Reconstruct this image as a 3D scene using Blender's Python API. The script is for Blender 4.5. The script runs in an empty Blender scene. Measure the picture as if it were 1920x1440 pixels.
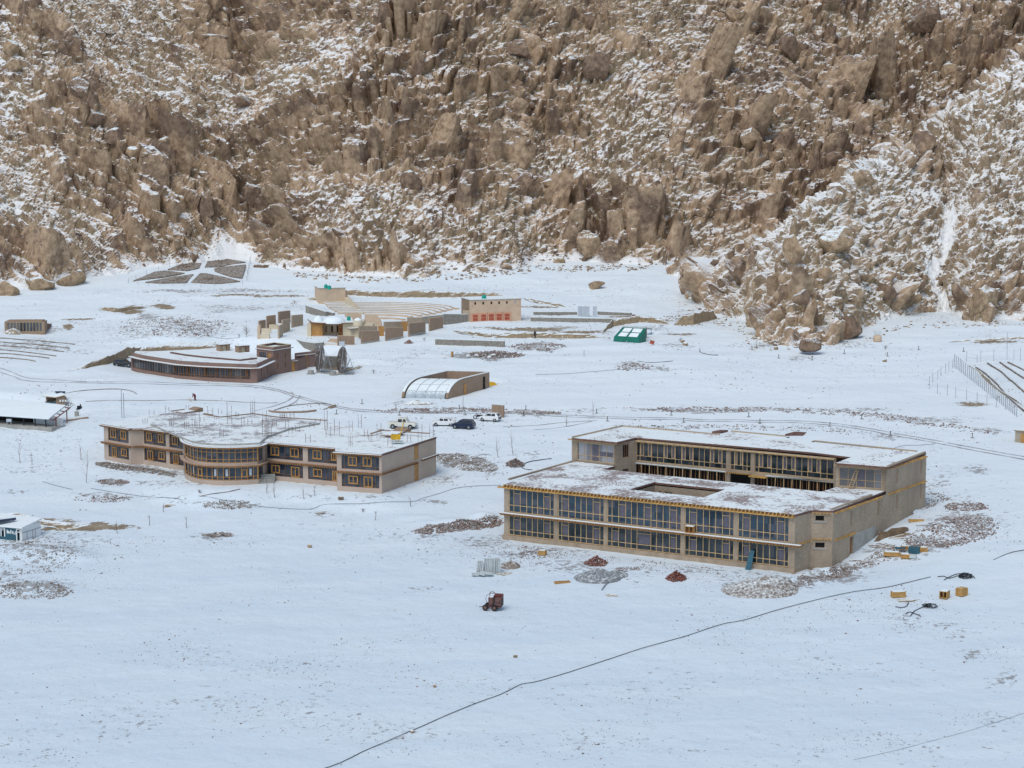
import bpy, math, random
import numpy as np
from mathutils import Vector, Matrix, noise as mnoise
from mathutils.geometry import tessellate_polygon
sc = bpy.context.scene
# ------------------------------------------------------------------ camera, sky, sun, exposure
F, PITCH, CZ = 3883.0, math.radians(7.45), 61.6
cam_d = bpy.data.cameras.new("camera"); cam = bpy.data.objects.new("camera", cam_d)
sc.collection.objects.link(cam); sc.camera = cam
cam.location = (0, 0, CZ); cam.rotation_euler = (math.pi/2-PITCH, 0, 0)
cam_d.sensor_width = 36.0; cam_d.lens = F/1920*36; cam_d.clip_start = 1; cam_d.clip_end = 6000
SUN_EL, SUN_AZ = math.radians(46), math.radians(-52)      # azimuth: direction the light comes from, measured from +Y towards +X, seen from above
SUN_DIR = Vector((-0.26, -0.50, 0.83)).normalized()        # from high up, left, a little behind the camera
w = bpy.data.worlds.new("World"); sc.world = w; w.use_nodes = True
nt = w.node_tree; nt.nodes.clear()
sky = nt.nodes.new('ShaderNodeTexSky'); sky.sky_type = 'NISHITA'; sky.sun_disc = False
sky.sun_elevation = math.asin(SUN_DIR.z); sky.sun_rotation = math.atan2(SUN_DIR.x, SUN_DIR.y)
sky.altitude = 3500; sky.air_density = 1.0; sky.dust_density = 5.0; sky.ozone_density = 0.3
bg = nt.nodes.new('ShaderNodeBackground'); bg.inputs[1].default_value = 0.168
wo = nt.nodes.new('ShaderNodeOutputWorld')
hs = nt.nodes.new('ShaderNodeHueSaturation'); hs.inputs['Saturation'].default_value = 0.80; hs.inputs['Hue'].default_value = 0.49     # a thin veil of cloud
nt.links.new(sky.outputs[0], hs.inputs['Color']); nt.links.new(hs.outputs[0], bg.inputs[0]); nt.links.new(bg.outputs[0], wo.inputs[0])
sun_d = bpy.data.lights.new("sun", 'SUN'); sun = bpy.data.objects.new("sun", sun_d); sc.collection.objects.link(sun)
sun_d.energy = 1.7; sun_d.angle = math.radians(38); sun_d.color = (1.0, 0.955, 0.89)
sun.rotation_euler = SUN_DIR.to_track_quat('Z', 'Y').to_euler(); sun.location = (0, 0, 300)
sc.view_settings.view_transform = 'Standard'; sc.view_settings.look = 'None'
sc.view_settings.exposure = 0.10; sc.view_settings.gamma = 1.0
sc.cycles.max_bounces = 5; sc.cycles.diffuse_bounces = 3; sc.cycles.glossy_bounces = 2
# ------------------------------------------------------------------ numeric helpers
cp, sp = math.cos(PITCH), math.sin(PITCH)
def ray(px, py):
    a = (px-960)/F; b = (720-py)/F
    return np.array([a, cp+b*sp, -sp+b*cp])
def P(px, py, z):
    "point of the horizontal plane z seen at picture point (px,py)"
    d = ray(px, py); t = (z-CZ)/d[2]
    return Vector((d[0]*t, d[1]*t, z))
def smooth(t): t = np.clip(t, 0, 1); return t*t*(3-2*t)
_rng = np.random.RandomState(7)
_tab = _rng.rand(256, 256)
def vnoise(x, y, seed=0):
    x = np.asarray(x, float)+seed*17.37; y = np.asarray(y, float)+seed*9.11
    xi = np.floor(x).astype(int); yi = np.floor(y).astype(int)
    u = x-xi; v = y-yi; u = u*u*(3-2*u); v = v*v*(3-2*v)
    a = _tab[xi & 255, yi & 255]; b = _tab[(xi+1) & 255, yi & 255]
    c = _tab[xi & 255, (yi+1) & 255]; d = _tab[(xi+1) & 255, (yi+1) & 255]
    return (a*(1-u)+b*u)*(1-v)+(c*(1-u)+d*u)*v
def fbm(x, y, octv=4, seed=0, gain=0.5):
    s = 0; a = 1; t = 0
    for i in range(octv):
        s = s+a*vnoise(np.asarray(x)*2**i, np.asarray(y)*2**i, seed+i*3); t += a; a *= gain
    return s/t-0.5
def cells(x, y, seed):
    "for each of the 9 cells around: local offset and three random numbers"
    xi = np.floor(x).astype(int); yi = np.floor(y).astype(int)
    for dx in (-1, 0, 1):
        for dy in (-1, 0, 1):
            cx = xi+dx; cy = yi+dy
            r1 = _tab[(cx*7+seed*31) & 255, (cy*13+seed*5) & 255]; r2 = _tab[(cx*11+seed*3+57) & 255, (cy*5+seed*19+91) & 255]
            r3 = _tab[(cx*3+seed*23+121) & 255, (cy*17+seed*41+37) & 255]; r4 = _tab[(cx*19+seed*7+11) & 255, (cy*3+seed*11+171) & 255]
            yield x-(cx+0.15+0.7*r1), y-(cy+0.15+0.7*r2), r3, r4
def domes(x, y, seed, keep=1.0, flat=0.5):
    out = np.zeros_like(x)
    for ox, oy, r, q in cells(x, y, seed):
        rad = 0.45+0.55*r
        d2 = (ox*ox+oy*oy)/(rad*rad)
        h = np.where((d2 < 1) & (q < keep), (0.35+0.65*r)*np.power(np.clip(1-d2, 0, 1), flat), 0)
        out = np.maximum(out, h)
    return out
# ------------------------------------------------------------------ ground height
_PY = np.array([0, 150, 200, 285, 318, 350, 380, 470, 520, 600, 700, 1500.]); _PZ = np.array([-14, -7.5, -4.6, 0, 3.0, 6.2, 7.6, 11.5, 14.2, 23, 32, 60.])
PADS = []      # (polygon xy list, z, blend width)
BUMPS = []     # (x, y, rx, ry, rot, h)
def profile(s): return np.interp(s, _PY, _PZ)
def _inpoly(x, y, poly):
    c = np.zeros(x.shape, bool); n = len(poly); j = n-1
    for i in range(n):
        xi, yi = poly[i]; xj, yj = poly[j]
        if yi != yj:
            c ^= ((yi > y) != (yj > y)) & (x < (xj-xi)*(y-yi)/(yj-yi)+xi)
        j = i
    return c
def _dist(x, y, poly):
    best = np.full(x.shape, 1e9); n = len(poly)
    for i in range(n):
        ax, ay = poly[i]; bx, by = poly[(i+1) % n]
        vx, vy = bx-ax, by-ay; L = vx*vx+vy*vy+1e-9
        t = np.clip(((x-ax)*vx+(y-ay)*vy)/L, 0, 1)
        best = np.minimum(best, np.hypot(x-ax-t*vx, y-ay-t*vy))
    return best
def G(x, y, fine=True):
    x = np.asarray(x, float); y = np.asarray(y, float)
    k = 0.42*(1-smooth((y-300)/130)) 
    z = 0.5*(profile(y+k*x-4)+profile(y+k*x+4))
    z = z+smooth((y-360)/60)*1.5*fbm(x/28, y/14, 3, 18)+0.9*fbm(x/45, y/45, 2, 3)+0.35*fbm(x/11, y/16, 3, 8)
    for poly, pz, bw in PADS:
        xs = [p[0] for p in poly]; ys = [p[1] for p in poly]
        m = (x > min(xs)-bw) & (x < max(xs)+bw) & (y > min(ys)-bw) & (y < max(ys)+bw)
        if not np.any(m): continue
        xm = np.atleast_1d(x)[np.atleast_1d(m)]; ym = np.atleast_1d(y)[np.atleast_1d(m)]
        d = np.where(_inpoly(xm, ym, poly), 0, _dist(xm, ym, poly))
        wgt = 1-smooth(d/bw)
        tz = pz if not callable(pz) else pz(xm, ym)
        zz = np.atleast_1d(z).copy(); mm = np.atleast_1d(m)
        zz[mm] = zz[mm]*(1-wgt)+tz*wgt
        z = zz if x.ndim else zz[0]
    for bx, by, rx, ry, rot, h in BUMPS:
        dx = x-bx; dy = y-by; c, s = math.cos(rot), math.sin(rot)
        e = np.hypot((dx*c+dy*s)/rx, (-dx*s+dy*c)/ry)
        z = z+h*(1-smooth(e))
    return z
def GP(px, py):
    "ground point seen at picture point"
    d = ray(px, py)
    t = np.arange(150, 760, 1.0)
    z = G(d[0]*t, d[1]*t); r = CZ+d[2]*t
    i = int(np.argmax(r < z)); 
    if r[i] >= z[i]: i = len(t)-1
    a, b = t[i]-1, t[i]
    for _ in range(14):
        m = 0.5*(a+b)
        if CZ+d[2]*m < float(G(d[0]*m, d[1]*m)): b = m
        else: a = m
    m = 0.5*(a+b)
    x, y = d[0]*m, d[1]*m
    return Vector((x, y, float(G(x, y))))
def hpx(p, npx):
    "height in metres that covers npx picture pixels at the point p"
    return npx*(p[1]*cp-(p[2]-CZ)*sp)/F/cp
def proj(p):
    d = (p[0], p[1], p[2]-CZ); dep = d[1]*cp-d[2]*sp
    return 960+F*d[0]/dep, 720-F*(d[1]*sp+d[2]*cp)/dep
# ------------------------------------------------------------------ object helpers
def tag(o, label=None, cat=None, group=None, kind=None):
    if label: o['label'] = label
    if cat: o['category'] = cat
    if group: o['group'] = group
    if kind or cat: o['kind'] = kind or 'thing'
    return o
def thing(name, label, cat, loc=(0, 0, 0), rz=0, group=None):
    o = bpy.data.objects.new(name, None); sc.collection.objects.link(o)
    o.location = loc; o.rotation_euler = (0, 0, rz); o.empty_display_size = 0.2
    return tag(o, label, cat, group)
def top_loc(o):
    while o.parent: o = o.parent
    return o.location
class MB:
    "mesh builder in world coordinates (or local ones when it is built with local=True)"
    def __init__(s): s.v = []; s.f = []; s.m = []; s.smooth = False; s.tri = None
    def add(s, vs, fs, m=0):
        k = len(s.v); s.v += [tuple(v) for v in vs]; s.f += [tuple(i+k for i in f) for f in fs]; s.m += [m]*len(fs)
    def hexa(s, b, t, m=0):
        s.add(list(b)+list(t), [(3, 2, 1, 0), (4, 5, 6, 7), (0, 1, 5, 4), (1, 2, 6, 5), (2, 3, 7, 6), (3, 0, 4, 7)], m)
    def box(s, c, size, rz=0, m=0, tilt=None):
        hx, hy, hz = size[0]/2, size[1]/2, size[2]/2
        vs = [Vector((x, y, z)) for z in (-hz, hz) for x, y in ((-hx, -hy), (hx, -hy), (hx, hy), (-hx, hy))]
        M = Matrix.Rotation(rz, 3, 'Z')
        if tilt is not None: M = M @ tilt
        vs = [M @ v+Vector(c) for v in vs]
        s.hexa(vs[:4], vs[4:], m)
    def bar(s, a, b, w, h=None, m=0):
        a = Vector(a); b = Vector(b); d = (b-a); 
        if d.length < 1e-6: return
        h = h or w; d.normalize()
        up = Vector((0, 0, 1)) if abs(d.z) < 0.95 else Vector((0, 1, 0))
        r = d.cross(up).normalized()*w/2; u = r.cross(d).normalized()*h/2
        s.hexa([a-r-u, a+r-u, a+r+u, a-r+u], [b-r-u, b+r-u, b+r+u, b-r+u], m)
    def tube(s, pts, r, n=6, m=0, cap=True):
        pts = [Vector(p) for p in pts]; rings = []; k = len(s.v)
        rr = r if isinstance(r, (list, tuple)) else [r]*len(pts)
        for i, p in enumerate(pts):
            d = (pts[min(i+1, len(pts)-1)]-pts[max(i-1, 0)]).normalized()
            up = Vector((0, 0, 1)) if abs(d.z) < 0.9 else Vector((0, 1, 0))
            a = d.cross(up).normalized(); b = a.cross(d).normalized()
            for j in range(n):
                t = 2*math.pi*j/n; s.v.append(tuple(p+(a*math.cos(t)+b*math.sin(t))*rr[i]))
        for i in range(len(pts)-1):
            for j in range(n):
                s.f.append((k+i*n+j, k+i*n+(j+1) % n, k+(i+1)*n+(j+1) % n, k+(i+1)*n+j)); s.m.append(m)
        if cap:
            s.f.append(tuple(k+j for j in range(n))[::-1]); s.m.append(m)
            s.f.append(tuple(k+(len(pts)-1)*n+j for j in range(n))); s.m.append(m)
    def lathe(s, c, prof, n=16, m=0):
        k = len(s.v)
        for r, z in prof:
            for j in range(n):
                t = 2*math.pi*j/n; s.v.append((c[0]+r*math.cos(t), c[1]+r*math.sin(t), c[2]+z))
        for i in range(len(prof)-1):
            for j in range(n):
                s.f.append((k+i*n+j, k+i*n+(j+1) % n, k+(i+1)*n+(j+1) % n, k+(i+1)*n+j)); s.m.append(m)
    def prism(s, poly, z0, z1, m=0, holes=(), bottom=True, sides=True, mtop=None):
        loops = [[Vector((p[0], p[1], 0)) for p in L] for L in [poly]+list(holes)]
        flat = [p for L in loops for p in L]
        tris = tessellate_polygon(loops)
        def up(t):
            a, b, c = (flat[i] for i in t); return (b-a).cross(c-a).z > 0
        tris = [t if up(t) else t[::-1] for t in tris]
        zf = z1 if callable(z1) else (lambda p: z1)
        s.add([(p.x, p.y, zf(p)) for p in flat], tris, m if mtop is None else mtop)
        if bottom: s.add([(p.x, p.y, z0) for p in flat], [t[::-1] for t in tris], m)
        if sides:
            for L in loops:
                n = len(L)
                for i in range(n):
                    a, b = L[i], L[(i+1) % n]
                    s.add([(a.x, a.y, z0), (b.x, b.y, z0), (b.x, b.y, zf(b)), (a.x, a.y, zf(a))], [(0, 1, 2, 3)], m)
    def quad(s, a, b, c, d, m=0): s.add([a, b, c, d], [(0, 1, 2, 3)], m)
    def build(s, name, mats, parent=None, loc=None, local=False, smooth=False):
        me = bpy.data.meshes.new(name)
        if parent is not None: o0 = Vector((0, 0, 0)) if local else Vector(top_loc(parent))
        else: o0 = Vector(loc) if (loc is not None and not local) else Vector((0, 0, 0))
        V = np.array(s.v, float).reshape(-1, 3)-np.array(o0)
        me.from_pydata(V.tolist(), [], s.f)
        if not isinstance(mats, (list, tuple)): mats = [mats]
        for m in mats: me.materials.append(m)
        if len(mats) > 1: me.polygons.foreach_set('material_index', s.m)
        if smooth: me.polygons.foreach_set('use_smooth', [True]*len(me.polygons))
        # box-projected uv in metres
        uv = me.uv_layers.new(name='UVMap'); 
        n = len(me.loops); vi = np.zeros(n, np.int32); me.loops.foreach_get('vertex_index', vi)
        nor = np.zeros(len(me.polygons)*3); me.polygons.foreach_get('normal', nor); nor = nor.reshape(-1, 3)
        lt = np.zeros(len(me.polygons), np.int32); me.polygons.foreach_get('loop_total', lt)
        ln = np.repeat(nor, lt, axis=0); co = V[vi]
        h = np.hypot(ln[:, 0], ln[:, 1]); tx = np.where(h > 1e-6, -ln[:, 1]/np.maximum(h, 1e-6), 1); ty = np.where(h > 1e-6, ln[:, 0]/np.maximum(h, 1e-6), 0)
        flat = np.abs(ln[:, 2]) > 0.8
        U = np.where(flat, co[:, 0], co[:, 0]*tx+co[:, 1]*ty); W = np.where(flat, co[:, 1], co[:, 2])
        uv.data.foreach_set('uv', np.stack([U, W], 1).ravel())
        me.update()
        o = bpy.data.objects.new(name, me); sc.collection.objects.link(o)
        if parent is not None: o.parent = parent
        elif loc is not None: o.location = loc
        return o
def build_each(mb, name, mats, parent):
    "every hexahedron of the builder becomes a part of its own"
    out = []
    for i in range(0, len(mb.v), 8):
        b = MB(); b.hexa(mb.v[i:i+4], mb.v[i+4:i+8]); out.append(b.build(name, mats, parent))
    return out
def grid_mesh(name, X, Y, Z, mat, keep=None, smooth=True, attrs=None):
    ny, nx = X.shape
    idx = np.arange(nx*ny).reshape(ny, nx)
    a = idx[:-1, :-1].ravel(); b = idx[:-1, 1:].ravel(); c = idx[1:, 1:].ravel(); d = idx[1:, :-1].ravel()
    quads = np.stack([a, b, c, d], 1)
    if keep is not None:
        k = keep.ravel(); quads = quads[k[quads].any(1)]
        used = np.unique(quads); rm = np.full(nx*ny, -1); rm[used] = np.arange(len(used)); quads = rm[quads]
    else: used = np.arange(nx*ny)
    V = np.stack([X.ravel(), Y.ravel(), Z.ravel()], 1)[used]
    me = bpy.data.meshes.new(name); nq = len(quads)
    me.vertices.add(len(V)); me.vertices.foreach_set('co', V.ravel().astype(np.float32))
    me.loops.add(nq*4); me.loops.foreach_set('vertex_index', quads.ravel().astype(np.int32))
    me.polygons.add(nq); me.polygons.foreach_set('loop_start', (np.arange(nq)*4).astype(np.int32)); me.polygons.foreach_set('loop_total', np.full(nq, 4, np.int32))
    me.polygons.foreach_set('use_smooth', np.full(nq, smooth))
    for k_, arr in (attrs or {}).items():
        at = me.attributes.new(k_, 'FLOAT', 'POINT'); at.data.foreach_set('value', arr.ravel()[used].astype(np.float32))
    me.materials.append(mat); me.update(); me.validate()
    o = bpy.data.objects.new(name, me); sc.collection.objects.link(o); return o
def dup(o, loc, rz=0, label=None, group=None, scale=None):
    c = o.copy(); sc.collection.objects.link(c); c.location = loc; c.rotation_euler = (0, 0, rz)
    if scale: c.scale = scale
    if label: c['label'] = label
    if group: c['group'] = group
    for ch in list(o.children):
        d = ch.copy(); sc.collection.objects.link(d); d.parent = c
        for g in list(ch.children):
            e = g.copy(); sc.collection.objects.link(e); e.parent = d
    return c
# ------------------------------------------------------------------ materials
class NT:
    def __init__(s, name):
        s.mat = bpy.data.materials.new(name); s.mat.use_nodes = True; s.t = s.mat.node_tree
        s.t.nodes.clear(); s.out = s.n('ShaderNodeOutputMaterial'); s.b = s.n('ShaderNodeBsdfPrincipled'); s.l(s.b.outputs[0], s.out.inputs[0])
    def n(s, typ, **kw):
        x = s.t.nodes.new(typ)
        for k, v in kw.items(): setattr(x, k, v)
        return x
    def l(s, a, b): s.t.links.new(a, b)
    def noise(s, scale, detail=3, rough=0.5, vec=None, stretch=None):
        x = s.n('ShaderNodeTexNoise'); x.inputs['Scale'].default_value = scale; x.inputs['Detail'].default_value = detail; x.inputs['Roughness'].default_value = rough
        v = vec or s.coord()
        if stretch:
            m = s.n('ShaderNodeMapping'); m.inputs['Scale'].default_value = stretch; s.l(v, m.inputs[0]); v = m.outputs[0]
        s.l(v, x.inputs['Vector']); return x.outputs[0]
    def coord(s):
        if not hasattr(s, '_c'): s._c = s.n('ShaderNodeNewGeometry')
        return s._c.outputs['Position']
    def geo(s): s.coord(); return s._c
    def math(s, op, a, b=None, c=None, clamp=False):
        x = s.n('ShaderNodeMath', operation=op); x.use_clamp = clamp
        for i, q in enumerate((a, b, c)):
            if q is None: continue
            if isinstance(q, (int, float)): x.inputs[i].default_value = q
            else: s.l(q, x.inputs[i])
        return x.outputs[0]
    def ramp(s, fac, stops):
        x = s.n('ShaderNodeValToRGB'); e = x.color_ramp.elements
        while len(e) < len(stops): e.new(0.5)
        for i, (p, c) in enumerate(stops):
            e[i].position = p; e[i].color = (c[0], c[1], c[2], 1) if isinstance(c, tuple) else (c, c, c, 1)
        s.l(fac, x.inputs[0]); return x.outputs[0]
    def mix(s, f, a, b):
        x = s.n('ShaderNodeMix', data_type='RGBA')
        for i, q in ((0, f), (6, a), (7, b)):
            if isinstance(q, (int, float)): x.inputs[i].default_value = q
            elif isinstance(q, tuple): x.inputs[i].default_value = (q[0], q[1], q[2], 1)
            else: s.l(q, x.inputs[i])
        return x.outputs[2]
    def col(s, c):
        if isinstance(c, tuple): s.b.inputs['Base Color'].default_value = (c[0], c[1], c[2], 1)
        else: s.l(c, s.b.inputs['Base Color'])
    def rough(s, r):
        if isinstance(r, (int, float)): s.b.inputs['Roughness'].default_value = r
        else: s.l(r, s.b.inputs['Roughness'])
    def bump(s, h, dist=0.1, strength=1.0):
        x = s.n('ShaderNodeBump'); x.inputs['Distance'].default_value = dist; x.inputs['Strength'].default_value = strength
        s.l(h, x.inputs['Height']); s.l(x.outputs[0], s.b.inputs['Normal']); return x.outputs[0]
SNOW = (0.82, 0.87, 0.865)
def plain(name, c, rough=0.7, var=0.18, scale=2.0, metal=0.0, spec=0.3):
    t = NT(name); n = t.noise(scale, 4, 0.6)
    t.col(t.ramp(n, [(0.3, tuple(x*(1-var) for x in c)), (0.7, tuple(min(1, x*(1+var)) for x in c))]))
    t.rough(rough); t.b.inputs['Metallic'].default_value = metal; t.b.inputs['Specular IOR Level'].default_value = spec
    return t.mat
def snowcap(name, c, lo=0.55, hi=0.8, var=0.25, scale=1.5, cov=0.0, c2=None, nscale=2.5):
    "a material whose upward faces carry snow; cov>0 gives more snow, <0 less"
    t = NT(name); n = t.noise(scale, 4, 0.65); 
    c2 = c2 or tuple(min(1, x*(1+var)) for x in c)
    base = t.ramp(n, [(0.3, tuple(x*(1-var) for x in c)), (0.7, c2)])
    g = t.geo(); sep = t.n('ShaderNodeSeparateXYZ'); t.l(g.outputs['Normal'], sep.inputs[0])
    n2 = t.noise(nscale, 5, 0.7)
    f = t.math('ADD', sep.outputs[2], t.math('MULTIPLY', t.math('SUBTRACT', n2, 0.5-cov), 1.1))
    f = t.math('DIVIDE', t.math('SUBTRACT', f, lo), hi-lo, clamp=True)
    t.col(t.mix(f, base, SNOW)); t.rough(0.85); t.b.inputs['Specular IOR Level'].default_value = 0.15
    t.bump(n, 0.05, 0.6); return t.mat
M = {}
# snow-covered ground: fine specks of soil and stones show through
def mat_ground():
    t = NT('snow_ground')
    at = t.n('ShaderNodeAttribute', attribute_name='dirt').outputs['Fac']
    at2 = t.n('ShaderNodeAttribute', attribute_name='soil').outputs['Fac']
    n1 = t.noise(1.1, 6, 0.72); n2 = t.noise(0.05, 3, 0.5); n3 = t.noise(5.0, 3, 0.6); nd = t.noise(0.35, 4, 0.6)
    # wandering thin cover: pebbles poke through
    v = t.n('ShaderNodeTexVoronoi'); v.inputs['Scale'].default_value = 1.7; t.l(t.coord(), v.inputs['Vector'])
    big = t.ramp(t.noise(0.03, 4, 0.6), [(0.46, 0.0), (0.66, 1.0)])
    sep = t.n('ShaderNodeSeparateColor'); t.l(v.outputs['Color'], sep.inputs[0])
    thr = t.math('MULTIPLY_ADD', big, 0.06, 0.06)
    peb = t.math('MULTIPLY', t.math('LESS_THAN', v.outputs['Distance'], thr), t.math('GREATER_THAN', sep.outputs[0], 0.35))
    d = t.math('ADD', t.math('MULTIPLY', at, 0.80), t.math('MULTIPLY', t.math('SUBTRACT', n1, 0.5), 2.6))
    d = t.math('MULTIPLY', t.math('SUBTRACT', d, 0.50), 6.0, clamp=True)
    d = t.math('MULTIPLY', d, t.math('GREATER_THAN', at, 0.01))
    d = t.math('MULTIPLY', d, t.math('MULTIPLY_ADD', n3, 0.9, 0.3), clamp=True)
    d = t.math('MAXIMUM', d, t.math('MULTIPLY', peb, 0.7))
    s2 = t.math('MULTIPLY', t.math('SUBTRACT', t.math('MULTIPLY_ADD', t.math('SUBTRACT', n1, 0.5), 2.0, at2), 0.5), 6.0, clamp=True)
    soil = t.ramp(n3, [(0.35, (0.07, 0.055, 0.048)), (0.7, (0.24, 0.18, 0.135))])
    ns = t.noise(0.10, 4, 0.6, stretch=(0.35, 1.6, 1.0)); thin = t.n('ShaderNodeAttribute', attribute_name='far_light').outputs['Fac']; snow = t.mix(t.math('MULTIPLY_ADD', thin, 0.75, t.math('MULTIPLY', t.ramp(ns, [(0.35, 0.0), (0.65, 1.0)]), 0.35), clamp=True), (0.63, 0.715, 0.77), (0.80, 0.855, 0.87))  # thin: cloud shade painted into the snow colour, darker near and lighter far
    tan = t.ramp(nd, [(0.35, (0.22, 0.165, 0.11)), (0.7, (0.36, 0.29, 0.20))])
    c = t.mix(t.math('MULTIPLY', d, 0.85), snow, soil); c = t.mix(s2, c, tan)
    t.col(c); t.rough(0.8); t.b.inputs['Specular IOR Level'].default_value = 0.15
    hb = t.math('ADD', t.math('MULTIPLY', n1, 0.35), t.math('MULTIPLY', nd, 1.6))
    t.bump(hb, 0.24, 0.7); return t.mat
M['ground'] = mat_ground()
def mat_mountain():
    t = NT('mountain_rock')
    g = t.geo(); 
    att = t.n('ShaderNodeAttribute', attribute_name='rock').outputs['Fac']       # 1 bare outcrop, 0 scree and grass
    snw = t.n('ShaderNodeAttribute', attribute_name='snowy').outputs['Fac']
    nA = t.noise(0.10, 5, 0.62); nB = t.noise(0.55, 6, 0.68); nC = t.noise(2.2, 5, 0.7)
    nS = t.noise(0.35, 5, 0.7, stretch=(1.0, 1.0, 2.2))
    rock = t.ramp(nB, [(0.28, (0.19, 0.125, 0.082)), (0.5, (0.44, 0.305, 0.195)), (0.72, (0.64, 0.475, 0.325))])
    dark = t.ramp(nB, [(0.3, (0.09, 0.058, 0.045)), (0.7, (0.23, 0.15, 0.11))])
    varn = t.ramp(nA, [(0.50, 0.0), (0.58, 1.0)])
    rock = t.mix(t.math('MULTIPLY', varn, 0.7), rock, dark)
    scrub = t.ramp(nC, [(0.3, (0.17, 0.12, 0.075)), (0.5, (0.31, 0.23, 0.145)), (0.7, (0.44, 0.34, 0.225))])
    base = t.mix(att, scrub, rock)
    h = t.math('ADD', t.math('MULTIPLY', nB, 1.0), t.math('MULTIPLY', nC, 0.45))
    bn = t.bump(h, 0.35, 0.7)
    sep = t.n('ShaderNodeSeparateXYZ'); t.l(bn, sep.inputs[0])
    f = t.math('ADD', sep.outputs[2], t.math('MULTIPLY', t.math('SUBTRACT', nC, 0.5), 0.42))
    f = t.math('ADD', f, t.math('MULTIPLY', t.math('SUBTRACT', nS, 0.5), 0.45))
    f = t.math('ADD', f, snw)
    f = t.math('MULTIPLY', t.math('SUBTRACT', f, 0.60), 8.0, clamp=True)
    t.col(t.mix(t.math('MULTIPLY', f, 0.93), base, (0.88, 0.885, 0.87))); t.rough(0.88); t.b.inputs['Specular IOR Level'].default_value = 0.12
    return t.mat
M['mountain'] = mat_mountain()
M['boulder'] = snowcap('boulder_granite', (0.33, 0.22, 0.135), 0.62, 0.86, 0.45, 0.8, c2=(0.50, 0.36, 0.23))
M['boulder_dark'] = snowcap('boulder_varnish', (0.17, 0.11, 0.078), 0.70, 0.9, 0.35, 0.8, c2=(0.32, 0.22, 0.15))
M['scree'] = snowcap('scree_granite', (0.26, 0.175, 0.115), 0.62, 0.86, 0.4, 0.8, cov=0.0, c2=(0.38, 0.27, 0.17))
M['snow'] = plain('clean_snow', (0.82, 0.87, 0.87), 0.8, 0.03, 0.8, spec=0.1)
M['snowthin'] = None
def mat_roofsnow(name, amt, c=(0.17, 0.10, 0.085)):
    t = NT(name); n1 = t.noise(1.6, 6, 0.72); n2 = t.noise(0.22, 3, 0.6); n3 = t.noise(7, 3, 0.6)
    f = t.math('ADD', t.math('MULTIPLY', t.math('SUBTRACT', n1, 0.5), 1.7), t.math('MULTIPLY', t.math('SUBTRACT', n2, 0.5), 1.5))
    f = t.math('MULTIPLY', t.math('SUBTRACT', f, 0.5-amt), 5.0, clamp=True)
    c2 = t.ramp(n3, [(0.3, tuple(x*0.7 for x in c)), (0.7, tuple(x*1.7 for x in c))])
    t.col(t.mix(t.math('MULTIPLY', f, 0.8), SNOW, c2)); t.rough(0.8); t.b.inputs['Specular IOR Level'].default_value = 0.1
    t.bump(n1, 0.08, 0.5); return t.mat
M['roofA'] = mat_roofsnow('trodden_roof_snow', 0.54, (0.20, 0.17, 0.17)); M['roofB'] = mat_roofsnow('rubble_roof_snow', 0.56); M['roofC'] = mat_roofsnow('clean_roof_snow', 0.36)
def mat_block(name, c1, c2, mortar, bw=0.4, bh=0.2, specks=0.0, ms=0.012):
    t = NT(name); uv = t.n('ShaderNodeUVMap'); b = t.n('ShaderNodeTexBrick'); t.l(uv.outputs[0], b.inputs['Vector'])
    b.inputs['Scale'].default_value = 1.0; b.inputs['Brick Width'].default_value = bw; b.inputs['Row Height'].default_value = bh
    b.inputs['Mortar Size'].default_value = ms; b.inputs['Color1'].default_value = (*c1, 1); b.inputs['Color2'].default_value = (*c2, 1); b.inputs['Mortar'].default_value = (*mortar, 1)
    n = t.noise(0.5, 5, 0.65); c = t.mix(t.math('MULTIPLY', t.ramp(n, [(0.35, 0.0), (0.7, 1.0)]), 0.35), b.outputs[0], tuple(x*0.55 for x in c1))
    if specks:
        v = t.n('ShaderNodeTexVoronoi'); v.inputs['Scale'].default_value = 0.9; t.l(t.coord(), v.inputs['Vector'])
        c = t.mix(t.math('LESS_THAN', v.outputs['Distance'], specks), c, (0.62, 0.60, 0.55))
        nn = t.noise(0.22, 5, 0.7, stretch=(1, 1, 0.35)); c = t.mix(t.math('MULTIPLY', t.ramp(nn, [(0.45, 0.0), (0.62, 1.0)]), 0.4), c, (0.20, 0.155, 0.115))
    t.col(c); t.rough(0.9); t.bump(b.outputs['Fac'], -0.02, 0.6); return t.mat
M['block'] = mat_block('concrete_block', (0.47, 0.365, 0.265), (0.385, 0.30, 0.215), (0.31, 0.245, 0.185), specks=0.075)
M['block_plain'] = mat_block('block_plain', (0.50, 0.39, 0.28), (0.43, 0.335, 0.24), (0.26, 0.22, 0.18))
M['mudbrick'] = mat_block('mud_brick', (0.38, 0.26, 0.175), (0.32, 0.215, 0.145), (0.26, 0.185, 0.13), 0.45, 0.22)
M['redbrick'] = mat_block('red_brick', (0.22, 0.12, 0.09), (0.17, 0.09, 0.07), (0.20, 0.15, 0.12), 0.3, 0.15)
M['stonewall'] = snowcap('field_stone', (0.26, 0.235, 0.20), 0.75, 0.95, 0.4, 3.5)
M['plinthB'] = plain('mud_plinth', (0.36, 0.275, 0.195), 0.9, 0.2, 0.8)
M['concrete'] = plain('grey_concrete', (0.36, 0.345, 0.31), 0.85, 0.2, 0.7)
M['plasterA'] = plain('tan_plaster', (0.47, 0.365, 0.29), 0.85, 0.10, 0.25)
M['plasterC'] = plain('brown_plaster', (0.235, 0.15, 0.122), 0.85, 0.12, 0.3)
M['plasterD'] = plain('cream_plaster', (0.64, 0.54, 0.39), 0.85, 0.12, 0.6)
M['plasterE'] = plain('sandy_plaster', (0.58, 0.43, 0.30), 0.85, 0.10, 0.6)
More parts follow.
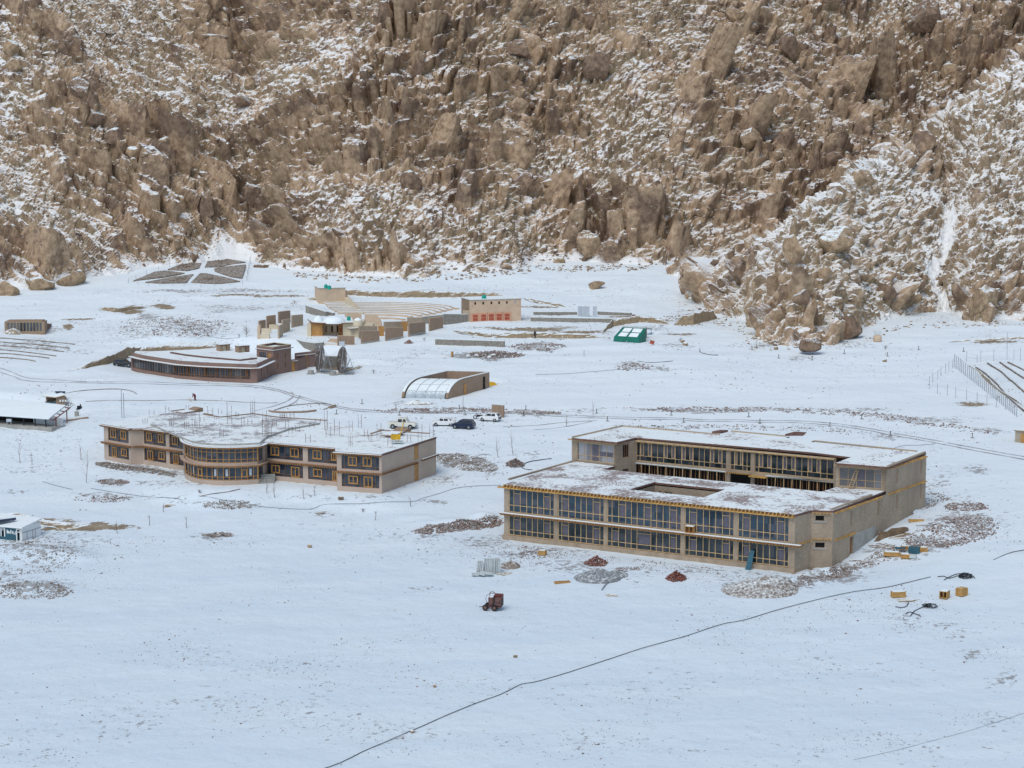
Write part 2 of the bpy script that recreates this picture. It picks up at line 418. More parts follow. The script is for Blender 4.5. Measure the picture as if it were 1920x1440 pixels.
M['wood'] = plain('pale_timber', (0.52, 0.36, 0.19), 0.7, 0.25, 1.5)
M['woodor'] = plain('orange_timber', (0.44, 0.23, 0.075), 0.6, 0.22, 1.5)
M['wooddk'] = plain('brown_timber', (0.24, 0.115, 0.05), 0.65, 0.3, 2.0)
M['woodyel'] = plain('yellow_timber', (0.52, 0.30, 0.09), 0.65, 0.3, 2.0)
M['crate'] = snowcap('plywood', (0.46, 0.27, 0.10), 0.92, 1.0, 0.2, 3, cov=-0.15)
M['brownedge'] = plain('roof_edge_brown', (0.16, 0.085, 0.065), 0.85, 0.3, 1.0)
M['black'] = plain('black_rubber', (0.015, 0.015, 0.018), 0.6, 0.3, 3)
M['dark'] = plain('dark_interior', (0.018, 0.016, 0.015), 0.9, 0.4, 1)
M['tyre'] = plain('tyre_rubber', (0.02, 0.02, 0.02), 0.85, 0.2, 3)
M['steel'] = plain('dull_steel', (0.33, 0.34, 0.36), 0.5, 0.2, 2, metal=0.4)
M['galv'] = plain('galvanised_sheet', (0.50, 0.53, 0.56), 0.4, 0.15, 1, metal=0.3)
M['rust'] = plain('rusty_rebar', (0.16, 0.085, 0.075), 0.85, 0.3, 2)
M['darkmetal'] = plain('greasy_metal', (0.075, 0.06, 0.05), 0.7, 0.4, 3)
M['redsteel'] = plain('red_oxide_steel', (0.15, 0.035, 0.025), 0.55, 0.2, 2)
M['blue'] = plain('blue_sheet', (0.035, 0.11, 0.145), 0.45, 0.15, 1)
M['green'] = plain('green_sheet', (0.01, 0.15, 0.105), 0.45, 0.15, 1)
M['teal'] = plain('green_tank_plastic', (0.01, 0.33, 0.25), 0.4, 0.08, 1)
M['white'] = plain('white_paint', (0.78, 0.78, 0.76), 0.45, 0.05, 1)
M['ivory'] = plain('ivory_car_paint', (0.72, 0.70, 0.60), 0.3, 0.04, 1, spec=0.6)
M['carwhite'] = plain('white_car_paint', (0.80, 0.80, 0.79), 0.28, 0.03, 1, spec=0.6)
M['navy'] = plain('navy_car_paint', (0.012, 0.022, 0.055), 0.25, 0.1, 1, spec=0.6)
M['carblack'] = plain('black_car_paint', (0.012, 0.015, 0.018), 0.3, 0.1, 1, spec=0.6)
M['carglass'] = plain('car_window', (0.02, 0.025, 0.03), 0.12, 0.1, 1, spec=0.6)
M['lamp'] = plain('lamp_glass', (0.7, 0.7, 0.68), 0.2, 0.05, 1)
M['redlamp'] = plain('tail_lamp', (0.35, 0.02, 0.015), 0.3, 0.05, 1)
M['yellow'] = plain('yellow_machine_paint', (0.62, 0.36, 0.02), 0.5, 0.15, 2)
M['maroon'] = plain('maroon_cloth', (0.16, 0.015, 0.02), 0.9, 0.2, 3)
M['skin'] = plain('skin', (0.33, 0.19, 0.13), 0.6, 0.1, 3)
M['cloth'] = plain('dark_cloth', (0.02, 0.02, 0.025), 0.9, 0.2, 3)
M['redpanel'] = plain('red_painted_panel', (0.40, 0.09, 0.05), 0.6, 0.15, 1.5)
M['peach'] = plain('peach_plaster', (0.58, 0.42, 0.29), 0.85, 0.10, 0.6)
M['salmon'] = plain('salmon_plaster', (0.60, 0.33, 0.21), 0.8, 0.1, 1)
M['gravel'] = snowcap('grey_gravel', (0.20, 0.21, 0.215), 0.84, 1.15, 0.4, 3, cov=-0.02)
M['earth'] = snowcap('dug_earth', (0.30, 0.225, 0.145), 0.72, 0.92, 0.3, 1.2, cov=0.02)
M['wetearth'] = plain('wet_earth', (0.17, 0.115, 0.07), 0.95, 0.35, 1.5)
M['mound'] = snowcap('snowy_spoil', (0.25, 0.205, 0.17), 0.82, 1.12, 0.35, 2.5, cov=0.0)
M['bedstone'] = snowcap('bed_stone', (0.15, 0.115, 0.09), 0.98, 1.25, 0.6, 1.2, c2=(0.36, 0.28, 0.21))
M['stones'] = snowcap('field_stones', (0.16, 0.13, 0.11), 0.80, 1.05, 0.5, 0.9, c2=(0.34, 0.27, 0.23))
M['redstones'] = snowcap('broken_brick', (0.17, 0.085, 0.065), 0.80, 1.05, 0.5, 1.1, c2=(0.33, 0.21, 0.17))
M['brickheap'] = snowcap('red_brick_heap', (0.19, 0.065, 0.045), 0.93, 1.05, 0.4, 1.5)
M['track'] = plain('wheel_track', (0.50, 0.49, 0.49), 0.85, 0.25, 0.8)
M['cable'] = plain('black_cable', (0.05, 0.05, 0.055), 0.6, 0.2, 2)
M['twig'] = plain('bare_twig', (0.20, 0.14, 0.12), 0.9, 0.2, 3)
M['slab'] = plain('pale_slab', (0.50, 0.53, 0.52), 0.7, 0.12, 1.5)
M['film'] = snowcap('snowy_film', (0.42, 0.46, 0.48), 0.40, 0.85, 0.15, 1.0, cov=0.0)
M['mirror'] = None
def mat_mirror():
    t = NT('mirror_tiles'); n = t.noise(0.9, 4, 0.7); s = t.math('MULTIPLY', t.math('SUBTRACT', n, 0.56), 9.0, clamp=True)
    t.col(t.mix(s, (0.13, 0.105, 0.09), (0.78, 0.82, 0.85))); t.b.inputs['Metallic'].default_value = 0.15; t.rough(0.3); return t.mat
M['mirror'] = mat_mirror()
def mat_glass(name, c1, c2, c3, rough=0.12, spec=0.6, ps=(0.9, 0.9)):
    "window panes: each pane its own tint, from uv cells"
    t = NT(name); uv = t.n('ShaderNodeUVMap'); mp = t.n('ShaderNodeMapping'); mp.inputs['Scale'].default_value = (1/ps[0], 1/ps[1], 1); t.l(uv.outputs[0], mp.inputs[0])
    v = t.n('ShaderNodeTexWhiteNoise', noise_dimensions='2D'); fl = t.n('ShaderNodeVectorMath', operation='FLOOR'); t.l(mp.outputs[0], fl.inputs[0]); t.l(fl.outputs[0], v.inputs['Vector'])
    n = t.noise(0.6, 4, 0.6)
    f = t.math('ADD', t.math('MULTIPLY', v.outputs['Value'], 0.7), t.math('MULTIPLY', n, 0.5))
    c = t.ramp(f, [(0.30, c1), (0.62, c2), (0.92, c3)])
    t.col(c); t.rough(rough); t.b.inputs['Specular IOR Level'].default_value = spec; t.bump(n, 0.02, 0.3); return t.mat
M['glassB'] = mat_glass('blue_tinted_glass', (0.012, 0.028, 0.045), (0.022, 0.055, 0.085), (0.075, 0.075, 0.095))
M['glassB2'] = mat_glass('dark_glass', (0.010, 0.017, 0.022), (0.02, 0.035, 0.045), (0.06, 0.06, 0.07))
M['glassA'] = mat_glass('blue_grey_glass', (0.012, 0.02, 0.032), (0.03, 0.045, 0.068), (0.065, 0.075, 0.09))
M['glassC'] = mat_glass('grey_glass', (0.02, 0.025, 0.032), (0.05, 0.06, 0.075), (0.13, 0.13, 0.13), ps=(1.4, 3))
M['plastic'] = mat_glass('plastic_sheeted_opening', (0.10, 0.095, 0.10), (0.19, 0.18, 0.19), (0.32, 0.32, 0.34), rough=0.4, ps=(1.4, 4))
M['curtain'] = plain('pale_plastic_sheet', (0.115, 0.105, 0.13), 0.35, 0.2, 1.5)
# ------------------------------------------------------------------ ground pads under the buildings
def xy(px, py, z): p = P(px, py, z); return (p.x, p.y)
B0 = 0.0; BM = 4.0; BH = 8.0; BT = 11.78
b_fl, b_fr = xy(945.2, 1010, 0), xy(1489, 1074, 0); b_mr = xy(1561, 957.5, BH); b_br = xy(1734.5, 945, 4.0); b_bl = xy(1165, 800, BT)
_bu = Vector((b_fr[0]-b_fl[0], b_fr[1]-b_fl[1])).normalized(); _bv = Vector((-_bu.y, _bu.x))
def padB(x, y):
    v = (x-b_fl[0])*_bv.x+(y-b_fl[1])*_bv.y
    return np.interp(v, [-20, 0, 6, 22, 37, 60], [-0.6, 0.0, 0.15, 2.6, 3.95, 5.6])
PADS.append(([b_fl, b_fr, b_mr, b_br, b_bl], padB, 14))
A0 = 3.2; AM = A0+3.1; AT = A0+6.2
a_l, a_r, a_br = xy(196, 862, A0), xy(716, 925, A0), xy(818, 889, A0); a_bl = xy(290, 776, AT)
PADS.append(([a_l, xy(340, 890, A0), xy(350, 903, A0), xy(372, 912, A0), xy(408, 915, A0), xy(450, 915, A0), xy(488, 911, A0), xy(520, 906, A0), a_r, a_br, a_bl], A0, 8))
def padpx(pts, bw, ref=0, dz=0.0):
    ps = [GP(*p) for p in pts]; z = ps[ref].z+dz; pl = [xy(p[0], p[1], z) for p in pts]
    PADS.append((pl, z, bw)); return z
C0 = padpx([(477, 718), (247, 695), (281, 672), (430, 662), (590, 672), (592, 687), (557, 695)], 8)
T0 = padpx([(757, 746), (836, 748), (914, 724), (825, 715)], 5)
GH0 = padpx([(1152, 641), (1200, 643), (1215, 630), (1165, 628)], 4)
S0 = padpx([(-60, 786), (103, 795), (130, 782), (118, 768), (-60, 752)], 4, 1)
K0 = padpx([(0, 1022), (42, 1016), (78, 1003), (30, 985), (-30, 985)], 3, 1)
# snow-covered spoil heaps
def bump(px, py, rx, ry, h, rot=0):
    p = GP(px, py); BUMPS.append((p.x, p.y, rx, ry, rot, h))
for a in [(1500, 1092, 4.5, 2.4, 0.9), (1570, 1072, 6, 2.2, 0.8), (1010, 650, 8, 3, 0.5), (60, 1105, 8, 3.5, 1.1), (40, 1040, 12, 6, 1.4),
          (130, 1045, 6, 4, 0.8), (1460, 1100, 4, 3, 0.6), (680, 680, 10, 4, 1.0), (300, 640, 14, 5, 1.2), (860, 640, 9, 2, 0.6), (1385, 825, 9, 3, 0.4),
          (1590, 1060, 4, 2, 0.4), (780, 970, 4, 2, 0.3), (855, 980, 5, 2.4, 0.6), (910, 970, 3, 2.2, 0.8), (1790, 985, 9, 6, 0.7), (1690, 960, 4, 2.5, 0.8)]:
    bump(*a)
# ------------------------------------------------------------------ where soil and stones show on the snow: (px, py, rx px, ry px, strength)
DIRT = [(1560, 1075, 90, 16, .85), (1700, 1030, 90, 18, .8), (1660, 955, 50, 16, .95), (1330, 1072, 160, 8, .7), (1050, 1030, 120, 10, .75), (700, 930, 90, 8, .6), (330, 905, 130, 8, .6), (880, 830, 60, 12, .5), (900, 790, 120, 16, .45),(300, 600, 300, 70, .42), (620, 560, 260, 40, .36), (1100, 540, 260, 50, .34), (200, 780, 260, 60, .34), (500, 880, 560, 90, .30), (1000, 690, 420, 60, .28), (1500, 700, 420, 70, .32), (1750, 880, 180, 120, .36), (1100, 850, 260, 60, .34), (60, 830, 160, 60, .42), (700, 1000, 300, 50, .32),
 (500, 775, 420, 14, .35), (1000, 775, 90, 6, .9), (1350, 768, 330, 6, .9), (1700, 790, 130, 10, .8), (1850, 805, 60, 8, .8), (840, 768, 110, 6, .9), (780, 755, 60, 8, .7),
 (60, 1105, 80, 22, .95), (60, 1030, 90, 38, .75), (130, 1010, 80, 20, .6), (20, 1080, 25, 10, .9), (190, 930, 110, 10, .7), (210, 903, 40, 8, 1), (240, 880, 60, 12, .9), (310, 885, 50, 9, .9),
 (60, 880, 90, 16, .55), (40, 920, 60, 8, .6), (400, 1005, 60, 12, .8), (340, 940, 90, 10, .6), (440, 945, 60, 9, .8), (560, 930, 80, 8, .6), (610, 905, 30, 8, 1), (870, 860, 70, 16, 1.0), (920, 880, 30, 20, .7), (985, 845, 60, 12, .6),
 (960, 870, 25, 7, .9), (790, 1000, 90, 16, .6), (900, 1010, 90, 14, .7), (1000, 1035, 70, 14, .7), (1060, 1060, 80, 18, .7), (1180, 1070, 80, 12, .6), (1300, 1075, 60, 10, .5), (940, 1060, 60, 14, .6), (1420, 1100, 75, 22, .75), (1510, 1085, 60, 20, .8), (1580, 1065, 50, 16, .8),
 (1140, 1088, 60, 12, .6), (1820, 960, 90, 60, .7), (1760, 900, 60, 20, .6), (1830, 875, 50, 14, .8), (1660, 820, 60, 12, .7), (1240, 800, 160, 8, .6), (1500, 800, 100, 8, .6), (1160, 800, 50, 6, .6),
 (1700, 1160, 50, 26, .6), (1790, 1190, 40, 20, .6), (1830, 1225, 50, 16, .7), (1880, 1265, 40, 20, .7), (1760, 1170, 30, 10, .7), (1580, 1235, 240, 50, .33), (1180, 1290, 300, 40, .38), (900, 1290, 260, 60, .32), (300, 1330, 360, 60, .45), (720, 1360, 240, 50, .45), (1200, 1400, 400, 40, .40),
 (1700, 1400, 300, 60, .42), (500, 1250, 240, 40, .38), (100, 1390, 200, 60, .38), (1870, 1340, 80, 60, .45), (980, 1180, 60, 14, .4), (780, 1105, 60, 10, .6), (340, 610, 120, 26, .75), (280, 590, 50, 12, .9), (420, 575, 90, 16, .7), (150, 600, 90, 20, .5),
 (240, 625, 90, 16, .6), (540, 575, 40, 10, .6), (80, 645, 90, 26, .85), (1000, 648, 60, 10, 1), (800, 660, 60, 14, .5), (760, 672, 40, 10, .6), (890, 668, 60, 6, 1.2), (930, 672, 40, 8, 1.0), (640, 545, 70, 10, .5), (900, 540, 200, 12, .4), (1100, 540, 100, 30, .4),
 (1180, 680, 40, 10, .8), (1240, 690, 30, 8, .9), (1270, 650, 50, 10, .7), (1380, 650, 120, 12, .5), (1400, 730, 160, 20, .35), (1600, 690, 200, 24, .35), (1740, 600, 120, 20, .5), (1850, 625, 90, 10, .5), (1500, 675, 60, 10, .7), (1420, 645, 50, 10, .8), (1620, 645, 60, 10, .6),
 (1230, 830, 30, 10, .4), (100, 780, 120, 10, .4), (690, 940, 60, 10, .5), (600, 965, 50, 10, .6), (820, 940, 30, 6, .9), (830, 900, 30, 12, .8), (1090, 605, 120, 10, .5), (700, 510, 120, 10, .6), (1290, 590, 40, 16, .6), (1870, 690, 60, 40, .35), (1850, 690, 80, 40, .4),
 (640, 700, 30, 6, .6), (1010, 600, 100, 14, .5), (480, 545, 120, 8, .8), (330, 545, 90, 5, .9), (560, 905, 60, 6, .7), (1210, 615, 50, 10, .7), (1490, 1160, 20, 10, .4)]
SOIL = [(245, 580, 30, 7, 1.1), (305, 575, 22, 4, 1.0), (125, 613, 14, 7, 1.0), (150, 990, 90, 7, 1.2), (60, 975, 70, 5, 1.1), (130, 978, 30, 5, .7), (185, 982, 22, 5, 1), (-5, 1088, 14, 5, 1.2), (640, 689, 40, 4, 1.1), (1685, 1000, 30, 8, 1.1), (1000, 575, 60, 3, .9), (980, 617, 110, 6, .85), (1090, 624, 110, 5, .9), (1260, 625, 40, 4, .8),
        (140, 597, 60, 3, .8), (520, 555, 70, 3, .8), (440, 553, 90, 3, .8), (1175, 594, 60, 3, .8), (1700, 626, 2, 2, 0), (1860, 640, 70, 4, .9), (1830, 755, 60, 5, .8), (1530, 940, 2, 2, 0), (1490, 1074, 40, 4, .6), (1520, 1064, 14, 4, .9)]
def blotch(X, Y, Z, lst):
    d = Y*cp-(Z-CZ)*sp; px = 960+F*X/d; py = 720-F*(Y*sp+(Z-CZ)*cp)/d
    out = np.zeros(X.shape); W1 = 1.6*fbm(X/7, Y/9, 4, 95); W2 = 2.2*fbm(X/9, Y/12, 4, 97)
    for a, b, rx, ry, s in lst:
        if rx < 1: continue
        # the patches are ellipses on the ground: centre and radii from the picture's scale there
        e = np.hypot((px-a+rx*W1)/rx, (py-b+ry*W2)/ry)
        out = np.maximum(out, s*np.clip(1.25-e*0.9, 0, 1))
    return out
_x = np.arange(-235, 235.01, 0.7)
_x = np.concatenate([[-2500, -1200, -600, -350, -270], _x, [270, 350, 600, 1200, 2500]])
_y = np.concatenate([[-1500, -400, -50, 80, 140], np.arange(168, 330, 0.6), np.arange(330, 660, 0.9), [700, 900, 1500, 2500]])
GX, GY = np.meshgrid(_x, _y); GZ = G(GX, GY)
_m = (np.abs(GX) < 240) & (GY > 150) & (GY < 660)
_d = np.zeros(GX.shape); _s = np.zeros(GX.shape)
_d[_m] = blotch(GX[_m], GY[_m], GZ[_m], DIRT); _s[_m] = blotch(GX[_m], GY[_m], GZ[_m], SOIL)
_rough = fbm(GX/0.9, GY/0.9, 3, 21)
GZ = GZ+np.where(_m, np.clip(_d, 0, 1)*_rough*0.45+0.16*fbm(GX/3.6, GY/2.6, 3, 5)-0.03, 0)
# ------------------------------------------------------------------ mountain: foot line read from the picture, laid on the ground
def foot(pts):
    r = []; 
    for a, b in pts:
        p = GP(a, b); r.append((a, p.y))
    return np.array(r)
FM = foot([(-400, 566), (0, 548), (60, 540), (130, 530), (230, 512), (330, 497), (400, 492), (450, 488), (490, 492), (540, 508), (620, 514), (700, 520), (770, 521), (850, 513), (950, 510), (1000, 496), (1100, 491), (1180, 497), (1260, 491), (1350, 482), (1600, 470), (2300, 466)])
FS = foot([(1240, 492), (1262, 520), (1290, 560), (1330, 582), (1400, 606), (1425, 636), (1480, 650), (1560, 642), (1620, 612), (1700, 592), (1760, 582), (1790, 592), (1830, 606), (1880, 600), (1920, 592), (2300, 590)])
mx = np.arange(-215, 215, 0.42); my = np.arange(446, 790, 0.42)
MX, MY = np.meshgrid(mx, my)
COL = 960+F*MX/(MY*cp+0.02*MY)
Yf = np.interp(COL, FM[:, 0], FM[:, 1]); Zf = G(MX, Yf)
tm = MY-Yf
slope_prof = lambda t: np.interp(t, [-40, 0, 10, 30, 60, 140, 300], [-14, 0, 4.0, 17, 38, 101, 230])
main = Zf+slope_prof(tm)
main = main+np.clip(tm/25, 0, 1)*(24*fbm(MX/75+3, MY/90, 3, 12)+13*fbm((MX+.6*MY)/24, MY/40, 2, 15))
# spur on the right, nearer to the camera
Ys = np.interp(COL, FS[:, 0], FS[:, 1]); Zs = G(MX, Ys); ts = MY-Ys
_ft = lambda t: np.interp(t, [0, 4, 20, 60, 200], [0, 1.6, 10.0, 29, 103])
_crest = []                                                   # where the spur's crest lies, column by column
for c_, y_ in ((1240, 500), (1262, 524), (1300, 540), (1350, 500), (1400, 462), (1500, 400), (1600, 330), (1700, 262), (1800, 190), (1900, 112), (2000, 40), (2300, -120)):
    yf = float(np.interp(c_, FS[:, 0], FS[:, 1])); tq = np.arange(1, 260, 1.0); xq = (c_-960)/F*(yf+tq)
    zq = float(G(np.array([(c_-960)/F*yf]), np.array([yf]))[0])+_ft(tq)
    yq = 720-F*((yf+tq)*sp+(zq-CZ)*cp)/((yf+tq)*cp-(zq-CZ)*sp)
    _crest.append((c_, float(tq[np.argmin(np.abs(yq-y_))])))
_crest = np.array(_crest)
tc = np.interp(COL, _crest[:, 0], _crest[:, 1])+5*fbm(MX/12, MX/12+4, 2, 66)
spur = Zs+np.where(ts < 0, ts*0.6, _ft(np.minimum(ts, tc)))-0.8*np.maximum(0, ts-tc)
spur = spur+np.clip(ts/18, 0, 1)*(7*fbm(MX/26, MY/30, 3, 33))
spur = np.where(COL > 1236, spur, -99)
isS = smooth((spur-main)/3+0.5)
base = np.maximum(main, spur)
# rock masses: domes of several sizes, elongated along the dip
def rot(a, x, y, asp): c, s = math.cos(a), math.sin(a); return (x*c+y*s)*asp, (-x*s+y*c)
def blocks(X, Yv, size, amp, seed, keep, ang, asp, led, lat):
    "angular blocks set in the slope: flat-topped, their tops tilted back so that they carry snow, their fronts steep"
    out = np.zeros(X.shape); x = X/size; y = Yv/size
    for ox, oy, r, qq in cells(x, y, seed):
        th = ang+(r-0.5)*1.1; c, s = np.cos(th), np.sin(th); u = (ox*c+oy*s); v = (-ox*s+oy*c)
        rad = 0.42+0.42*qq/keep
        d = np.maximum(np.maximum(np.abs(u)*asp, np.abs(v)/asp*1.1), np.abs(u*0.72*asp+v*0.62/asp))
        d = (d*0.72+0.28*np.hypot(u*asp, v/asp))/rad
        e = np.clip((1-d)*4.2, 0, 1)
        h = e*(amp*(0.45+0.75*r)-size*(oy*led*(0.5+0.9*r)+ox*lat*(qq/keep-0.3)))
        out = np.maximum(out, np.where((d < 1) & (qq < keep), h, 0))
    return out
def rockfield(X, Yv):
    wx = X+2.6*fbm(X/7, Yv/7, 3, 41); wy = Yv+2.6*fbm(X/7, Yv/7, 3, 43)
    A = np.radians(40)*smooth((-20-X)/40)-np.radians(50)*(1-smooth((-20-X)/40))*(0.45+0.55*smooth(vnoise(X/50, Yv/50, 50)*2.6-.6))
    L = 0.45*smooth((-20-X)/40)-0.35*(1-smooth((-20-X)/40))
    big = np.zeros(X.shape)
    for size, amp, seed, keep, asp in ((12.5, 4.2, 3, .20, 1.75), (7.8, 3.2, 5, .34, 1.95), (5.0, 2.4, 9, .48, 2.0), (3.3, 1.7, 12, .60, 1.9)):
        lay = blocks(wx, wy, size, amp, seed, keep, A, asp, 0.86, L)
        big = np.maximum(big, lay*(1-isS) if size > 6 else lay)
    sml = np.zeros(X.shape)
    for size, amp, seed, keep, asp in ((2.5, 1.0, 14, .66, 1.8), (1.5, 0.62, 19, .66, 1.6)):
        sml = sml+blocks(wx, wy, size, amp, seed, keep, A, asp, 0.6, L)
    return big, sml
big, sml = rockfield(MX, MY)
mask = smooth((fbm((MX+0.5*MY)/34, MY/30, 4, 61)+0.17)/0.22)          # where bedrock stands out of the scree
chute = 0.85*np.exp(-((COL-(1758+16*np.sin(MY/7.0)+10*np.sin(MY/3.1+1)))/13)**2)*(np.clip(1-(ts-38)/25, 0, 1)) + np.exp(-((COL-440)/40)**2)*np.clip(1-tm/14, 0, 1)
chute = np.clip(chute, 0, 1)
mask = np.maximum(mask, 0.12)*(1-chute)
tt = np.where(isS > .5, ts, tm)
edge = smooth((tt+2+12*fbm(MX/6, MY/6, 2, 7))/(13-7*isS))*(1-0.85*np.exp(-((COL-445)/45)**2)*np.clip(1-tm/22, 0, 1))
big = big*np.maximum(mask, 0)*1.15
bigness = smooth(big/1.0)
grain = fbm((MX*0.8+MY*0.55)/1.3, (MX*0.3-MY*0.9)/4, 3, 71)*1.1+fbm(MX/0.9, MY/0.9, 2, 77)*0.5
crack = np.abs(fbm(MX/3.2, MY/3.2, 3, 83))
gx = np.gradient(base, 0.42, axis=1); gy = np.gradient(base, 0.42, axis=0)
def blur(a, k):
    for _ in range(3):
        a = (np.roll(a, k, 0)+np.roll(a, -k, 0)+np.roll(a, k, 1)+np.roll(a, -k, 1)+a)/5
    return a
gx, gy = blur(gx, 5), blur(gy, 5); gl = np.sqrt(gx*gx+gy*gy+1)
disp = edge*(big*1.15+(sml*1.1+grain)*(1-0.68*bigness)*(1-0.8*chute)-bigness*1.3*np.clip(1-crack/0.035, 0, 1)+0.35*bigness*fbm(MX/1.6, MY/1.6, 2, 91)+3.4*fbm(MX/13, MY/11, 3, 81)+0.5*fbm((MX*.85-MY*.5)/6, (MX*.5+MY*.85)/1.5, 2, 97))-0.5*(1-edge)
RX = MX-gx/gl*disp; RY = MY-gy/gl*disp; RZ = base+disp/gl
rockatt = np.maximum(bigness, 0.55*smooth((sml-0.7)/0.8))
snowatt = 0.02+0.14*isS+0.9*chute+0.45*(1-smooth((edge-.05)/.4))+0.10*(1-mask)-0.04+0.22*fbm(MX/40, MY/50, 3, 90)+0.12*smooth((-90-MX)/50)-0.10*smooth((MX+20)/60)*(1-isS)
keep = (RZ > G(MX, MY)-2.5) & (np.where(isS > .5, ts, tm) > -12) & (np.abs(MX) < 0.30*MY+4)
mountain = grid_mesh('rocky_mountainside', RX, RY, RZ, M['mountain'], keep=keep, smooth=False, attrs={'rock': rockatt, 'snowy': snowatt})
tag(mountain, kind='structure')
ground = grid_mesh('snowy_ground', GX, GY, GZ, M['ground'], attrs={'dirt': _d, 'soil': _s, 'far_light': smooth((GY+0.3*GX-235)/170)}); tag(ground, kind='structure')  # last attribute grows with distance and carries the light painted into the snow
# loose rocks lying on the mountainside
def ico(sub):
    t = (1+5**.5)/2
    v = [(-1, t, 0), (1, t, 0), (-1, -t, 0), (1, -t, 0), (0, -1, t), (0, 1, t), (0, -1, -t), (0, 1, -t), (t, 0, -1), (t, 0, 1), (-t, 0, -1), (-t, 0, 1)]
    f = [(0, 11, 5), (0, 5, 1), (0, 1, 7), (0, 7, 10), (0, 10, 11), (1, 5, 9), (5, 11, 4), (11, 10, 2), (10, 7, 6), (7, 1, 8), (3, 9, 4), (3, 4, 2), (3, 2, 6), (3, 6, 8), (3, 8, 9), (4, 9, 5), (2, 4, 11), (6, 2, 10), (8, 6, 7), (9, 8, 1)]
    v = [np.array(p)/np.linalg.norm(p) for p in v]
    for _ in range(sub):
        mid = {}; nf = []
        def m(a, b):
            k = (min(a, b), max(a, b))
            if k not in mid: p = v[a]+v[b]; v.append(p/np.linalg.norm(p)); mid[k] = len(v)-1
            return mid[k]
        for a, b, c in f:
            x, y, z = m(a, b), m(b, c), m(c, a); nf += [(a, x, z), (b, y, x), (c, z, y), (x, y, z)]
        f = nf
    return np.array(v), np.array(f)
ICO = {k: ico(k) for k in (1, 2, 3)}
def rock_shape(rs, sub, cuts=7, depth=(0.55, 0.9)):
    v, f = ICO[sub]; v = v.copy()
    for _ in range(cuts):
        n = rs.normal(size=3); n /= np.linalg.norm(n); d = rs.uniform(*depth)
        k = v@n; over = np.maximum(k-d, 0); v = v-over[:, None]*n*0.92
    v = v*(1+0.10*(vnoise(v[:, 0]*2+rs.rand()*90, v[:, 1]*2+v[:, 2]*1.7)[:, None]-0.5))
    return v, f
def rocks_mesh(name, pos, size, mats, seed, sub=1, elong=1.5, tiltax=None, sink=0.25, smooth=False, mat_pick=None, flat=0.7, rs_shapes=14):
    rs = np.random.RandomState(seed); shapes = [rock_shape(rs, sub) for _ in range(rs_shapes)]
    n = len(pos); V = []; Fc = []; k = 0; MI = []
    which = rs.randint(0, rs_shapes, n)
    for s_ in range(rs_shapes):
        ids = np.where(which == s_)[0]
        if len(ids) == 0: continue
        v, f = shapes[s_]; m = len(ids)
        sc_ = np.stack([1+0*rs.rand(m), 1/ (1+(elong-1)*rs.rand(m)), flat*(0.7+0.6*rs.rand(m))], 1)*size[ids][:, None]
        a = rs.rand(m)*2*math.pi; b = (rs.rand(m)-0.5)*1.6 if tiltax is None else tiltax(pos[ids], rs)
        vv = v[None]*sc_[:, None, :]
        # tilt about y, then turn about z
        cb, sb = np.cos(b)[:, None], np.sin(b)[:, None]; x = vv[..., 0]*cb+vv[..., 2]*sb; z = -vv[..., 0]*sb+vv[..., 2]*cb; y = vv[..., 1]
        if tiltax is not None: a = (rs.rand(m)-0.5)*0.9
        ca, sa = np.cos(a)[:, None], np.sin(a)[:, None]; X = x*ca-y*sa; Y = x*sa+y*ca
        W = np.stack([X, Y, z], 2)+pos[ids][:, None, :]; W[..., 2] -= (size[ids]*sink*flat)[:, None]
        V.append(W.reshape(-1, 3)); Fc.append((f[None]+(np.arange(m)*len(v))[:, None, None]+k).reshape(-1, 3)); k += m*len(v)
        MI.append(np.repeat(rs.randint(0, len(mats), m) if mat_pick is None else mat_pick(pos[ids], rs), len(f)))
    V = np.concatenate(V); Fc = np.concatenate(Fc); MI = np.concatenate(MI)
    me = bpy.data.meshes.new(name); me.vertices.add(len(V)); me.vertices.foreach_set('co', V.ravel().astype(np.float32))
    me.loops.add(len(Fc)*3); me.loops.foreach_set('vertex_index', Fc.ravel().astype(np.int32)); me.polygons.add(len(Fc))
    me.polygons.foreach_set('loop_start', (np.arange(len(Fc))*3).astype(np.int32)); me.polygons.foreach_set('loop_total', np.full(len(Fc), 3, np.int32))
    me.polygons.foreach_set('use_smooth', np.full(len(Fc), smooth))
    for m in mats: me.materials.append(m)
    me.polygons.foreach_set('material_index', MI.astype(np.int32)); me.update(); me.validate()
    o = bpy.data.objects.new(name, me); sc.collection.objects.link(o); return o
_rs = np.random.RandomState(3)
okp = np.argwhere(keep & (tt > 1.5) & (chute < .3) & (np.abs(MX) < 0.27*MY+2) & (RZ < CZ+0.085*MY))
wgt = (0.06+0.94*smooth((fbm(MX/14, MY/16, 3, 102)+0.05)/0.2))[okp[:, 0], okp[:, 1]]
def scatter(n):
    i = _rs.choice(len(okp), n, p=wgt/wgt.sum()); r, c = okp[i, 0], okp[i, 1]
    return np.stack([RX[r, c], RY[r, c], RZ[r, c]], 1)
def dip(pos, rs):
    left = pos[:, 0] < -35
    return np.where(left, 0.85, -0.55)+rs.normal(size=len(pos))*0.5
p1 = scatter(6500); s1 = 0.34+0.42*_rs.pareto(2.2, len(p1)); s1 = np.clip(s1*.85, 0, 1.9)
o = rocks_mesh('scree', p1, s1, [M['scree'], M['scree'], M['boulder_dark']], 5, 1, 1.8, dip, sink=0.1, flat=0.62)
tag(o, 'loose brown rocks strewn all over the snowy mountainside', 'scree', kind='stuff')
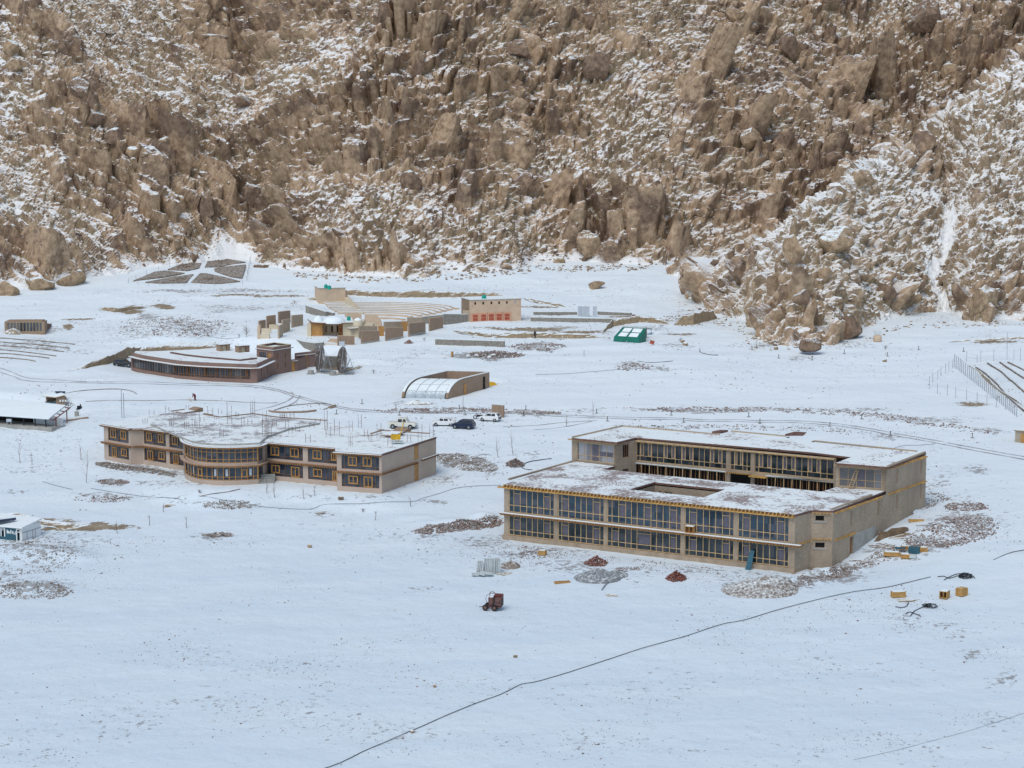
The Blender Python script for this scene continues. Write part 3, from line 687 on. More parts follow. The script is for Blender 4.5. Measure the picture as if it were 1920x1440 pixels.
# far ridge so that the mountain goes on beyond its crest and sideways
fx = np.arange(-1600, 1601, 20.0); fy = np.arange(770, 1500, 20.0); FX, FY = np.meshgrid(fx, fy)
FZ = 120+np.clip((FY-780)*0.55, 0, 320)+40*fbm(FX/150, FY/150, 4, 3)
far = grid_mesh('far_mountainside', FX, FY, FZ, M['mountain'], attrs={'rock': np.ones(FX.shape), 'snowy': np.zeros(FX.shape)}); tag(far, kind='structure')
def MP(px, py):
    "point of the mountainside seen at picture point"
    d = ray(px, py); t = np.arange(440, 785, 0.7)
    ix = np.clip(((d[0]*t+215)/0.42).astype(int), 0, MX.shape[1]-1); iy = np.clip(((d[1]*t-446)/0.42).astype(int), 0, MX.shape[0]-1)
    z = (RZ+0*RZ)[iy, ix]; hit = np.argmax(CZ+d[2]*t < z)
    if hit == 0: return GP(px, py)
    return Vector((d[0]*t[hit], d[1]*t[hit], CZ+d[2]*t[hit]))
# ------------------------------------------------------------------ facade helper
class Face:
    "a vertical wall plane through two plan points; the outside is on the right-hand side when walking from p0 to p1"
    def __init__(s, p0, p1):
        s.p0 = Vector((p0[0], p0[1])); s.p1 = Vector((p1[0], p1[1])); s.L = (s.p1-s.p0).length
        s.d = (s.p1-s.p0)/s.L; s.n = Vector((s.d.y, -s.d.x))
    def pt(s, u, z, o=0.0):
        q = s.p0+s.d*u+s.n*o; return Vector((q.x, q.y, z))
    def u(s, px, z):
        "distance along the wall of the picture column px at height z"
        a = (px-960)/F                       # X = a*(Y*cp-(z-CZ)*sp)
        k = -a*(z-CZ)*sp
        # p0.x+d.x*u = a*cp*(p0.y+d.y*u)+k
        return (a*cp*s.p0.y+k-s.p0.x)/(s.d.x-a*cp*s.d.y)
    def z(s, px, py):
        d = ray(px, py); a = d[0]/d[1]       # X=aY
        uu = (a*s.p0.y-s.p0.x)/(s.d.x-a*s.d.y); q = s.p0+s.d*uu; t = q.y/d[1]
        return CZ+d[2]*t
    def box(s, mb, u0, u1, z0, z1, o0, o1, m=0):
        b = [s.pt(u0, z0, o1), s.pt(u1, z0, o1), s.pt(u1, z0, o0), s.pt(u0, z0, o0)]
        t = [s.pt(u0, z1, o1), s.pt(u1, z1, o1), s.pt(u1, z1, o0), s.pt(u0, z1, o0)]
        mb.hexa(b, t, m)
    def wall(s, mb, u0, u1, z0, z1, holes=(), depth=0.3, m=0, o=0.0):
        us = sorted({u0, u1} | {h[0] for h in holes} | {h[1] for h in holes}); zs = sorted({z0, z1} | {h[2] for h in holes} | {h[3] for h in holes})
        us = [q for q in us if u0 <= q <= u1]; zs = [q for q in zs if z0 <= q <= z1]
        for a, b in zip(us, us[1:]):
            for c, d in zip(zs, zs[1:]):
                mu, mz = (a+b)/2, (c+d)/2
                if any(h[0] < mu < h[1] and h[2] < mz < h[3] for h in holes): continue
                mb.quad(s.pt(a, c, o), s.pt(b, c, o), s.pt(b, d, o), s.pt(a, d, o), m)
        for a, b, c, d in holes:
            mb.quad(s.pt(a, c, o), s.pt(a, d, o), s.pt(a, d, o-depth), s.pt(a, c, o-depth), m)
            mb.quad(s.pt(b, d, o), s.pt(b, c, o), s.pt(b, c, o-depth), s.pt(b, d, o-depth), m)
            mb.quad(s.pt(a, d, o), s.pt(b, d, o), s.pt(b, d, o-depth), s.pt(a, d, o-depth), m)
            mb.quad(s.pt(b, c, o), s.pt(a, c, o), s.pt(a, c, o-depth), s.pt(b, c, o-depth), m)
def window(face, root, u0, u1, z0, z1, mull=(), trans=(), glass='glassB', frame='wood', fw=0.085, o=-0.10, sashes=(), name='window', panes=None):
    "one framed window: frame mesh (thing's part) with its glass as sub-part; sashes: (u0,u1,z0,z1)"
    f = MB(); g = MB()
    face.box(f, u0, u0+fw, z0, z1, o-.06, o+.05); face.box(f, u1-fw, u1, z0, z1, o-.06, o+.05)
    face.box(f, u0+fw, u1-fw, z0, z0+fw, o-.06, o+.05); face.box(f, u0+fw, u1-fw, z1-fw, z1, o-.06, o+.05)
    for m in mull: face.box(f, m-fw*.45, m+fw*.45, z0+fw, z1-fw, o-.055, o+.045)
    for t in trans:
        a, b, zt = t if isinstance(t, tuple) else (u0+fw, u1-fw, t)
        face.box(f, a, b, zt-fw*.42, zt+fw*.42, o-.05, o+.052)
    for a, b, c, d in sashes:
        w_ = fw*1.1
        face.box(f, a, a+w_, c, d, o-.03, o+.09); face.box(f, b-w_, b, c, d, o-.03, o+.09)
        face.box(f, a+w_, b-w_, c, c+w_, o-.03, o+.09); face.box(f, a+w_, b-w_, d-w_, d, o-.03, o+.09)
    face.box(g, u0+.02, u1-.02, z0+.02, z1-.02, o-.045, o-.02)
    fo = f.build(name, M[frame], root)
    pa = g.build('glass', M[glass], fo)
    if panes:
        for a, b, c, d in panes:
            q = MB(); face.box(q, a, b, c, d, o-.02, o-.005); q.build('plastic_sheet', M['curtain'], fo)
    return fo
def slab(mb, poly, z0, z1, m=0, holes=()): mb.prism(poly, z0, z1, m, holes)
def inset(poly, d):
    n = len(poly); out = []
    A = sum(poly[i][0]*poly[(i+1) % n][1]-poly[(i+1) % n][0]*poly[i][1] for i in range(n)); sgn = 1 if A > 0 else -1
    for i in range(n):
        a = Vector(poly[i-1]); b = Vector(poly[i]); c = Vector(poly[(i+1) % n])
        e1 = (b-a).normalized(); e2 = (c-b).normalized(); n1 = Vector((-e1.y, e1.x))*sgn; n2 = Vector((-e2.y, e2.x))*sgn
        k = n1+n2; k = k/max(k.dot(n1), 0.3); out.append((b.x+k.x*d, b.y+k.y*d))
    return out
# ------------------------------------------------------------------ big unfinished block building on the right
RB = thing('block_building', 'large unfinished two-storey building of tan blocks around a courtyard, with long rows of timber windows', 'building', (b_fl[0], b_fl[1], 0))
q = lambda px, py, z: xy(px, py, z)
fl, fr = b_fl, b_fr
m1 = Face(fl, fr)
s1_ = q(1521, 957, BH); s2_ = q(1562, 957.8, BH)
ff = Face(fl, fr); L = ff.L
rec1 = Face(fr, s1_); rec2 = Face(s1_, s2_)
c5 = q(1661, 921, BH); mr = q(1736, 897.5, BH)
sideR = Face(s2_, mr); uc5 = sideR.u(1661, BH)
walls = MB()
# front facade: plinth, corner strips, pillars, spandrels
pl = MB()
ff.box(pl, -0.15, L+0.1, -0.9, 0.62, -0.4, 0.28); rec1.box(pl, 0.3, rec1.L, -0.9, 0.25, -0.4, 0.1)
pl.build('plinth', M['plinthB'], RB)
bayx = [(954, 1039, 1), (1046, 1132.5, 2), (1138.3, 1277, 3), (1283.5, 1376, 4), (1383, 1479, 5)]
mu = {1: [963, 975, 987, 997.5, 1007.5, 1019, 1031], 2: [1053, 1065.6, 1078, 1088.7, 1099, 1111.5, 1124.3],
      3: [1147, 1159.5, 1172.5, 1183.2, 1194, 1207, 1220, 1230.7, 1242.6, 1255, 1268], 4: [1292, 1305.6, 1318, 1329.4, 1341, 1354, 1367.5], 5: [1392, 1405.6, 1419, 1430.8, 1443, 1456.6, 1470.6]}
sash = {1: [(963, 975), (1019, 1031)], 2: [(1053, 1065.6), (1111.5, 1124.3)], 3: [(1159.5, 1172.5), (1207, 1220), (1255, 1268)], 4: [(1292, 1305.6), (1354, 1367.5)], 5: [(1392, 1405.6), (1456.6, 1470.6)]}
prev = 0.0; rr = random.Random(4)
for a, b, k in bayx:
    ua, ub = ff.u(a, 4), ff.u(b, 4)
    ff.box(walls, prev+.002, ua, 0.62, 7.55, -0.35, 0.0); prev = ub
    for lev, (z0, z1) in enumerate(((0.66, 3.55), (4.05, 7.5))):
        zt = z0+(z1-z0)*(0.30 if lev else 0.27); ms = [ff.u(x, 4) for x in mu[k]]
        sx = sash[k]
        if k == 3 and lev == 0: sx = [(1147, 1159.5), (1194, 1220), (1255, 1268)]
        if k == 3 and lev == 0: ms = [ff.u(x, 4) for x in mu[3] if x != 1207]
        zh = z1-(z1-z0)*0.19
        tr = [zt]; pn = []; sh = []
        for x0, x1 in sx:
            u0, u1 = ff.u(x0, 4), ff.u(x1, 4); tr.append((u0, u1, zh)); pn.append((u0+.18, u1-.1, zt+.12, zh-.1))
            sh.append((u0+.13, u1-.03, zt+.05, zh-.05))
        window(ff, RB, ua+.003, ub-.003, z0, z1, ms, tr, 'glassB' if lev else 'glassB2', 'wood', 0.10, -0.12, (), 'window', pn)
        if lev == 0: ff.box(walls, ua, ub, 3.56, 4.04, -0.35, -0.03)
ff.box(walls, prev, L, 0.62, 7.55, -0.35, 0.0)
# recessed right front corner, small windows
def hole(f, x0, x1, y0, y1):
    xm = (x0+x1)/2; return (f.u(x0, f.z(xm, (y0+y1)/2)), f.u(x1, f.z(xm, (y0+y1)/2)), f.z(xm, y1), f.z(xm, y0))
rec1.wall(walls, 0, rec1.L, -0.9, 7.75)
h2 = [hole(rec2, 1529, 1545, 967, 976.5), hole(rec2, 1528.5, 1546, 1017.5, 1027)]
rec2.wall(walls, 0, rec2.L, -0.9, 7.75, h2, 0.35)
for h in h2:
    f = MB(); rec2.box(f, h[0], h[1], h[2], h[3], -0.4, -0.33); f.build('window_opening', M['dark'], RB)
    f = MB(); rec2.box(f, h[0]-.35, h[1]+.35, h[2]-.22, h[2]-.02, 0.004, 0.10); f.build('sill', M['concrete'], RB)
# right side wall, two storeys at the front, raised by one storey at the rear
slots = [hole(sideR, 1680, 1684, 880, 905), hole(sideR, 1725.5, 1729, 862, 887), hole(sideR, 1680, 1683.5, 928, 953), hole(sideR, 1725, 1728, 908, 934),
         hole(sideR, 1645, 1649, 940, 966), hole(sideR, 1594.5, 1598, 958, 985), hole(sideR, 1593.5, 1599, 1007, 1042)]
sideR.wall(walls, 0, uc5, 0.0, 7.75, [s for s in slots if s[1] < uc5], 0.3)
sideR.wall(walls, uc5, sideR.L, 0.0, BT-0.25, [s for s in slots if s[0] > uc5], 0.3)
for i, s in enumerate(slots):
    f = MB(); sideR.box(f, s[0], s[1], s[2], s[3], -0.12 if i < 6 else -0.28, -0.05 if i < 6 else -0.2)
    f.build('blocked_slot' if i < 6 else 'door', M['mudbrick'] if i < 6 else M['wooddk'], RB)
f = MB(); u0, u1 = sideR.u(1599.5, 2), sideR.u(1641, 2); sideR.box(f, u0, u1, 0.3, 3.75, 0.003, 0.06); f.build('concrete_strip', M['concrete'], RB)
# left side wall (seen only as an edge) and back walls
c_l3 = q(1072, 864, BH); c_bl = q(1165, 800, BT); c_br = (mr[0], mr[1]); lft = Face(c_bl, fl)
lft.wall(walls, 0, lft.L, 0.0, 7.7); u3 = lft.L-(Vector(c_l3)-Vector(fl)).length
lft.wall(walls, 0, u3, 7.7, BT-0.25)
bk = Face(c_br, c_bl); bk.wall(walls, 0, bk.L, 2.0, BT-0.3)
# rear wing fronts
c_b1 = q(1152, 872.5, BH); w0 = q(1193, 865.5, 8.1); w1 = q(1566, 902, 8.1); c4 = q(1566.3, 914, BH)
bayL = Face(c_l3, c_b1); retL = Face(c_b1, w0); rear = Face(w0, w1); retR = Face(w1, c4); bayR = Face(c4, c5)
TT = BT-0.3
u0, u1 = bayL.u(1082, 9), bayL.u(1150.5, 9)
bayL.wall(walls, 0, bayL.L, 7.7, TT, [(u0, u1, 8.25, 11.05)], 0.25)
window(bayL, RB, u0+.003, u1-.003, 8.25, 11.05, [bayL.u(x, 9.5) for x in (1095, 1108, 1123, 1137)], [9.1], 'plastic', 'wood', 0.07, -0.1, (), 'window', [(bayL.u(1110, 9), bayL.u(1122, 9), 8.4, 10.9), (bayL.u(1124, 9), bayL.u(1150, 9), 9.2, 9.9)])
h = (retL.u(1167.5, 10), retL.u(1179, 10), 9.0, 11.0); h_ = (h[0], h[1], 5.3, 7.2)
retL.wall(walls, 0, retL.L, 4.0, TT, [h, h_], 0.3)
for z0, z1 in ((9.0, 11.0), (5.3, 7.2)): window(retL, RB, h[0]+.002, h[1]-.002, z0, z1, [h[0]+(h[1]-h[0])*.35, h[0]+(h[1]-h[0])*.68], (), 'glassB2', 'wooddk', 0.09, -0.12)
# rear facade above the courtyard
groups = [[(1193, 1199.7, 0), (1200.3, 1221.5, 1), (1222, 1232.5, 0), (1233, 1244, 0), (1244.5, 1265.8, 1), (1266.3, 1277.5, 0), (1278, 1299.5, 1), (1300, 1310.5, 0), (1311, 1320.3, 0), (1320.8, 1330.8, 0), (1331.3, 1353.8, 1), (1354.3, 1362.3, 0)],
          [(1369, 1376.5, 0), (1377, 1392.5, 1), (1393, 1400.3, 0), (1400.8, 1408, 0)],
          [(1414.5, 1422.3, 0), (1422.8, 1446, 1), (1446.5, 1456.5, 0), (1457, 1467, 0), (1467.5, 1491.3, 1), (1491.8, 1503, 0), (1503.5, 1514.3, 0), (1514.8, 1538.5, 1), (1539, 1550.5, 0), (1551, 1563.5, 0)]]
ends = []
for gi, gr in enumerate(groups):
    a, b = rear.u(gr[0][0], 9.8), rear.u(gr[-1][1], 9.8); ends.append((a, b))
    ms = [rear.u(x[1], 9.8) for x in gr[:-1]]; tr = [9.05]; pn = []; extra = []
    for x0, x1, wide in gr:
        if wide:
            ua, ub = rear.u(x0, 9.8), rear.u(x1, 9.8); w = ub-ua; pn += [(ua+w*.05, ua+w*.3, 9.12, 11.0), (ua+w*.72, ub-w*.04, 9.12, 11.0)]
            extra += [(ua+w*.02, ua+w*.33, 9.1, 11.1), (ua+w*.68, ub-w*.02, 9.1, 11.1)]
    window(rear, RB, a+.003, b-.003, 8.25, 11.2, ms, tr, 'glassB2', 'wood', 0.085, -0.12, extra, 'window', pn)
us = [0.0]+[e for ab in ends for e in ab]+[rear.L]
for i in range(0, len(us), 2):
    if us[i+1]-us[i] > 0.02: rear.box(walls, us[i], us[i+1], 4.0, TT-.02, -0.35, 0.03)
for a, b in ends: rear.box(walls, a, b, 11.21, TT-.02, -0.35, -0.02); rear.box(walls, a, b, 7.75, 8.24, -0.35, -0.02)
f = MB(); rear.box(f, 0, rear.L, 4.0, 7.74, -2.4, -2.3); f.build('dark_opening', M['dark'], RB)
f = MB()
for i in range(62):
    uu = 0.4+i*(rear.L-0.8)/61+rr.uniform(-.12, .12)
    if ends[0][1] < uu < ends[2][0]: continue
    a = rear.pt(uu, 4.2, -0.4); b = rear.pt(uu+rr.uniform(-.1, .1), 7.7, -0.4); f.bar(a, b, 0.09)
build_each(f, 'prop', M['wooddk'], RB)
for (xa, ya, xb, yb) in ((1184.5, 868, 1361, 885.5), (1436, 893, 1566, 904.5)):
    f = MB(); a = q(xa, ya, 7.85); b = q(xb, yb, 7.85); ea = Face(a, b)
    wa, wb = rear.pt(rear.u(xa+7, 7.9), 7.9), rear.pt(min(rear.u(xb, 7.9), rear.L), 7.9)
    f.prism([a, b, (wb.x, wb.y), (wa.x, wa.y)], 7.78, 7.9); o_ = f.build('sunshade', M['concrete'], RB)
    f = MB(); f.prism(inset([a, b, (wb.x, wb.y), (wa.x, wa.y)], .05), 7.902, 7.97); f.build('snow', M['snow'], o_)
    f = MB(); n = int(ea.L/1.35)
    for i in range(n+1):
        p_ = ea.pt(0.15+(ea.L-.3)*i/n, 7.77, -0.12); f.bar(p_, (p_.x+rr.uniform(-.15, .15), p_.y, 4.4), 0.11)
    build_each(f, 'strut', M['wood'], o_)
f = MB(); a = rear.u(1408, 8); b = rear.u(1440, 8); rear.box(f, a, b, 7.6, 7.78, 0.04, 0.9); a = rear.u(1364, 8)
for i in range(12): 
    uu = a+(b-a)*0.62*i/12; rear.box(f, uu, uu+.12, 7.80, 7.94, 0.04, 0.6)
build_each(f, 'beam', M['woodyel'], RB)
retR.wall(walls, 0, retR.L, 4, TT)
u0, u1 = bayR.u(1573, 9), bayR.u(1653.5, 9)
bayR.wall(walls, 0, bayR.L, 7.7, TT, [(u0, u1, 8.25, 11.05)], 0.25)
window(bayR, RB, u0+.003, u1-.003, 8.25, 11.05, [bayR.u(x, 9.5) for x in (1590, 1605.6, 1622.5, 1639)], [9.3, (bayR.u(1639, 9.5), u1-.08, 10.5)], 'plastic', 'wood', 0.075, -0.1, (), 'window', [(bayR.u(1607, 9), bayR.u(1621, 9), 8.4, 10.9)])
# small courtyard in the front wing
hc = [q(1181, 918, BH), q(1318.7, 932.6, BH), q(1358.7, 918, BH), q(1227.5, 904.4, BH)]
hin = [Face(hc[3], hc[2]), Face(hc[0], hc[3])]
zf = 7.55
hb = Face(hc[3], hc[2]); ho = [hole(hb, 1245, 1261, 914.5, 928), (hb.u(1276, 6), hb.u(1305, 6), 3.6, 6.5), hole(hb, 1236, 1239, 914.5, 928), (hb.u(1331, 6), hb.u(1343, 6), 3.5, 6.6)]
ho[0] = (ho[0][0], ho[0][1], 5.1, 6.8); ho[2] = (ho[2][0], ho[2][1], 5.1, 6.8)
hb.wall(walls, 0, hb.L, 0, zf, ho, 0.5)
window(hb, RB, ho[0][0]+.002, ho[0][1]-.002, 5.1, 6.8, [(ho[0][0]*.5+ho[0][1]*.5)], [6.0], 'glassB2', 'wood', 0.1, -0.12)
f = MB()
for h in ho[1:]: hb.box(f, h[0], h[1], h[2], h[3], -0.6, -0.5)
build_each(f, 'doorway', M['dark'], RB)
hl = Face(hc[0], hc[3]); hl.wall(walls, 0, hl.L, 0, zf, [(hl.u(1205, 6), hl.u(1215, 6), 5.1, 6.8)], 0.4); f = MB(); hl.box(f, hl.u(1204, 6), hl.u(1216, 6), 5.0, 6.9, -.5, -.42); f.build('window_opening', M['dark'], RB)
hr = Face(hc[2], hc[1]); hr.wall(walls, 0, hr.L, 0, zf); hfr = Face(hc[1], hc[0]); hfr.wall(walls, 0, hfr.L, 0, zf)
# rear wall of the front wing (towards the big courtyard)
e1, e2, e3 = q(1153, 874.5, BH), q(1132, 880, BH), q(1540, 922, BH)
for a, b in ((e3, e2), (c4, e3), (e2, e1)): Face(a, b).wall(walls, 0, Face(a, b).L, 3.9, 7.7)
walls.build('wall', M['block'], RB)
# roofs
e_l = ff.pt(-0.1, 0, .12); e_r = ff.pt(L+.05, 0, .12)
front_poly = [(e_l.x, e_l.y), (e_r.x, e_r.y), q(1522, 957, BH), q(1562.5, 957.8, BH), c5, c4, e3, e2, e1, c_l3]
roof = MB(); roof.prism(front_poly, 7.72, 7.98, 0, [hc]); ro = roof.build('roof', M['brownedge'], RB)
sn = MB(); sn.prism(inset(front_poly, 0.12), 7.984, 8.05, 0, [inset(hc, -0.12)]); sn.build('roof_snow', M['roofB'], ro)
rear_poly = [q(1072, 821, BT), q(1157.5, 829.4, BT), q(1193, 820.6, BT), q(1520, 848, BT), q(1595, 857.3, BT), q(1565.5, 868, BT), q(1666, 875.8, BT), q(1736.5, 848.9, BT), q(1720, 847.5, BT),
             q(1540, 831.2, BT), q(1522, 829, BT), q(1527, 826.5, BT), q(1474, 821, BT), q(1480, 819, BT), q(1372, 809.6, BT), q(1350, 816, BT), q(1280, 809.4, BT), q(1165, 800, BT)]
roof = MB(); roof.prism(rear_poly, BT-.28, BT-.02, 0); ro2 = roof.build('roof', M['brownedge'], RB)
sn = MB(); sn.prism(inset(rear_poly, 0.14), BT-.016, BT+.04, 0); sn.build('roof_snow', M['roofC'], ro2)
# low kerbs on the roof edges
def kerb(a, b, z, h=0.22, w=0.3, m=0):
    fc = Face(a, b); kb = MB(); fc.box(kb, 0, fc.L, z, z+h, -w, 0.0, m); kb.build('kerb', M['block_plain'], ro2)
kerb(q(1165, 800, BT), q(1072, 821, BT), BT+.0); kerb(q(1280, 809.4, BT), q(1165, 800, BT), BT); kerb(q(1350, 816, BT), q(1280, 809.4, BT), BT); kerb(q(1474, 819, BT), q(1372, 809.6, BT), BT)
kerb(q(1720, 847.5, BT), q(1527, 828, BT), BT); kerb(q(1077, 865, BH), q(952, 900, BH), BH, 0.25); kerb(q(1560, 957.6, BH), q(1636, 929.8, BH), BH, .25); kerb(q(1666, 875.8, BT), q(1736.5, 848.9, BT), BT, .2)
# timber eaves, ledge and joist ends
ev = MB(); ff.box(ev, -0.9, L+0.0, 7.57, 7.71, -0.2, 0.55); n = 80
for i in range(n):
    uu = 0.15+(L-0.4)*i/(n-1); ff.box(ev, uu, uu+.13, 7.73, 8.02+rr.uniform(-.02, .05), -0.4, 0.62+rr.uniform(-.05, .07))
build_each(ev, 'rafter', M['woodyel'], RB)
lg = MB(); ff.box(lg, -0.35, L+1.15, 3.80, 3.95, -0.1, 0.85); lo_ = lg.build('ledge', M['wooddk'], RB)
jm = MB(); ff.box(jm, -0.3, L+1.1, 3.58, 3.795, 0.005, 0.28)
for i in range(96):
    uu = -0.2+(L+1.1)*i/96; ff.box(jm, uu, uu+.14, 3.62, 3.78, 0.29, 0.78)
build_each(jm, 'joist', M['woodor'], lo_)
sm = MB(); ff.box(sm, -0.33, L+1.12, 3.953, 4.01, 0.25, 0.82); sm.build('ledge_snow', M['snow'], lo_)
def joists(face, u0, u1, z, step=0.55, mat='woodyel', out=0.28, big=()):
    j = MB(); n = int((u1-u0)/step)
    for i in range(n+1):
        uu = u0+(u1-u0)*i/max(n, 1); face.box(j, uu, uu+.13, z, z+.14, 0.003, out)
    for ub in big: face.box(j, ub-.9, ub+.9, z+.01, z+.24, 0.003, out+.05)
    face.box(j, u0, u1, z+.142, z+.19, 0.004, out*.5); return j.build('joist_frame', M[mat], RB)
joists(rec1, 0.6, rec1.L-.3, 3.72); joists(rec2, 0.2, rec2.L-.3, 3.9, 0.4, out=.35); joists(rec2, 0.2, rec2.L-.4, 7.5, 0.45, out=.4)
joists(sideR, 0.6, sideR.u(1600, 4), 3.72, big=[sideR.u(1596, 4)]); joists(sideR, 0.5, sideR.u(1645, 7.5), 7.5, big=[sideR.u(1596, 8), sideR.u(1646, 8)])
joists(sideR, sideR.u(1665, 8), sideR.L-.2, 7.55, big=[sideR.u(1682, 8), sideR.u(1728, 8)]); joists(sideR, sideR.u(1668, 11), sideR.L-.2, BT-.55, big=[sideR.u(1728, 11)])
for fc, a, b in ((bayL, -0.5, bayL.L+.6), (rear, 0.1, rear.L-.1), (bayR, -0.1, bayR.L+.5)):
    j = MB(); fc.box(j, a, b, BT-.48, BT-.31, 0.004, 0.45); j.build('eave_beam', M['wood'], RB)
# objects standing on or against this building
def boxframe(name, label, cat, p, sx, sy, sz, rz, mat, group=None, wall_=0.07, mid=True, back=True, mat2='wooddk'):
    r = thing(name, label, cat, p, rz, group); b = MB()
    for x in (-1, 1): b.box((x*(sx/2-wall_/2), 0, sz/2), (wall_, sy, sz))
    b.box((0, 0, wall_/2), (sx-2*wall_, sy, wall_)); b.box((0, 0, sz-wall_/2), (sx-2*wall_, sy, wall_))
    if mid: b.box((0, 0, sz/2), (wall_, sy*.96, sz-2*wall_))
    b.build('frame', M[mat], r, local=True)
    if back: b = MB(); b.box((0, sy*0.3, sz/2), (sx-2*wall_-.01, .03, sz-2*wall_-.01)); b.build('back_board', M[mat2], r, local=True)
    b = MB(); b.box((0, 0, sz+.035), (sx*.97, sy*.95, .06)); b.build('snow', M['snow'], r, local=True)
    return r
p = ff.pt(ff.u(1296.5, 4.4), 4.03, 0.45); ang = math.atan2(ff.d.y, ff.d.x)
boxframe('crate', 'open wooden crate with two dark holes standing on the ledge between the two storeys', 'crate', p, 1.25, 0.7, 0.95, ang, 'woodor', 'wooden crates')
ld = MB(); a0 = bayR.u(1594, 8.4); 
pA, pB = bayR.pt(a0-.1, 8.06, .75), bayR.pt(a0+.75, 10.9, .12); dx = bayR.d*0.55; dv = Vector((dx.x, dx.y, 0))
ld.bar(pA, pB, .06); ld.bar(pA+dv, pB+dv, .06)
for i in range(1, 9): ld.bar(pA.lerp(pB, i/9), pA.lerp(pB, i/9)+dv, .05)
tag(ld.build('ladder', M['wood'], loc=pA), 'wooden ladder leaning on the upper corner window of the block building', 'ladder')
bd = MB(); u_ = ff.u(1409, 1); g0 = ff.pt(u_, -0.15, 1.25); g1 = ff.pt(u_+.15, 2.5, .32); du = Vector((ff.d.x, ff.d.y, 0))
bd.hexa([g0-du*.42, g0+du*.42, g0+du*.42+Vector((0, .05, 0)), g0-du*.42+Vector((0, .05, 0))], [g1-du*.22, g1+du*.42, g1+du*.42+Vector((0, .05, 0)), g1-du*.22+Vector((0, .05, 0))])
tag(bd.build('board', M['blue'], loc=g0), 'blue-green board leaning against the ground-floor windows of the block building', 'board')
# ------------------------------------------------------------------ two-storey plastered building with the round glazed bay
wp = [q(196, 862, A0), q(245.5, 871, A0), q(269, 870, A0), q(345, 881.7, A0), q(498.5, 899, A0), q(632, 911.5, A0), q(632.5, 919.5, A0), q(716, 925, A0), q(818, 889, A0)]
RA = thing('plastered_building', 'tan plastered building with round glazed bay and bare steel bars rising from its roof', 'building', (wp[0][0], wp[0][1], A0))
HA = AT-A0; zL0, zL1 = A0+0.115*HA, A0+0.455*HA; zU0, zU1 = A0+0.565*HA, A0+0.945*HA; zM0, zM1 = A0+.475*HA, A0+.52*HA
fw1, fre, fm1, fm2, fst, fw2, fsd = (Face(wp[0], wp[1]), Face(wp[1], wp[2]), Face(wp[2], wp[3]), Face(wp[4], wp[5]), Face(wp[5], wp[6]), Face(wp[6], wp[7]), Face(wp[7], wp[8]))
wallA = MB()
def secA(face, x0, x1, ups, los, mulls=()):
    ua, ub = face.u(x0, A0+3), face.u(x1, A0+3)
    for lev, (z0, z1, lst) in enumerate(((zL0, zL1, los), (zU0, zU1, ups))):
        sh = []; tr = [z0+(z1-z0)*.2]; ms = [face.u(m_, A0+3) for m_ in mulls]
        for s in lst:
            a, b = face.u(s[0], A0+3), face.u(s[1], A0+3); door = len(s) > 2
            sh.append((a, b, z0+.05 if door else z0+(z1-z0)*.22, z1-(z1-z0)*.16)); mid = (a+b)/2
            sh.append((a+.14, mid-.02, sh[-1][2]+.12, sh[-1][3]-.12)); sh.append((mid+.02, b-.14, sh[-2][2]+.12, sh[-2][3]-.12))
        fo = window(face, RA, ua+.003, ub-.003, z0, z1, ms, tr, 'glassA', 'wooddk', 0.05, -0.15, (), 'window')
        g = MB()
        for i, (a, b, c, d) in enumerate(sh):
            w_ = .11 if i % 3 == 0 else .06
            o0, o1 = -.125, (-.03 if i % 3 == 0 else -.06)
            face.box(g, a, a+w_, c, d, o0, o1); face.box(g, b-w_, b, c, d, o0, o1); face.box(g, a+w_, b-w_, c, c+w_, o0, o1); face.box(g, a+w_, b-w_, d-w_, d, o0, o1)
            if i % 3 == 2:
                k = sh[i-2]; g.build('casement_frame', M['woodor'], fo); g = MB()
    face.box(wallA, ua, ub, A0-.9, zL0, -.3, 0.02); face.box(wallA, ua, ub, zL1, zM0, -.3, -.02); face.box(wallA, ua, ub, zM0, zU0, -.3, -.02); face.box(wallA, ua, ub, zU1, AT-.3, -.3, -.02)
    return ua, ub
def fillA(face, cuts):
    e = 0.0
    for a, b in cuts+[(face.L, face.L)]:
        if a-e > .03: face.box(wallA, e, a, A0-.9, AT-.28, -.3, 0.0)
        e = b
fillA(fw1, [secA(fw1, 203, 241.5, [(206.6, 217.7), (225.7, 236.3)], [(209, 217.7, 1), (226.4, 237)], (222,))])
fillA(fre, [])
fillA(fm1, [secA(fm1, 270, 311.3, [(273.9, 284.8), (296, 306.3)], [(275.6, 286.3, 1), (296.5, 307.9)], (288, 293)), secA(fm1, 317.8, 344, [(322.5, 333.7)], [(324.3, 333.7, 1)], (320, 338))])
fillA(fm2, [secA(fm2, 500, 568, [(507.2, 523.1), (543.7, 560.2)], [(508, 524), (545, 561, 1)], (533.5, 564)), secA(fm2, 577.3, 631.5, [(586, 602.8), (620.6, 631)], [(586.5, 603.4), (622.5, 631.3, 1)], (611, 617))])
fillA(fst, []); fillA(fw2, [secA(fw2, 640.5, 711, [(652.5, 669.4), (680, 697)], [(653, 671), (681.6, 698.4, 1)], (646, 675, 703))])
hd = [(fsd.u(776.5, AM+1), fsd.u(784.8, AM+1), zU0-.0, zU1-.15), (fsd.u(776.8, A0+1), fsd.u(785.2, A0+1), A0+.05, zL1-.1)]
fsd.wall(wallA, 0, fsd.L, A0-.9, AT-.28, hd, .25)
for h in hd:
    f = MB(); fsd.box(f, h[0], h[1], h[2], h[3], -.2, -.1); d_ = f.build('door', M['woodor'], RA)
    f = MB(); fsd.box(f, h[0]-.1, h[1]+.1, h[3]+.01, h[3]+.14, .004, .08); f.build('lintel', M['wooddk'], d_)
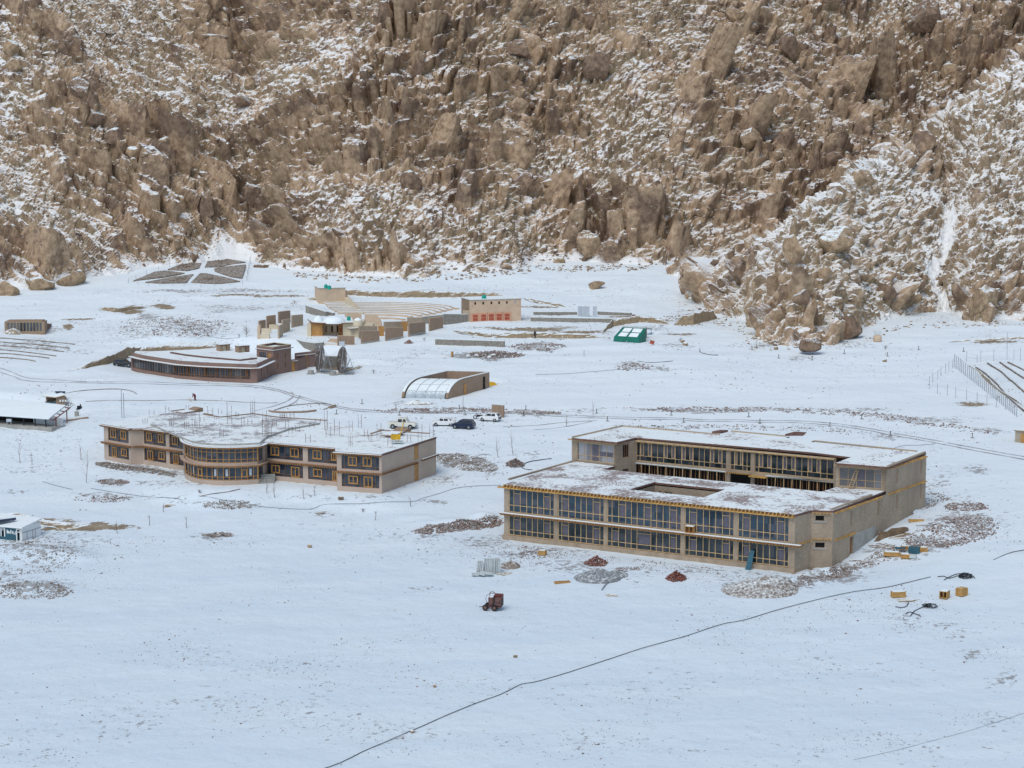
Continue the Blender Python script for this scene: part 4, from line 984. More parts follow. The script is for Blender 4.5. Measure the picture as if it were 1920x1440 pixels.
bkA = Face(wp[8], q(291.6, 776.3, AT)); bkA.box(wallA, 0, bkA.L, A0-.9, AT-.4, -.3, 0); lfA = Face(q(291.6, 776.3, AT), wp[0]); lfA.box(wallA, .4, lfA.L, A0-.9, AT-.4, -.3, 0)
# the round bay
bc = [(346, 891), (348, 896), (352, 899.5), (362, 903.8), (374, 906.6), (390, 908.4), (408, 909.3), (425, 909.6), (441, 909.3), (462, 908.5), (483.6, 907)]
cols = [348.3, 353.3, 358.9, 364.4, 371.7, 379.4, 388.3, 398, 407.8, 419.2, 430.3, 441.7, 452.8, 464.4, 475.6, 483.7]
arc = [Vector(q(c_, np.interp(c_, [b_[0] for b_ in bc], [b_[1] for b_ in bc]), A0)) for c_ in cols]
arcp = [Vector(q(345.5, 889, A0))]+arc+[Vector(q(487.5, 905.8, A0)), Vector(q(498.5, 900.5, A0))]
def ribbon(mb, pts, z0, z1, o0, o1, m=0):
    "closed band along a plan polyline, offset outwards by o0..o1"
    N = []
    for i, p_ in enumerate(pts):
        t = (pts[min(i+1, len(pts)-1)]-pts[max(i-1, 0)]).normalized(); N.append(Vector((t.y, -t.x)))
    for i in range(len(pts)-1):
        a, b, na, nb = pts[i], pts[i+1], N[i], N[i+1]
        P_ = lambda p_, n_, o, z: (p_.x+n_.x*o, p_.y+n_.y*o, z)
        mb.hexa([P_(a, na, o1, z0), P_(b, nb, o1, z0), P_(b, nb, o0, z0), P_(a, na, o0, z0)], [P_(a, na, o1, z1), P_(b, nb, o1, z1), P_(b, nb, o0, z1), P_(a, na, o0, z1)], m)
ribbon(wallA, arcp, A0-.9, zL0, -.3, .06)
for lev, (z0, z1) in enumerate(((zL0+.02, zL1+.02), (zU0+.02, zU1+.03))):
    f = MB(); g = MB()
    ribbon(f, arc, z0, z0+.09, -.2, -.08); ribbon(f, arc, z1-.09, z1, -.2, -.08); ribbon(f, arc, z0+.48, z0+.56, -.19, -.09)
    if lev: ribbon(f, arc, z0+1.62, z0+1.71, -.19, -.09)
    for i, a in enumerate(arc):
        f.box((a.x, a.y+.14, (z0+z1)/2), (.10 if i < len(arc)-1 else .2, .16, z1-z0-.19))
    if not lev:
        for i in (4, 12):
            fc = Face(arc[i], arc[i+1]); fc.box(f, .06, fc.L-.06, z0+.45, z0+.6, -.1, .02); fc.box(f, .06, fc.L-.06, z1-.55, z1-.4, -.1, .02); fc.box(f, .06, .2, z0+.6, z1-.55, -.1, .02); fc.box(f, fc.L-.2, fc.L-.06, z0+.6, z1-.55, -.1, .02)
    fo = f.build('curved_window', M['woodor'], RA)
    ribbon(g, arc, z0+.02, z1-.02, -.22, -.16); g.build('glass', M['glassA'], fo)
    fc = Face(arc[-1], arcp[-1]); g = MB(); fc.box(g, .35, fc.L-.75, z0, z1, -.25, -.2); g.build('side_pane', M['blue'] if 0 else M['glassC'], fo)
    g = MB(); fc.box(g, .12, .3, z0, z1, -.2, .0); g.build('side_frame', M['wooddk'], fo)
    if not lev:
        for i in (2, 7, 9, 13):
            fc = Face(arc[i], arc[i+1]); g = MB(); w_ = fc.L; fc.box(g, w_*.35, w_*.75, z0+.65, z1-.35, -.155, -.14); g.build('curtain', M['galv'], fo)
fc = Face(arc[-1], arcp[-1]); fc.box(wallA, fc.L-.7, fc.L, A0-.9, AT-.28, -.3, 0.0); fc = Face(wp[3], arcp[0]); fc.box(wallA, 0, fc.L, A0-.9, AT-.28, -.2, 0)
ribbon(wallA, arcp, zL1+.05, zU0, -.5, -.1); ribbon(wallA, arcp, zU1+.03, AT-.25, -.5, -.1)
wallA.build('wall', M['plasterA'], RA)
# ledges and eaves with rafter ends
def band(face, u0, u1, z, out, name, m1='wooddk', m2='woodor', snow=True, th=.12):
    b = MB(); face.box(b, u0, u1, z, z+th, -.02, out); o_ = b.build(name, M[m1], RA)
    b = MB(); n = max(int((u1-u0)/.45), 2); face.box(b, u0, u1, z-.07, z-.002, .004, out*.45)
    for i in range(n): uu = u0+(u1-u0)*(i+.3)/n; face.box(b, uu, uu+.14, z-.2, z-.072, .004, out*.8)
    b.build('joist_frame', M[m2], o_)
    if snow: b = MB(); face.box(b, u0+.03, u1-.03, z+th+.003, z+th+.06, .05, out-.02); b.build('snow', M['snow'], o_)
for fc_, a, b in ((fw1, -.6, fw1.L+.25), (fre, .3, fre.L-.1), (fm1, .1, fm1.L-.3), (fm2, .1, fm2.L), (fw2, -.5, fw2.L+.2)):
    band(fc_, a, b, zM0+.06, .45, 'ledge', snow=False); band(fc_, a, b, AT-.28, .6, 'eave')
band(fsd, .1, fsd.u(782, AM), zM0+.1, .3, 'ledge', 'wooddk', 'wooddk', False, .1); band(fsd, fsd.u(789, AM), fsd.L+.5, zM0+.25, .35, 'ledge', 'wooddk', 'wooddk', True, .1)
for z, nm, out in ((zM0+.06, 'ledge', .75), (AT-.26, 'eave', .75)):
    b = MB(); ribbon(b, arcp, z, z+.14, -.1, out); o_ = b.build(nm, M['wooddk'], RA)
    b = MB(); ribbon(b, arcp, z-.16, z-.002, -.1, out*.6); b.build('joist_frame', M['woodor'], o_)
    if nm == 'eave': b = MB(); ribbon(b, arcp, z+.143, z+.2, .05, out-.02); b.build('snow', M['snow'], o_)
    else: b = MB(); ribbon(b, arcp, z+.143, z+.16, .05, out-.02); b.build('coping', M['plasterA'], o_)
# roof
rp = [q(196, 788.5, AT), q(245, 797, AT), q(268.5, 794, AT), q(340, 807, AT), q(350, 815, AT), q(363, 819.5, AT), q(396.7, 823.5, AT), (arcp[8].x, arcp[8].y), q(457.8, 824.8, AT), q(484.4, 823.5, AT), q(499, 825, AT), q(632, 835.6, AT), q(631, 841, AT), q(717, 847, AT),
      q(818.5, 819, AT), q(806, 817.8, AT), q(711, 811, AT), q(680, 803, AT), q(620, 793.5, AT), q(545, 787.5, AT), q(520, 787.5, AT), q(474, 780.7, AT), q(451, 782.5, AT), q(413.7, 787.5, AT), q(382, 781.6, AT), q(345, 773, AT), q(291.6, 776.3, AT)]
o2 = lambda fc_, u_, o_: (fc_.pt(u_, 0, o_).x, fc_.pt(u_, 0, o_).y)
bayo = []
for i in range(1, len(arcp)-1):
    t_ = (arcp[i+1]-arcp[i-1]).normalized(); bayo.append((arcp[i].x+t_.y*.35, arcp[i].y-t_.x*.35))
rp = [o2(fw1, -.3, .35), o2(fw1, fw1.L+.2, .35), o2(fre, fre.L-.1, .35), o2(fm1, fm1.L-.4, .35)]+bayo+[o2(fm2, .1, .35), o2(fm2, fm2.L-.2, .35), o2(fst, fst.L-.1, .35), o2(fw2, fw2.L+.1, .35)]+rp[14:]
b = MB(); b.prism(rp, AT-.32, AT-.05); rA = b.build('roof', M['brownedge'], RA)
b = MB(); b.prism(inset(rp, .1), AT-.046, AT+.02); b.build('roof_snow', M['roofC'], rA)
cpy = [q(300, 777, AT+.3), q(282, 795, AT+.3)]+[(x_+0.1, y_+1.0) for x_, y_ in bayo[1:-1]]+[q(502, 818, AT+.3), q(543, 803.5, AT+.3), q(600, 793, AT+.3), q(545, 785.5, AT+.3), q(520, 785, AT+.3), q(474, 778.5, AT+.3), q(451, 780, AT+.3), q(413.7, 785, AT+.3), q(382, 779.6, AT+.3), q(345, 771, AT+.3)]
b = MB(); b.prism(cpy, AT+.022, AT+.3); cA = b.build('raised_slab', M['concrete'], rA)
b = MB(); b.prism(inset(cpy, .08), AT+.303, AT+.36); b.build('slab_snow', M['roofA'], cA)
for (a, c) in (((474, 780), (413.7, 786.5)), ((413.7, 786.5), (382, 781)), ((613, 793), (520, 786.5)), ((520, 786.5), (474, 780)), ((806, 817.5), (711, 811)), ((345, 772), (320, 775.5)), ((718, 810.5), (694, 818)), ((400, 782.5), (384, 780))):
    b = MB(); fc_ = Face(q(*a, AT), q(*c, AT)); fc_.box(b, 0, fc_.L, AT+.36, AT+.52, -.25, 0); b.build('kerb', M['mudbrick'], RA)
# brick stair heads
for (x0, y0, x1, y1, hh) in ((344, 779.5, 381, 775, 9), (738, 822, 771, 812, 9)):
    fc_ = Face(q(x0, y0, AT), q(x1, y1, AT)); h_ = hpx(P(x0, y0, AT), hh); b = MB()
    fc_.box(b, 0, fc_.L*.55, AT+.3, AT+h_*.62, -2.2, 0); 
    pts = [fc_.pt(fc_.L*.55, AT+.3), fc_.pt(fc_.L, AT+.3), fc_.pt(fc_.L, AT+h_*1.15), fc_.pt(fc_.L*.85, AT+h_*1.2), fc_.pt(fc_.L*.55, AT+h_*.7)]
    k_ = Vector((-fc_.n.x*2.2, -fc_.n.y*2.2, 0)); b.add(pts+[p_+k_ for p_ in pts], [(0, 1, 2, 3, 4), (9, 8, 7, 6, 5), (1, 6, 7, 2), (2, 7, 8, 3), (3, 8, 9, 4), (4, 9, 5, 0)])
    s_ = b.build('stair_head', M['mudbrick'], RA); b = MB(); b.hexa([fc_.pt(0, AT+h_*.63), fc_.pt(fc_.L*.55, AT+h_*.71), fc_.pt(fc_.L*.55, AT+h_*.71, -2.2), fc_.pt(0, AT+h_*.63, -2.2)], [fc_.pt(0, AT+h_*.7), fc_.pt(fc_.L*.55, AT+h_*.8), fc_.pt(fc_.L*.55, AT+h_*.8, -2.2), fc_.pt(0, AT+h_*.7, -2.2)]); b.build('snow', M['snow'], s_)
# steps beside the bay
p = P(500, 903, A0); b = MB()
for i in range(4): b.box((p.x, p.y-1.1+i*.45, A0+.1+.16*i), (2.6, .45, .2+.32*i), 0.25)
b.build('steps', M['concrete'], RA)
# reinforcing bars left standing on the roof
rbz = AT+.3; rnd = random.Random(8)
Z3 = [(590, 205, 50), (755, 188, 70), (970, 160, 50), (845, 250, 60), (1075, 355, 170), (1045, 360, 100), (1125, 290, 60), (1210, 205, 90), (1315, 200, 60), (1415, 310, 250), (1490, 240, 60), (1555, 330, 110), (1630, 320, 70), (1660, 225, 180), (520, 300, 50), (800, 330, 55), (960, 370, 100), (1050, 425, 80), (1330, 450, 100), (1790, 450, 200), (1830, 440, 240), (1890, 340, 90), (1700, 440, 70), (1275, 265, 40), (1785, 290, 120)]
Z4 = [(260, 240, 60), (285, 240, 60), (360, 235, 80), (415, 365, 70), (310, 330, 90), (345, 385, 60), (185, 320, 90), (560, 325, 60), (620, 280, 50), (700, 350, 200), (725, 420, 110), (810, 395, 150), (950, 360, 110), (1040, 325, 140), (945, 505, 100), (520, 475, 90), (1100, 415, 80), (1140, 450, 70), (1230, 425, 150), (1340, 520, 160), (1530, 470, 80), (1640, 460, 180), (1755, 415, 130)]
bars = [(180+x/5.647, 740+y/5.647, h/5.647) for x, y, h in Z3]+[(480+x/5.333, 740+y/5.333, h/5.333) for x, y, h in Z4]
for x, y, h in bars:
    p = P(x, y, rbz); hh = hpx(p, h); b = MB(); n = 4 if rnd.random() < .7 else 6; w_ = rnd.uniform(.22, .42)
    for i in range(n):
        ax, ay = ((-1, -1), (1, -1), (1, 1), (-1, 1), (0, -1), (0, 1))[i]
        b.tube([(p.x+ax*w_, p.y+ay*w_*.7, rbz-.1), (p.x+ax*w_+rnd.uniform(-.06, .06), p.y+ay*w_*.7, rbz+hh*rnd.uniform(.75, 1.05))], .017, 4)
    for k in range(1, max(2, int(hh/.6))):
        z = rbz+.25+k*.35
        if z > rbz+hh*.6: break
        for i in range(4):
            a_, c_ = ((-1, -1), (1, -1), (1, 1), (-1, 1))[i], ((1, -1), (1, 1), (-1, 1), (-1, -1))[i]
            b.bar((p.x+a_[0]*w_, p.y+a_[1]*w_*.7, z), (p.x+c_[0]*w_, p.y+c_[1]*w_*.7, z), .015)
    b.build('rebar_cage', M['rust'], RA)
# yellow hoist on the roof
p = P(745, 829, AT+.3); r = thing('hoist', 'yellow mini crane hoist standing on the snowy roof of the plastered building', 'hoist', p)
b = MB(); b.box((p.x, p.y, p.z+.08), (1.8, 1.1, .16)); b.box((p.x-.5, p.y, p.z+.3), (.5, .9, .28)); b.build('base', M['slab'], r)
b = MB(); b.box((p.x-.25, p.y, p.z+.85), (1.5, .8, .75)); b.box((p.x-.7, p.y, p.z+1.0), (.5, .9, .5)); b.build('engine_box', M['yellow'], r)
b = MB()
for s in (-.28, .28): b.bar((p.x+.2, p.y+s, p.z+.3), (p.x+1.05, p.y+s*.4, p.z+3.3), .13)
for k in range(5): b.bar((p.x+.35+.15*k, p.y-.25+.03*k, p.z+.8+.5*k), (p.x+.35+.15*k, p.y+.25-.03*k, p.z+.8+.5*k), .07)
b.build('boom', M['yellow'], r)
b = MB(); b.tube([(p.x+1.05, p.y, p.z+3.3), (p.x+1.07, p.y, p.z+2.2)], .02, 4); b.build('rope', M['black'], r)
# ------------------------------------------------------------------ curved brown building
base_c = [(247.6, 694.7), (258, 697.8), (273.3, 701.3), (300.6, 705.6), (333.5, 711), (377, 714.4), (410, 716), (442.8, 717.3), (470, 718.3), (482, 718)]
RC = thing('curved_building', 'long low brown building with a curved glazed front and a small tower', 'building', (*q(482, 717, C0), C0))
cpts = []
for i in range(25):
    x_ = 247.6+(482-247.6)*i/24; cpts.append(Vector(q(x_, np.interp(x_, [b_[0] for b_ in base_c], [b_[1] for b_ in base_c]), C0)))
c1, c2, c3, c4_, c5_, c6 = cpts[-1], q(513, 703, C0), q(546.3, 697, C0), q(558, 695.8, C0), q(559.5, 691, C0), q(592.5, 687, C0)
fs1 = Face(c1, c2); ZE = C0+2.9; ZP = C0+3.75; ZT = Face(c2, c3).z(513, 651)
b = MB(); ribbon(b, cpts, C0-.8, C0+.72, -.3, .08); b.build('plinth', M['plasterC'], RC)
b = MB(); ribbon(b, cpts, ZE-.05, ZP, -.35, 0); fs1.wall(b, 0, fs1.L, C0-.8, ZP, [(fs1.u(x, C0+2), fs1.u(x+1.6, C0+2), C0+.9, C0+2.5) for x in (489, 500)], .2)
fs1.box(b, 0, fs1.L, ZP-.6, ZP-.002, -.35, -.005)
f1a = Face(cpts[0], cpts[1]); f1b = Face(cpts[-2], cpts[-1]); f1a.box(b, -.35, .25, C0-.8, ZE, -.4, .05); f1b.box(b, f1b.L-1.3, f1b.L, C0+.72, ZE, -.3, 0)
tl = q(481, 647.5, ZT); ftl = Face(tl, c2); ft = Face(c2, c3)
hw = [(ftl.u(486, ZT-1.6), ftl.u(499, ZT-1.6), ZT-2.35, ZT-1.25), (ftl.u(501.5, ZT-1.6), ftl.u(508, ZT-1.6), ZT-3.3, ZT-1.3)]
ftl.wall(b, 0, ftl.L, C0+2, ZT, hw, .25); sl = [(ft.u(x, C0+4), ft.u(x+2.6, C0+4), z0, z1) for x in (519, 533.5) for z0, z1 in ((C0+1.1, C0+2.2), (ZT-2.5, ZT-1.5))]
ft.wall(b, 0, ft.L, C0-.8, ZT, sl, .2)
tb = (tl[0]+c3[0]-c2[0], tl[1]+c3[1]-c2[1]); ftr = Face(c3, tb); ftr.wall(b, 0, ftr.L, C0-.8, ZT); fbk = Face(tb, tl); fbk.wall(b, 0, fbk.L, C0, ZT)
f34 = Face(c3, c4_); f34.wall(b, 0, f34.L, C0-.8, C0+2.55, [(f34.u(546.8, C0+1), f34.u(553.6, C0+1), C0+.02, C0+2.15)], .2)
f45 = Face(c4_, (c4_[0]+1.5, c4_[1]+5)); f45.wall(b, 0, f45.L, C0-.8, C0+2.55)
f56 = Face(c5_, c6); ZW = f56.z(575, 659.5); hd = (f56.u(571.5, C0+2), f56.u(577.8, C0+2), C0+.1, C0+2.6)
f56.wall(b, -1, f56.L, C0-.8, ZW, [hd], .25); f6b = Face(c6, (c6[0]-1, c6[1]+6)); f6b.wall(b, 0, 6, C0-.8, ZW)
b.build('wall', M['plasterC'], RC)
for nm, fc_, h in (('door', f34, (f34.u(546.8, C0+1), f34.u(553.6, C0+1), C0+.02, C0+2.15)), ('door', f56, hd), ('door', ftl, hw[1])):
    f = MB(); fc_.box(f, h[0], h[1], h[2], h[3], -.2, -.12); f.build(nm, M['woodor'], RC)
window(ftl, RC, hw[0][0]+.002, hw[0][1]-.002, hw[0][2], hw[0][3], [(hw[0][0]+hw[0][1])/2], (), 'glassA', 'wooddk', .08, -.12)
for h in sl: f = MB(); ft.box(f, h[0], h[1], h[2], h[3], -.18, -.1); f.build('slot_window', M['wooddk'], RC)
for x in (489, 500): f = MB(); fs1.box(f, fs1.u(x, C0+2), fs1.u(x+1.6, C0+2), C0+.9, C0+2.5, -.18, -.1); f.build('slot_window', M['wooddk'], RC)
f = MB(); ribbon(f, cpts, C0+.722, C0+.8, -.2, -.06); ribbon(f, cpts, ZE-.14, ZE-.055, -.2, -.06); ribbon(f, cpts[9:], C0+1.15, C0+1.22, -.2, -.08)
for i in range(1, 49):
    k = i/2; j = int(k); a = cpts[j].lerp(cpts[min(j+1, 24)], k-j)
    if i == 48: continue
    f.box((a.x, a.y+.14, (C0+.8+ZE-.14)/2), (.045 if i < 18 else (.05 if i % 2 else .1), .12, ZE-.14-C0-.8))
for x0 in (327, 352, 383, 404, 430.5, 461):
    for d_ in (0, 3.2):
        x_ = x0+d_; a = Vector(q(x_, np.interp(x_, [b_[0] for b_ in base_c], [b_[1] for b_ in base_c]), C0)); f.box((a.x, a.y+.1, C0+2.0), (.11, .14, 1.5))
fo = f.build('curved_window', M['wooddk'], RC); f = MB(); ribbon(f, cpts, C0+.73, ZE-.06, -.26, -.21); f.build('glass', M['glassC'], fo)
f = MB(); ribbon(f, cpts+[Vector((fs1.pt(fs1.L*.93, 0).x, fs1.pt(fs1.L*.93, 0).y))], ZE-.04, ZE+.06, -.05, .75); o_ = f.build('eave', M['wooddk'], RC)
f = MB(); ribbon(f, cpts+[Vector((fs1.pt(fs1.L*.93, 0).x, fs1.pt(fs1.L*.93, 0).y))], ZE+.063, ZE+.16, .02, .74); f.build('snow', M['snow'], o_)
for fc_, u0, u1, z in ((ftl, -.2, ftl.L, ZT-.75), (ft, 0, ft.L+.6, ZT-.75), (f34, 0, f34.L, C0+2.1), (f56, -.5, f56.L, ZW-.7)):
    f = MB(); fc_.box(f, u0, u1, z, z+.1, .004, .25); o_ = f.build('string_course', M['redsteel'] if 0 else M['plasterC'], RC); f = MB(); fc_.box(f, u0, u1, z+.103, z+.16, .01, .24); f.build('snow', M['snow'], o_)
rc_ = [(p_.x, p_.y) for p_ in cpts]+[(c2[0], c2[1]), tl, q(430, 649.5, ZP-.4), q(372, 655, ZP-.4), q(320, 657.5, ZP-.4), q(281, 659, ZP-.4), q(251, 658.2, ZP-.4)]
f = MB(); f.prism(inset(rc_, .36), ZP-.6, ZP-.38); rf_ = f.build('roof', M['brownedge'], RC); f = MB(); f.prism(inset(rc_, .37), ZP-.378, ZP-.33); f.build('roof_snow', M['roofC'], rf_)
f = MB(); kp = [q(319, 659.6, ZP), q(345, 664, ZP), q(380, 668, ZP), q(420, 671.5, ZP), q(450, 674, ZP), q(482, 670.5, ZP)]
ribbon(f, [Vector(p_) for p_ in kp], ZP-.33, ZP-.02, -.3, 0); f.build('kerb', M['brownedge'], RC)
tp_ = [tl, c2, c3, tb]
f = MB(); f.prism(inset(tp_, .3), ZT-.6, ZT-.45); o_ = f.build('tower_roof', M['roofC'], RC)
f = MB(); f.prism(tp_, ZT+.002, ZT+.07, 0, [inset(tp_, .32)]); f.build('coping', M['plasterD'], o_)
for x0, x1, y0, y1 in ((413, 431.5, 659, 657.5), (447.5, 468, 661.5, 660)):
    fc_ = Face(q(x0, y0, ZP-.35), q(x1, y1, ZP-.35)); f = MB(); fc_.box(f, 0, fc_.L*.25, ZP-.35, ZP+.9, -1.6, 0); fc_.box(f, fc_.L*.68, fc_.L, ZP-.35, ZP+.95, -1.6, 0); fc_.box(f, fc_.L*.25, fc_.L*.68, ZP-.35, ZP+.9, -1.6, -.5); fc_.box(f, -.1, fc_.L+.1, ZP+.96, ZP+1.06, -1.7, .15)
    o_ = f.build('skylight_box', M['mudbrick'], RC); f = MB(); fc_.box(f, fc_.L*.26, fc_.L*.67, ZP-.3, ZP+.75, -.49, -.4); f.build('pane', M['plasterD'], o_)
    f = MB(); fc_.box(f, -.05, fc_.L+.05, ZP+1.063, ZP+1.12, -1.65, .1); f.build('snow', M['snow'], o_)
# ------------------------------------------------------------------ boxes and free-standing walls farther up
def groundface(x0, y0, x1, y1): a, b = GP(x0, y0), GP(x1, y1); return Face((a.x, a.y), (b.x, b.y)), a.z, b.z
def panel(x0, y0, x1, y1, h0, h1, mat, name, label, cat, group=None, th=.35, cap=True, foot_=0):
    fc_, za, zb = groundface(x0, y0, x1, y1); a = hpx(GP(x0, y0), h0); c = hpx(GP(x1, y1), h1); b = MB()
    v0 = fc_.pt(0, za-.6); v1 = fc_.pt(fc_.L, zb-.6); k = Vector((-fc_.n.x*th, -fc_.n.y*th, 0)); t0 = fc_.pt(0, za+a); t1 = fc_.pt(fc_.L, zb+c)
    b.hexa([v0, v1, v1+k, v0+k], [t0, t1, t1+k, t0+k])
    if cap or foot_:
        r = thing(name, label, cat, v0+Vector((0, 0, .6)), 0, group); b.build('masonry', M[mat], r)
        if cap: e = Vector((0, 0, .004)); g = Vector((0, 0, .07)); b = MB(); b.hexa([t0+e, t1+e, t1+k+e, t0+k+e], [t0+g, t1+g, t1+k+g, t0+k+g]); b.build('coping', M['plasterE'] if cap is True else M['snow'], r)
        if foot_: n_ = Vector((fc_.n.x*.06, fc_.n.y*.06, 0)); u_ = Vector((0, 0, foot_)); b = MB(); b.hexa([v0+n_, v1+n_, v1, v0], [v0+n_+u_+Vector((0, 0, .6)), v1+n_+u_+Vector((0, 0, .6)), v1+u_+Vector((0, 0, .6)), v0+u_+Vector((0, 0, .6))]); b.build('footing', M['concrete'], r)
        return r
    return tag(b.build(name, M[mat], loc=v0), label, cat, group)
G1, G2 = 'free-standing walls west of the domed house', 'free-standing walls east of the domed house'
pn = lambda *a, **k: panel(*a, **k)
pn(482.6, 635.5, 487.2, 635.5, 24, 26, 'plasterE', 'garden_wall', 'narrow end pillar of the roofless enclosure, farthest from the domed house', 'wall', G1, .8)
pn(487, 622, 498.6, 619, 20, 19, 'mudbrick', 'garden_wall', 'lowest of the three dark brown brick walls of the roofless enclosure', 'wall', G1)
pn(501, 617, 517.6, 614, 24, 23, 'mudbrick', 'garden_wall', 'middle one of the three dark brown brick walls of the roofless enclosure', 'wall', G1)
pn(523.6, 606, 544.7, 602, 21, 19.5, 'mudbrick', 'garden_wall', 'uppermost and largest dark brown brick wall of the roofless enclosure', 'wall', G1)
pn(530.7, 625, 544, 619, 24.5, 21, 'block_plain', 'garden_wall', 'tan block wall between the low corner wall and the highest brown wall', 'wall', G1)
pn(523.9, 634.5, 530.7, 630, 23, 21.5, 'block_plain', 'garden_wall', 'short tan corner wall nearest to the brown tower', 'wall', G1)
pn(548, 614.4, 568.5, 610, 22.5, 20, 'block_plain', 'garden_wall', 'pale tan block wall with snow behind, beside the domed house', 'wall', G1)
pn(490.6, 625, 507.8, 625, 9, 9, 'plasterD', 'low_wall', 'cream low partition in the middle of the roofless enclosure', 'wall', G1)
pn(504.4, 617.3, 521.6, 617.3, 8.5, 8.5, 'plasterD', 'low_wall', 'cream low partition highest up in the roofless enclosure', 'wall', G1)
pn(487, 635, 505, 635, 8.5, 8.5, 'plasterD', 'low_wall', 'cream low partition at the lower end of the roofless enclosure', 'wall', G1)
pn(806, 621.3, 830.8, 614.4, 24.6, 20, 'mudbrick', 'garden_wall', 'brown brick wall standing alone in front of the stone terrace wall', 'wall', G2)
pn(767.8, 631.6, 798, 625.3, 25, 21.3, 'mudbrick', 'garden_wall', 'brown brick wall on a stone footing beside the higher timber panel', 'wall', G2, foot_=.5)
pn(764.3, 612, 792.4, 610, 16, 14.5, 'block_plain', 'garden_wall', 'pale wall rising behind the brick wall with the stone footing', 'wall', G2)
pn(724, 639.6, 756.3, 633.3, 25.2, 19.4, 'mudbrick', 'garden_wall', 'brown brick wall between the two orange timber panels', 'wall', G2, foot_=.4)
pn(721, 622, 753, 618, 18, 14.7, 'block_plain', 'garden_wall', 'pale wall rising behind the brick wall between the timber panels', 'wall', G2)
pn(678.4, 644.8, 711.6, 640, 24, 19.3, 'mudbrick', 'garden_wall', 'brown brick wall just below the arched doorway of the domed house', 'wall', G2, foot_=.3)
pn(674, 634, 708, 630, 22, 18, 'block_plain', 'garden_wall', 'pale wall next to the arched doorway, behind a brown brick wall', 'wall', G2)
pn(632.7, 648.2, 665, 646, 18.2, 16, 'mudbrick', 'garden_wall', 'low brown wall in front of the wooden porch, with a cyan board before it', 'wall', G2)
pn(753.4, 621.3, 764.3, 621, 19, 18.5, 'woodor', 'timber_screen', 'orange timber panel between two brick walls, the higher one', 'panel', 'timber panels between the walls', .15, cap=False)
pn(708.8, 630, 720, 630, 18.4, 18, 'woodor', 'timber_screen', 'orange timber panel between two brick walls, nearer the domed house', 'panel', 'timber panels between the walls', .15, cap=False)
pn(636, 649, 646, 649, 9, 9, 'galv', 'board', 'pale cyan board leaning on the low brown wall', 'board', None, .08, cap=False)
pn(922, 780, 943.5, 783, 21, 22.5, 'mudbrick', 'brick_wall', 'single slab of brown brick wall standing behind the white hatchback', 'wall', None, .4, cap=False)
# domed house
fh, za, _ = groundface(583.4, 630.5, 643, 630.5); H0 = za; R = thing('domed_house', 'cream house with snowy domes and a carved wooden porch', 'house', fh.pt(0, H0)); hh = hpx(fh.pt(0, H0), 24.5)
b = MB(); fh.box(b, fh.L, fh.L+4.3, H0-.6, H0+hh, -9, .05); fh.box(b, -.9, .0, H0-.6, H0+hh*.95, -9, .0); fh.box(b, 0, fh.L, H0+.02, H0+hh, -9, -2.3); fh.box(b, -.3, fh.L+.2, H0-.6, H0+.02, -2.3, .6)
fh.box(b, fh.L+4.3, fh.L+6.5, H0-.6, H0+hh*.78, -8, -1.5); b.build('wall', M['plasterD'], R)
b = MB(); fh.box(b, 0, fh.L*.36, H0+.03, H0+hh*.95, -2.28, -.3); b.build('carved_screen', M['woodor'], R)
b = MB(); fh.box(b, fh.L*.84, fh.L-.02, H0+.03, H0+hh*.93, -2.28, -1.2); o_ = b.build('door', M['woodor'], R); b = MB(); fh.box(b, fh.L*.89, fh.L*.95, H0+.8, H0+hh*.62, -1.19, -1.12); b.build('door_panel', M['redpanel'], o_)
for x in (.42, .6, .78): b = MB(); fh.box(b, fh.L*x, fh.L*(x+.05), H0+.6, H0+hh*.72, -2.28, -2.2); b.build('arched_window', M['dark'], R)
for i in range(7): b = MB(); u_ = fh.L*(.38+.62*i/6)-.05; fh.box(b, u_, u_+.1, H0+.03, H0+hh*.9, -.25, -.13); b.build('post', M['wooddk'], R)
b = MB(); fh.box(b, fh.L*.38, fh.L-.1, H0+.85, H0+.93, -.24, -.15); fh.box(b, -.2, fh.L+.3, H0+hh*.9, H0+hh, -.5, -.05); b.build('railing', M['wooddk'], R)
pr = [q(576.5, 600, H0+hh), q(584.6, 605.6, H0+hh), q(601.8, 607, H0+hh), q(640, 607, H0+hh), q(663.7, 606.4, H0+hh), q(660, 598, H0+hh), q(584, 594, H0+hh)]
b = MB(); b.prism(pr, H0+hh+.02, H0+hh+.2); o_ = b.build('roof', M['wooddk'], R); b = MB(); b.prism(inset(pr, .05), H0+hh+.203, H0+hh+.32); b.build('snow', M['snow'], o_)
def dome(px, py, wpx, hpx_, mat, rr_=R, name='dome', sn=True):
    p = P(px, py, H0+hh+.3); r_ = hpx(p, wpx)/2; h_ = hpx(p, hpx_); b = MB()
    b.lathe((p.x, p.y, H0+hh), [(r_, 0), (r_*.97, h_*.35), (r_*.8, h_*.65), (r_*.5, h_*.88), (r_*.2, h_*.98), (.01, h_)], 20); return b.build(name, M[mat], rr_, smooth=True)
dome(597, 602, 18, 13, 'snow'); dome(627, 603, 42, 13, 'snow'); d3 = dome(671, 607, 18, 13, 'plasterD'); p = P(671, 607, H0+hh+.3); b = MB(); r_ = hpx(p, 18)/2; h_ = hpx(p, 13)
b.lathe((p.x, p.y, H0+hh+.05), [(r_*.84, h_*.65), (r_*.54, h_*.89), (r_*.2, h_*1.0), (.01, h_*1.03)], 20); b.build('snow', M['snow'], d3, smooth=True)
fl_, z2, _ = groundface(657, 632, 680, 631); b = MB(); fl_.box(b, 0, fl_.L, z2-.5, z2+hpx(fl_.pt(0, z2), 15), -3, 0); b.build('porch_wall', M['plasterD'], R)
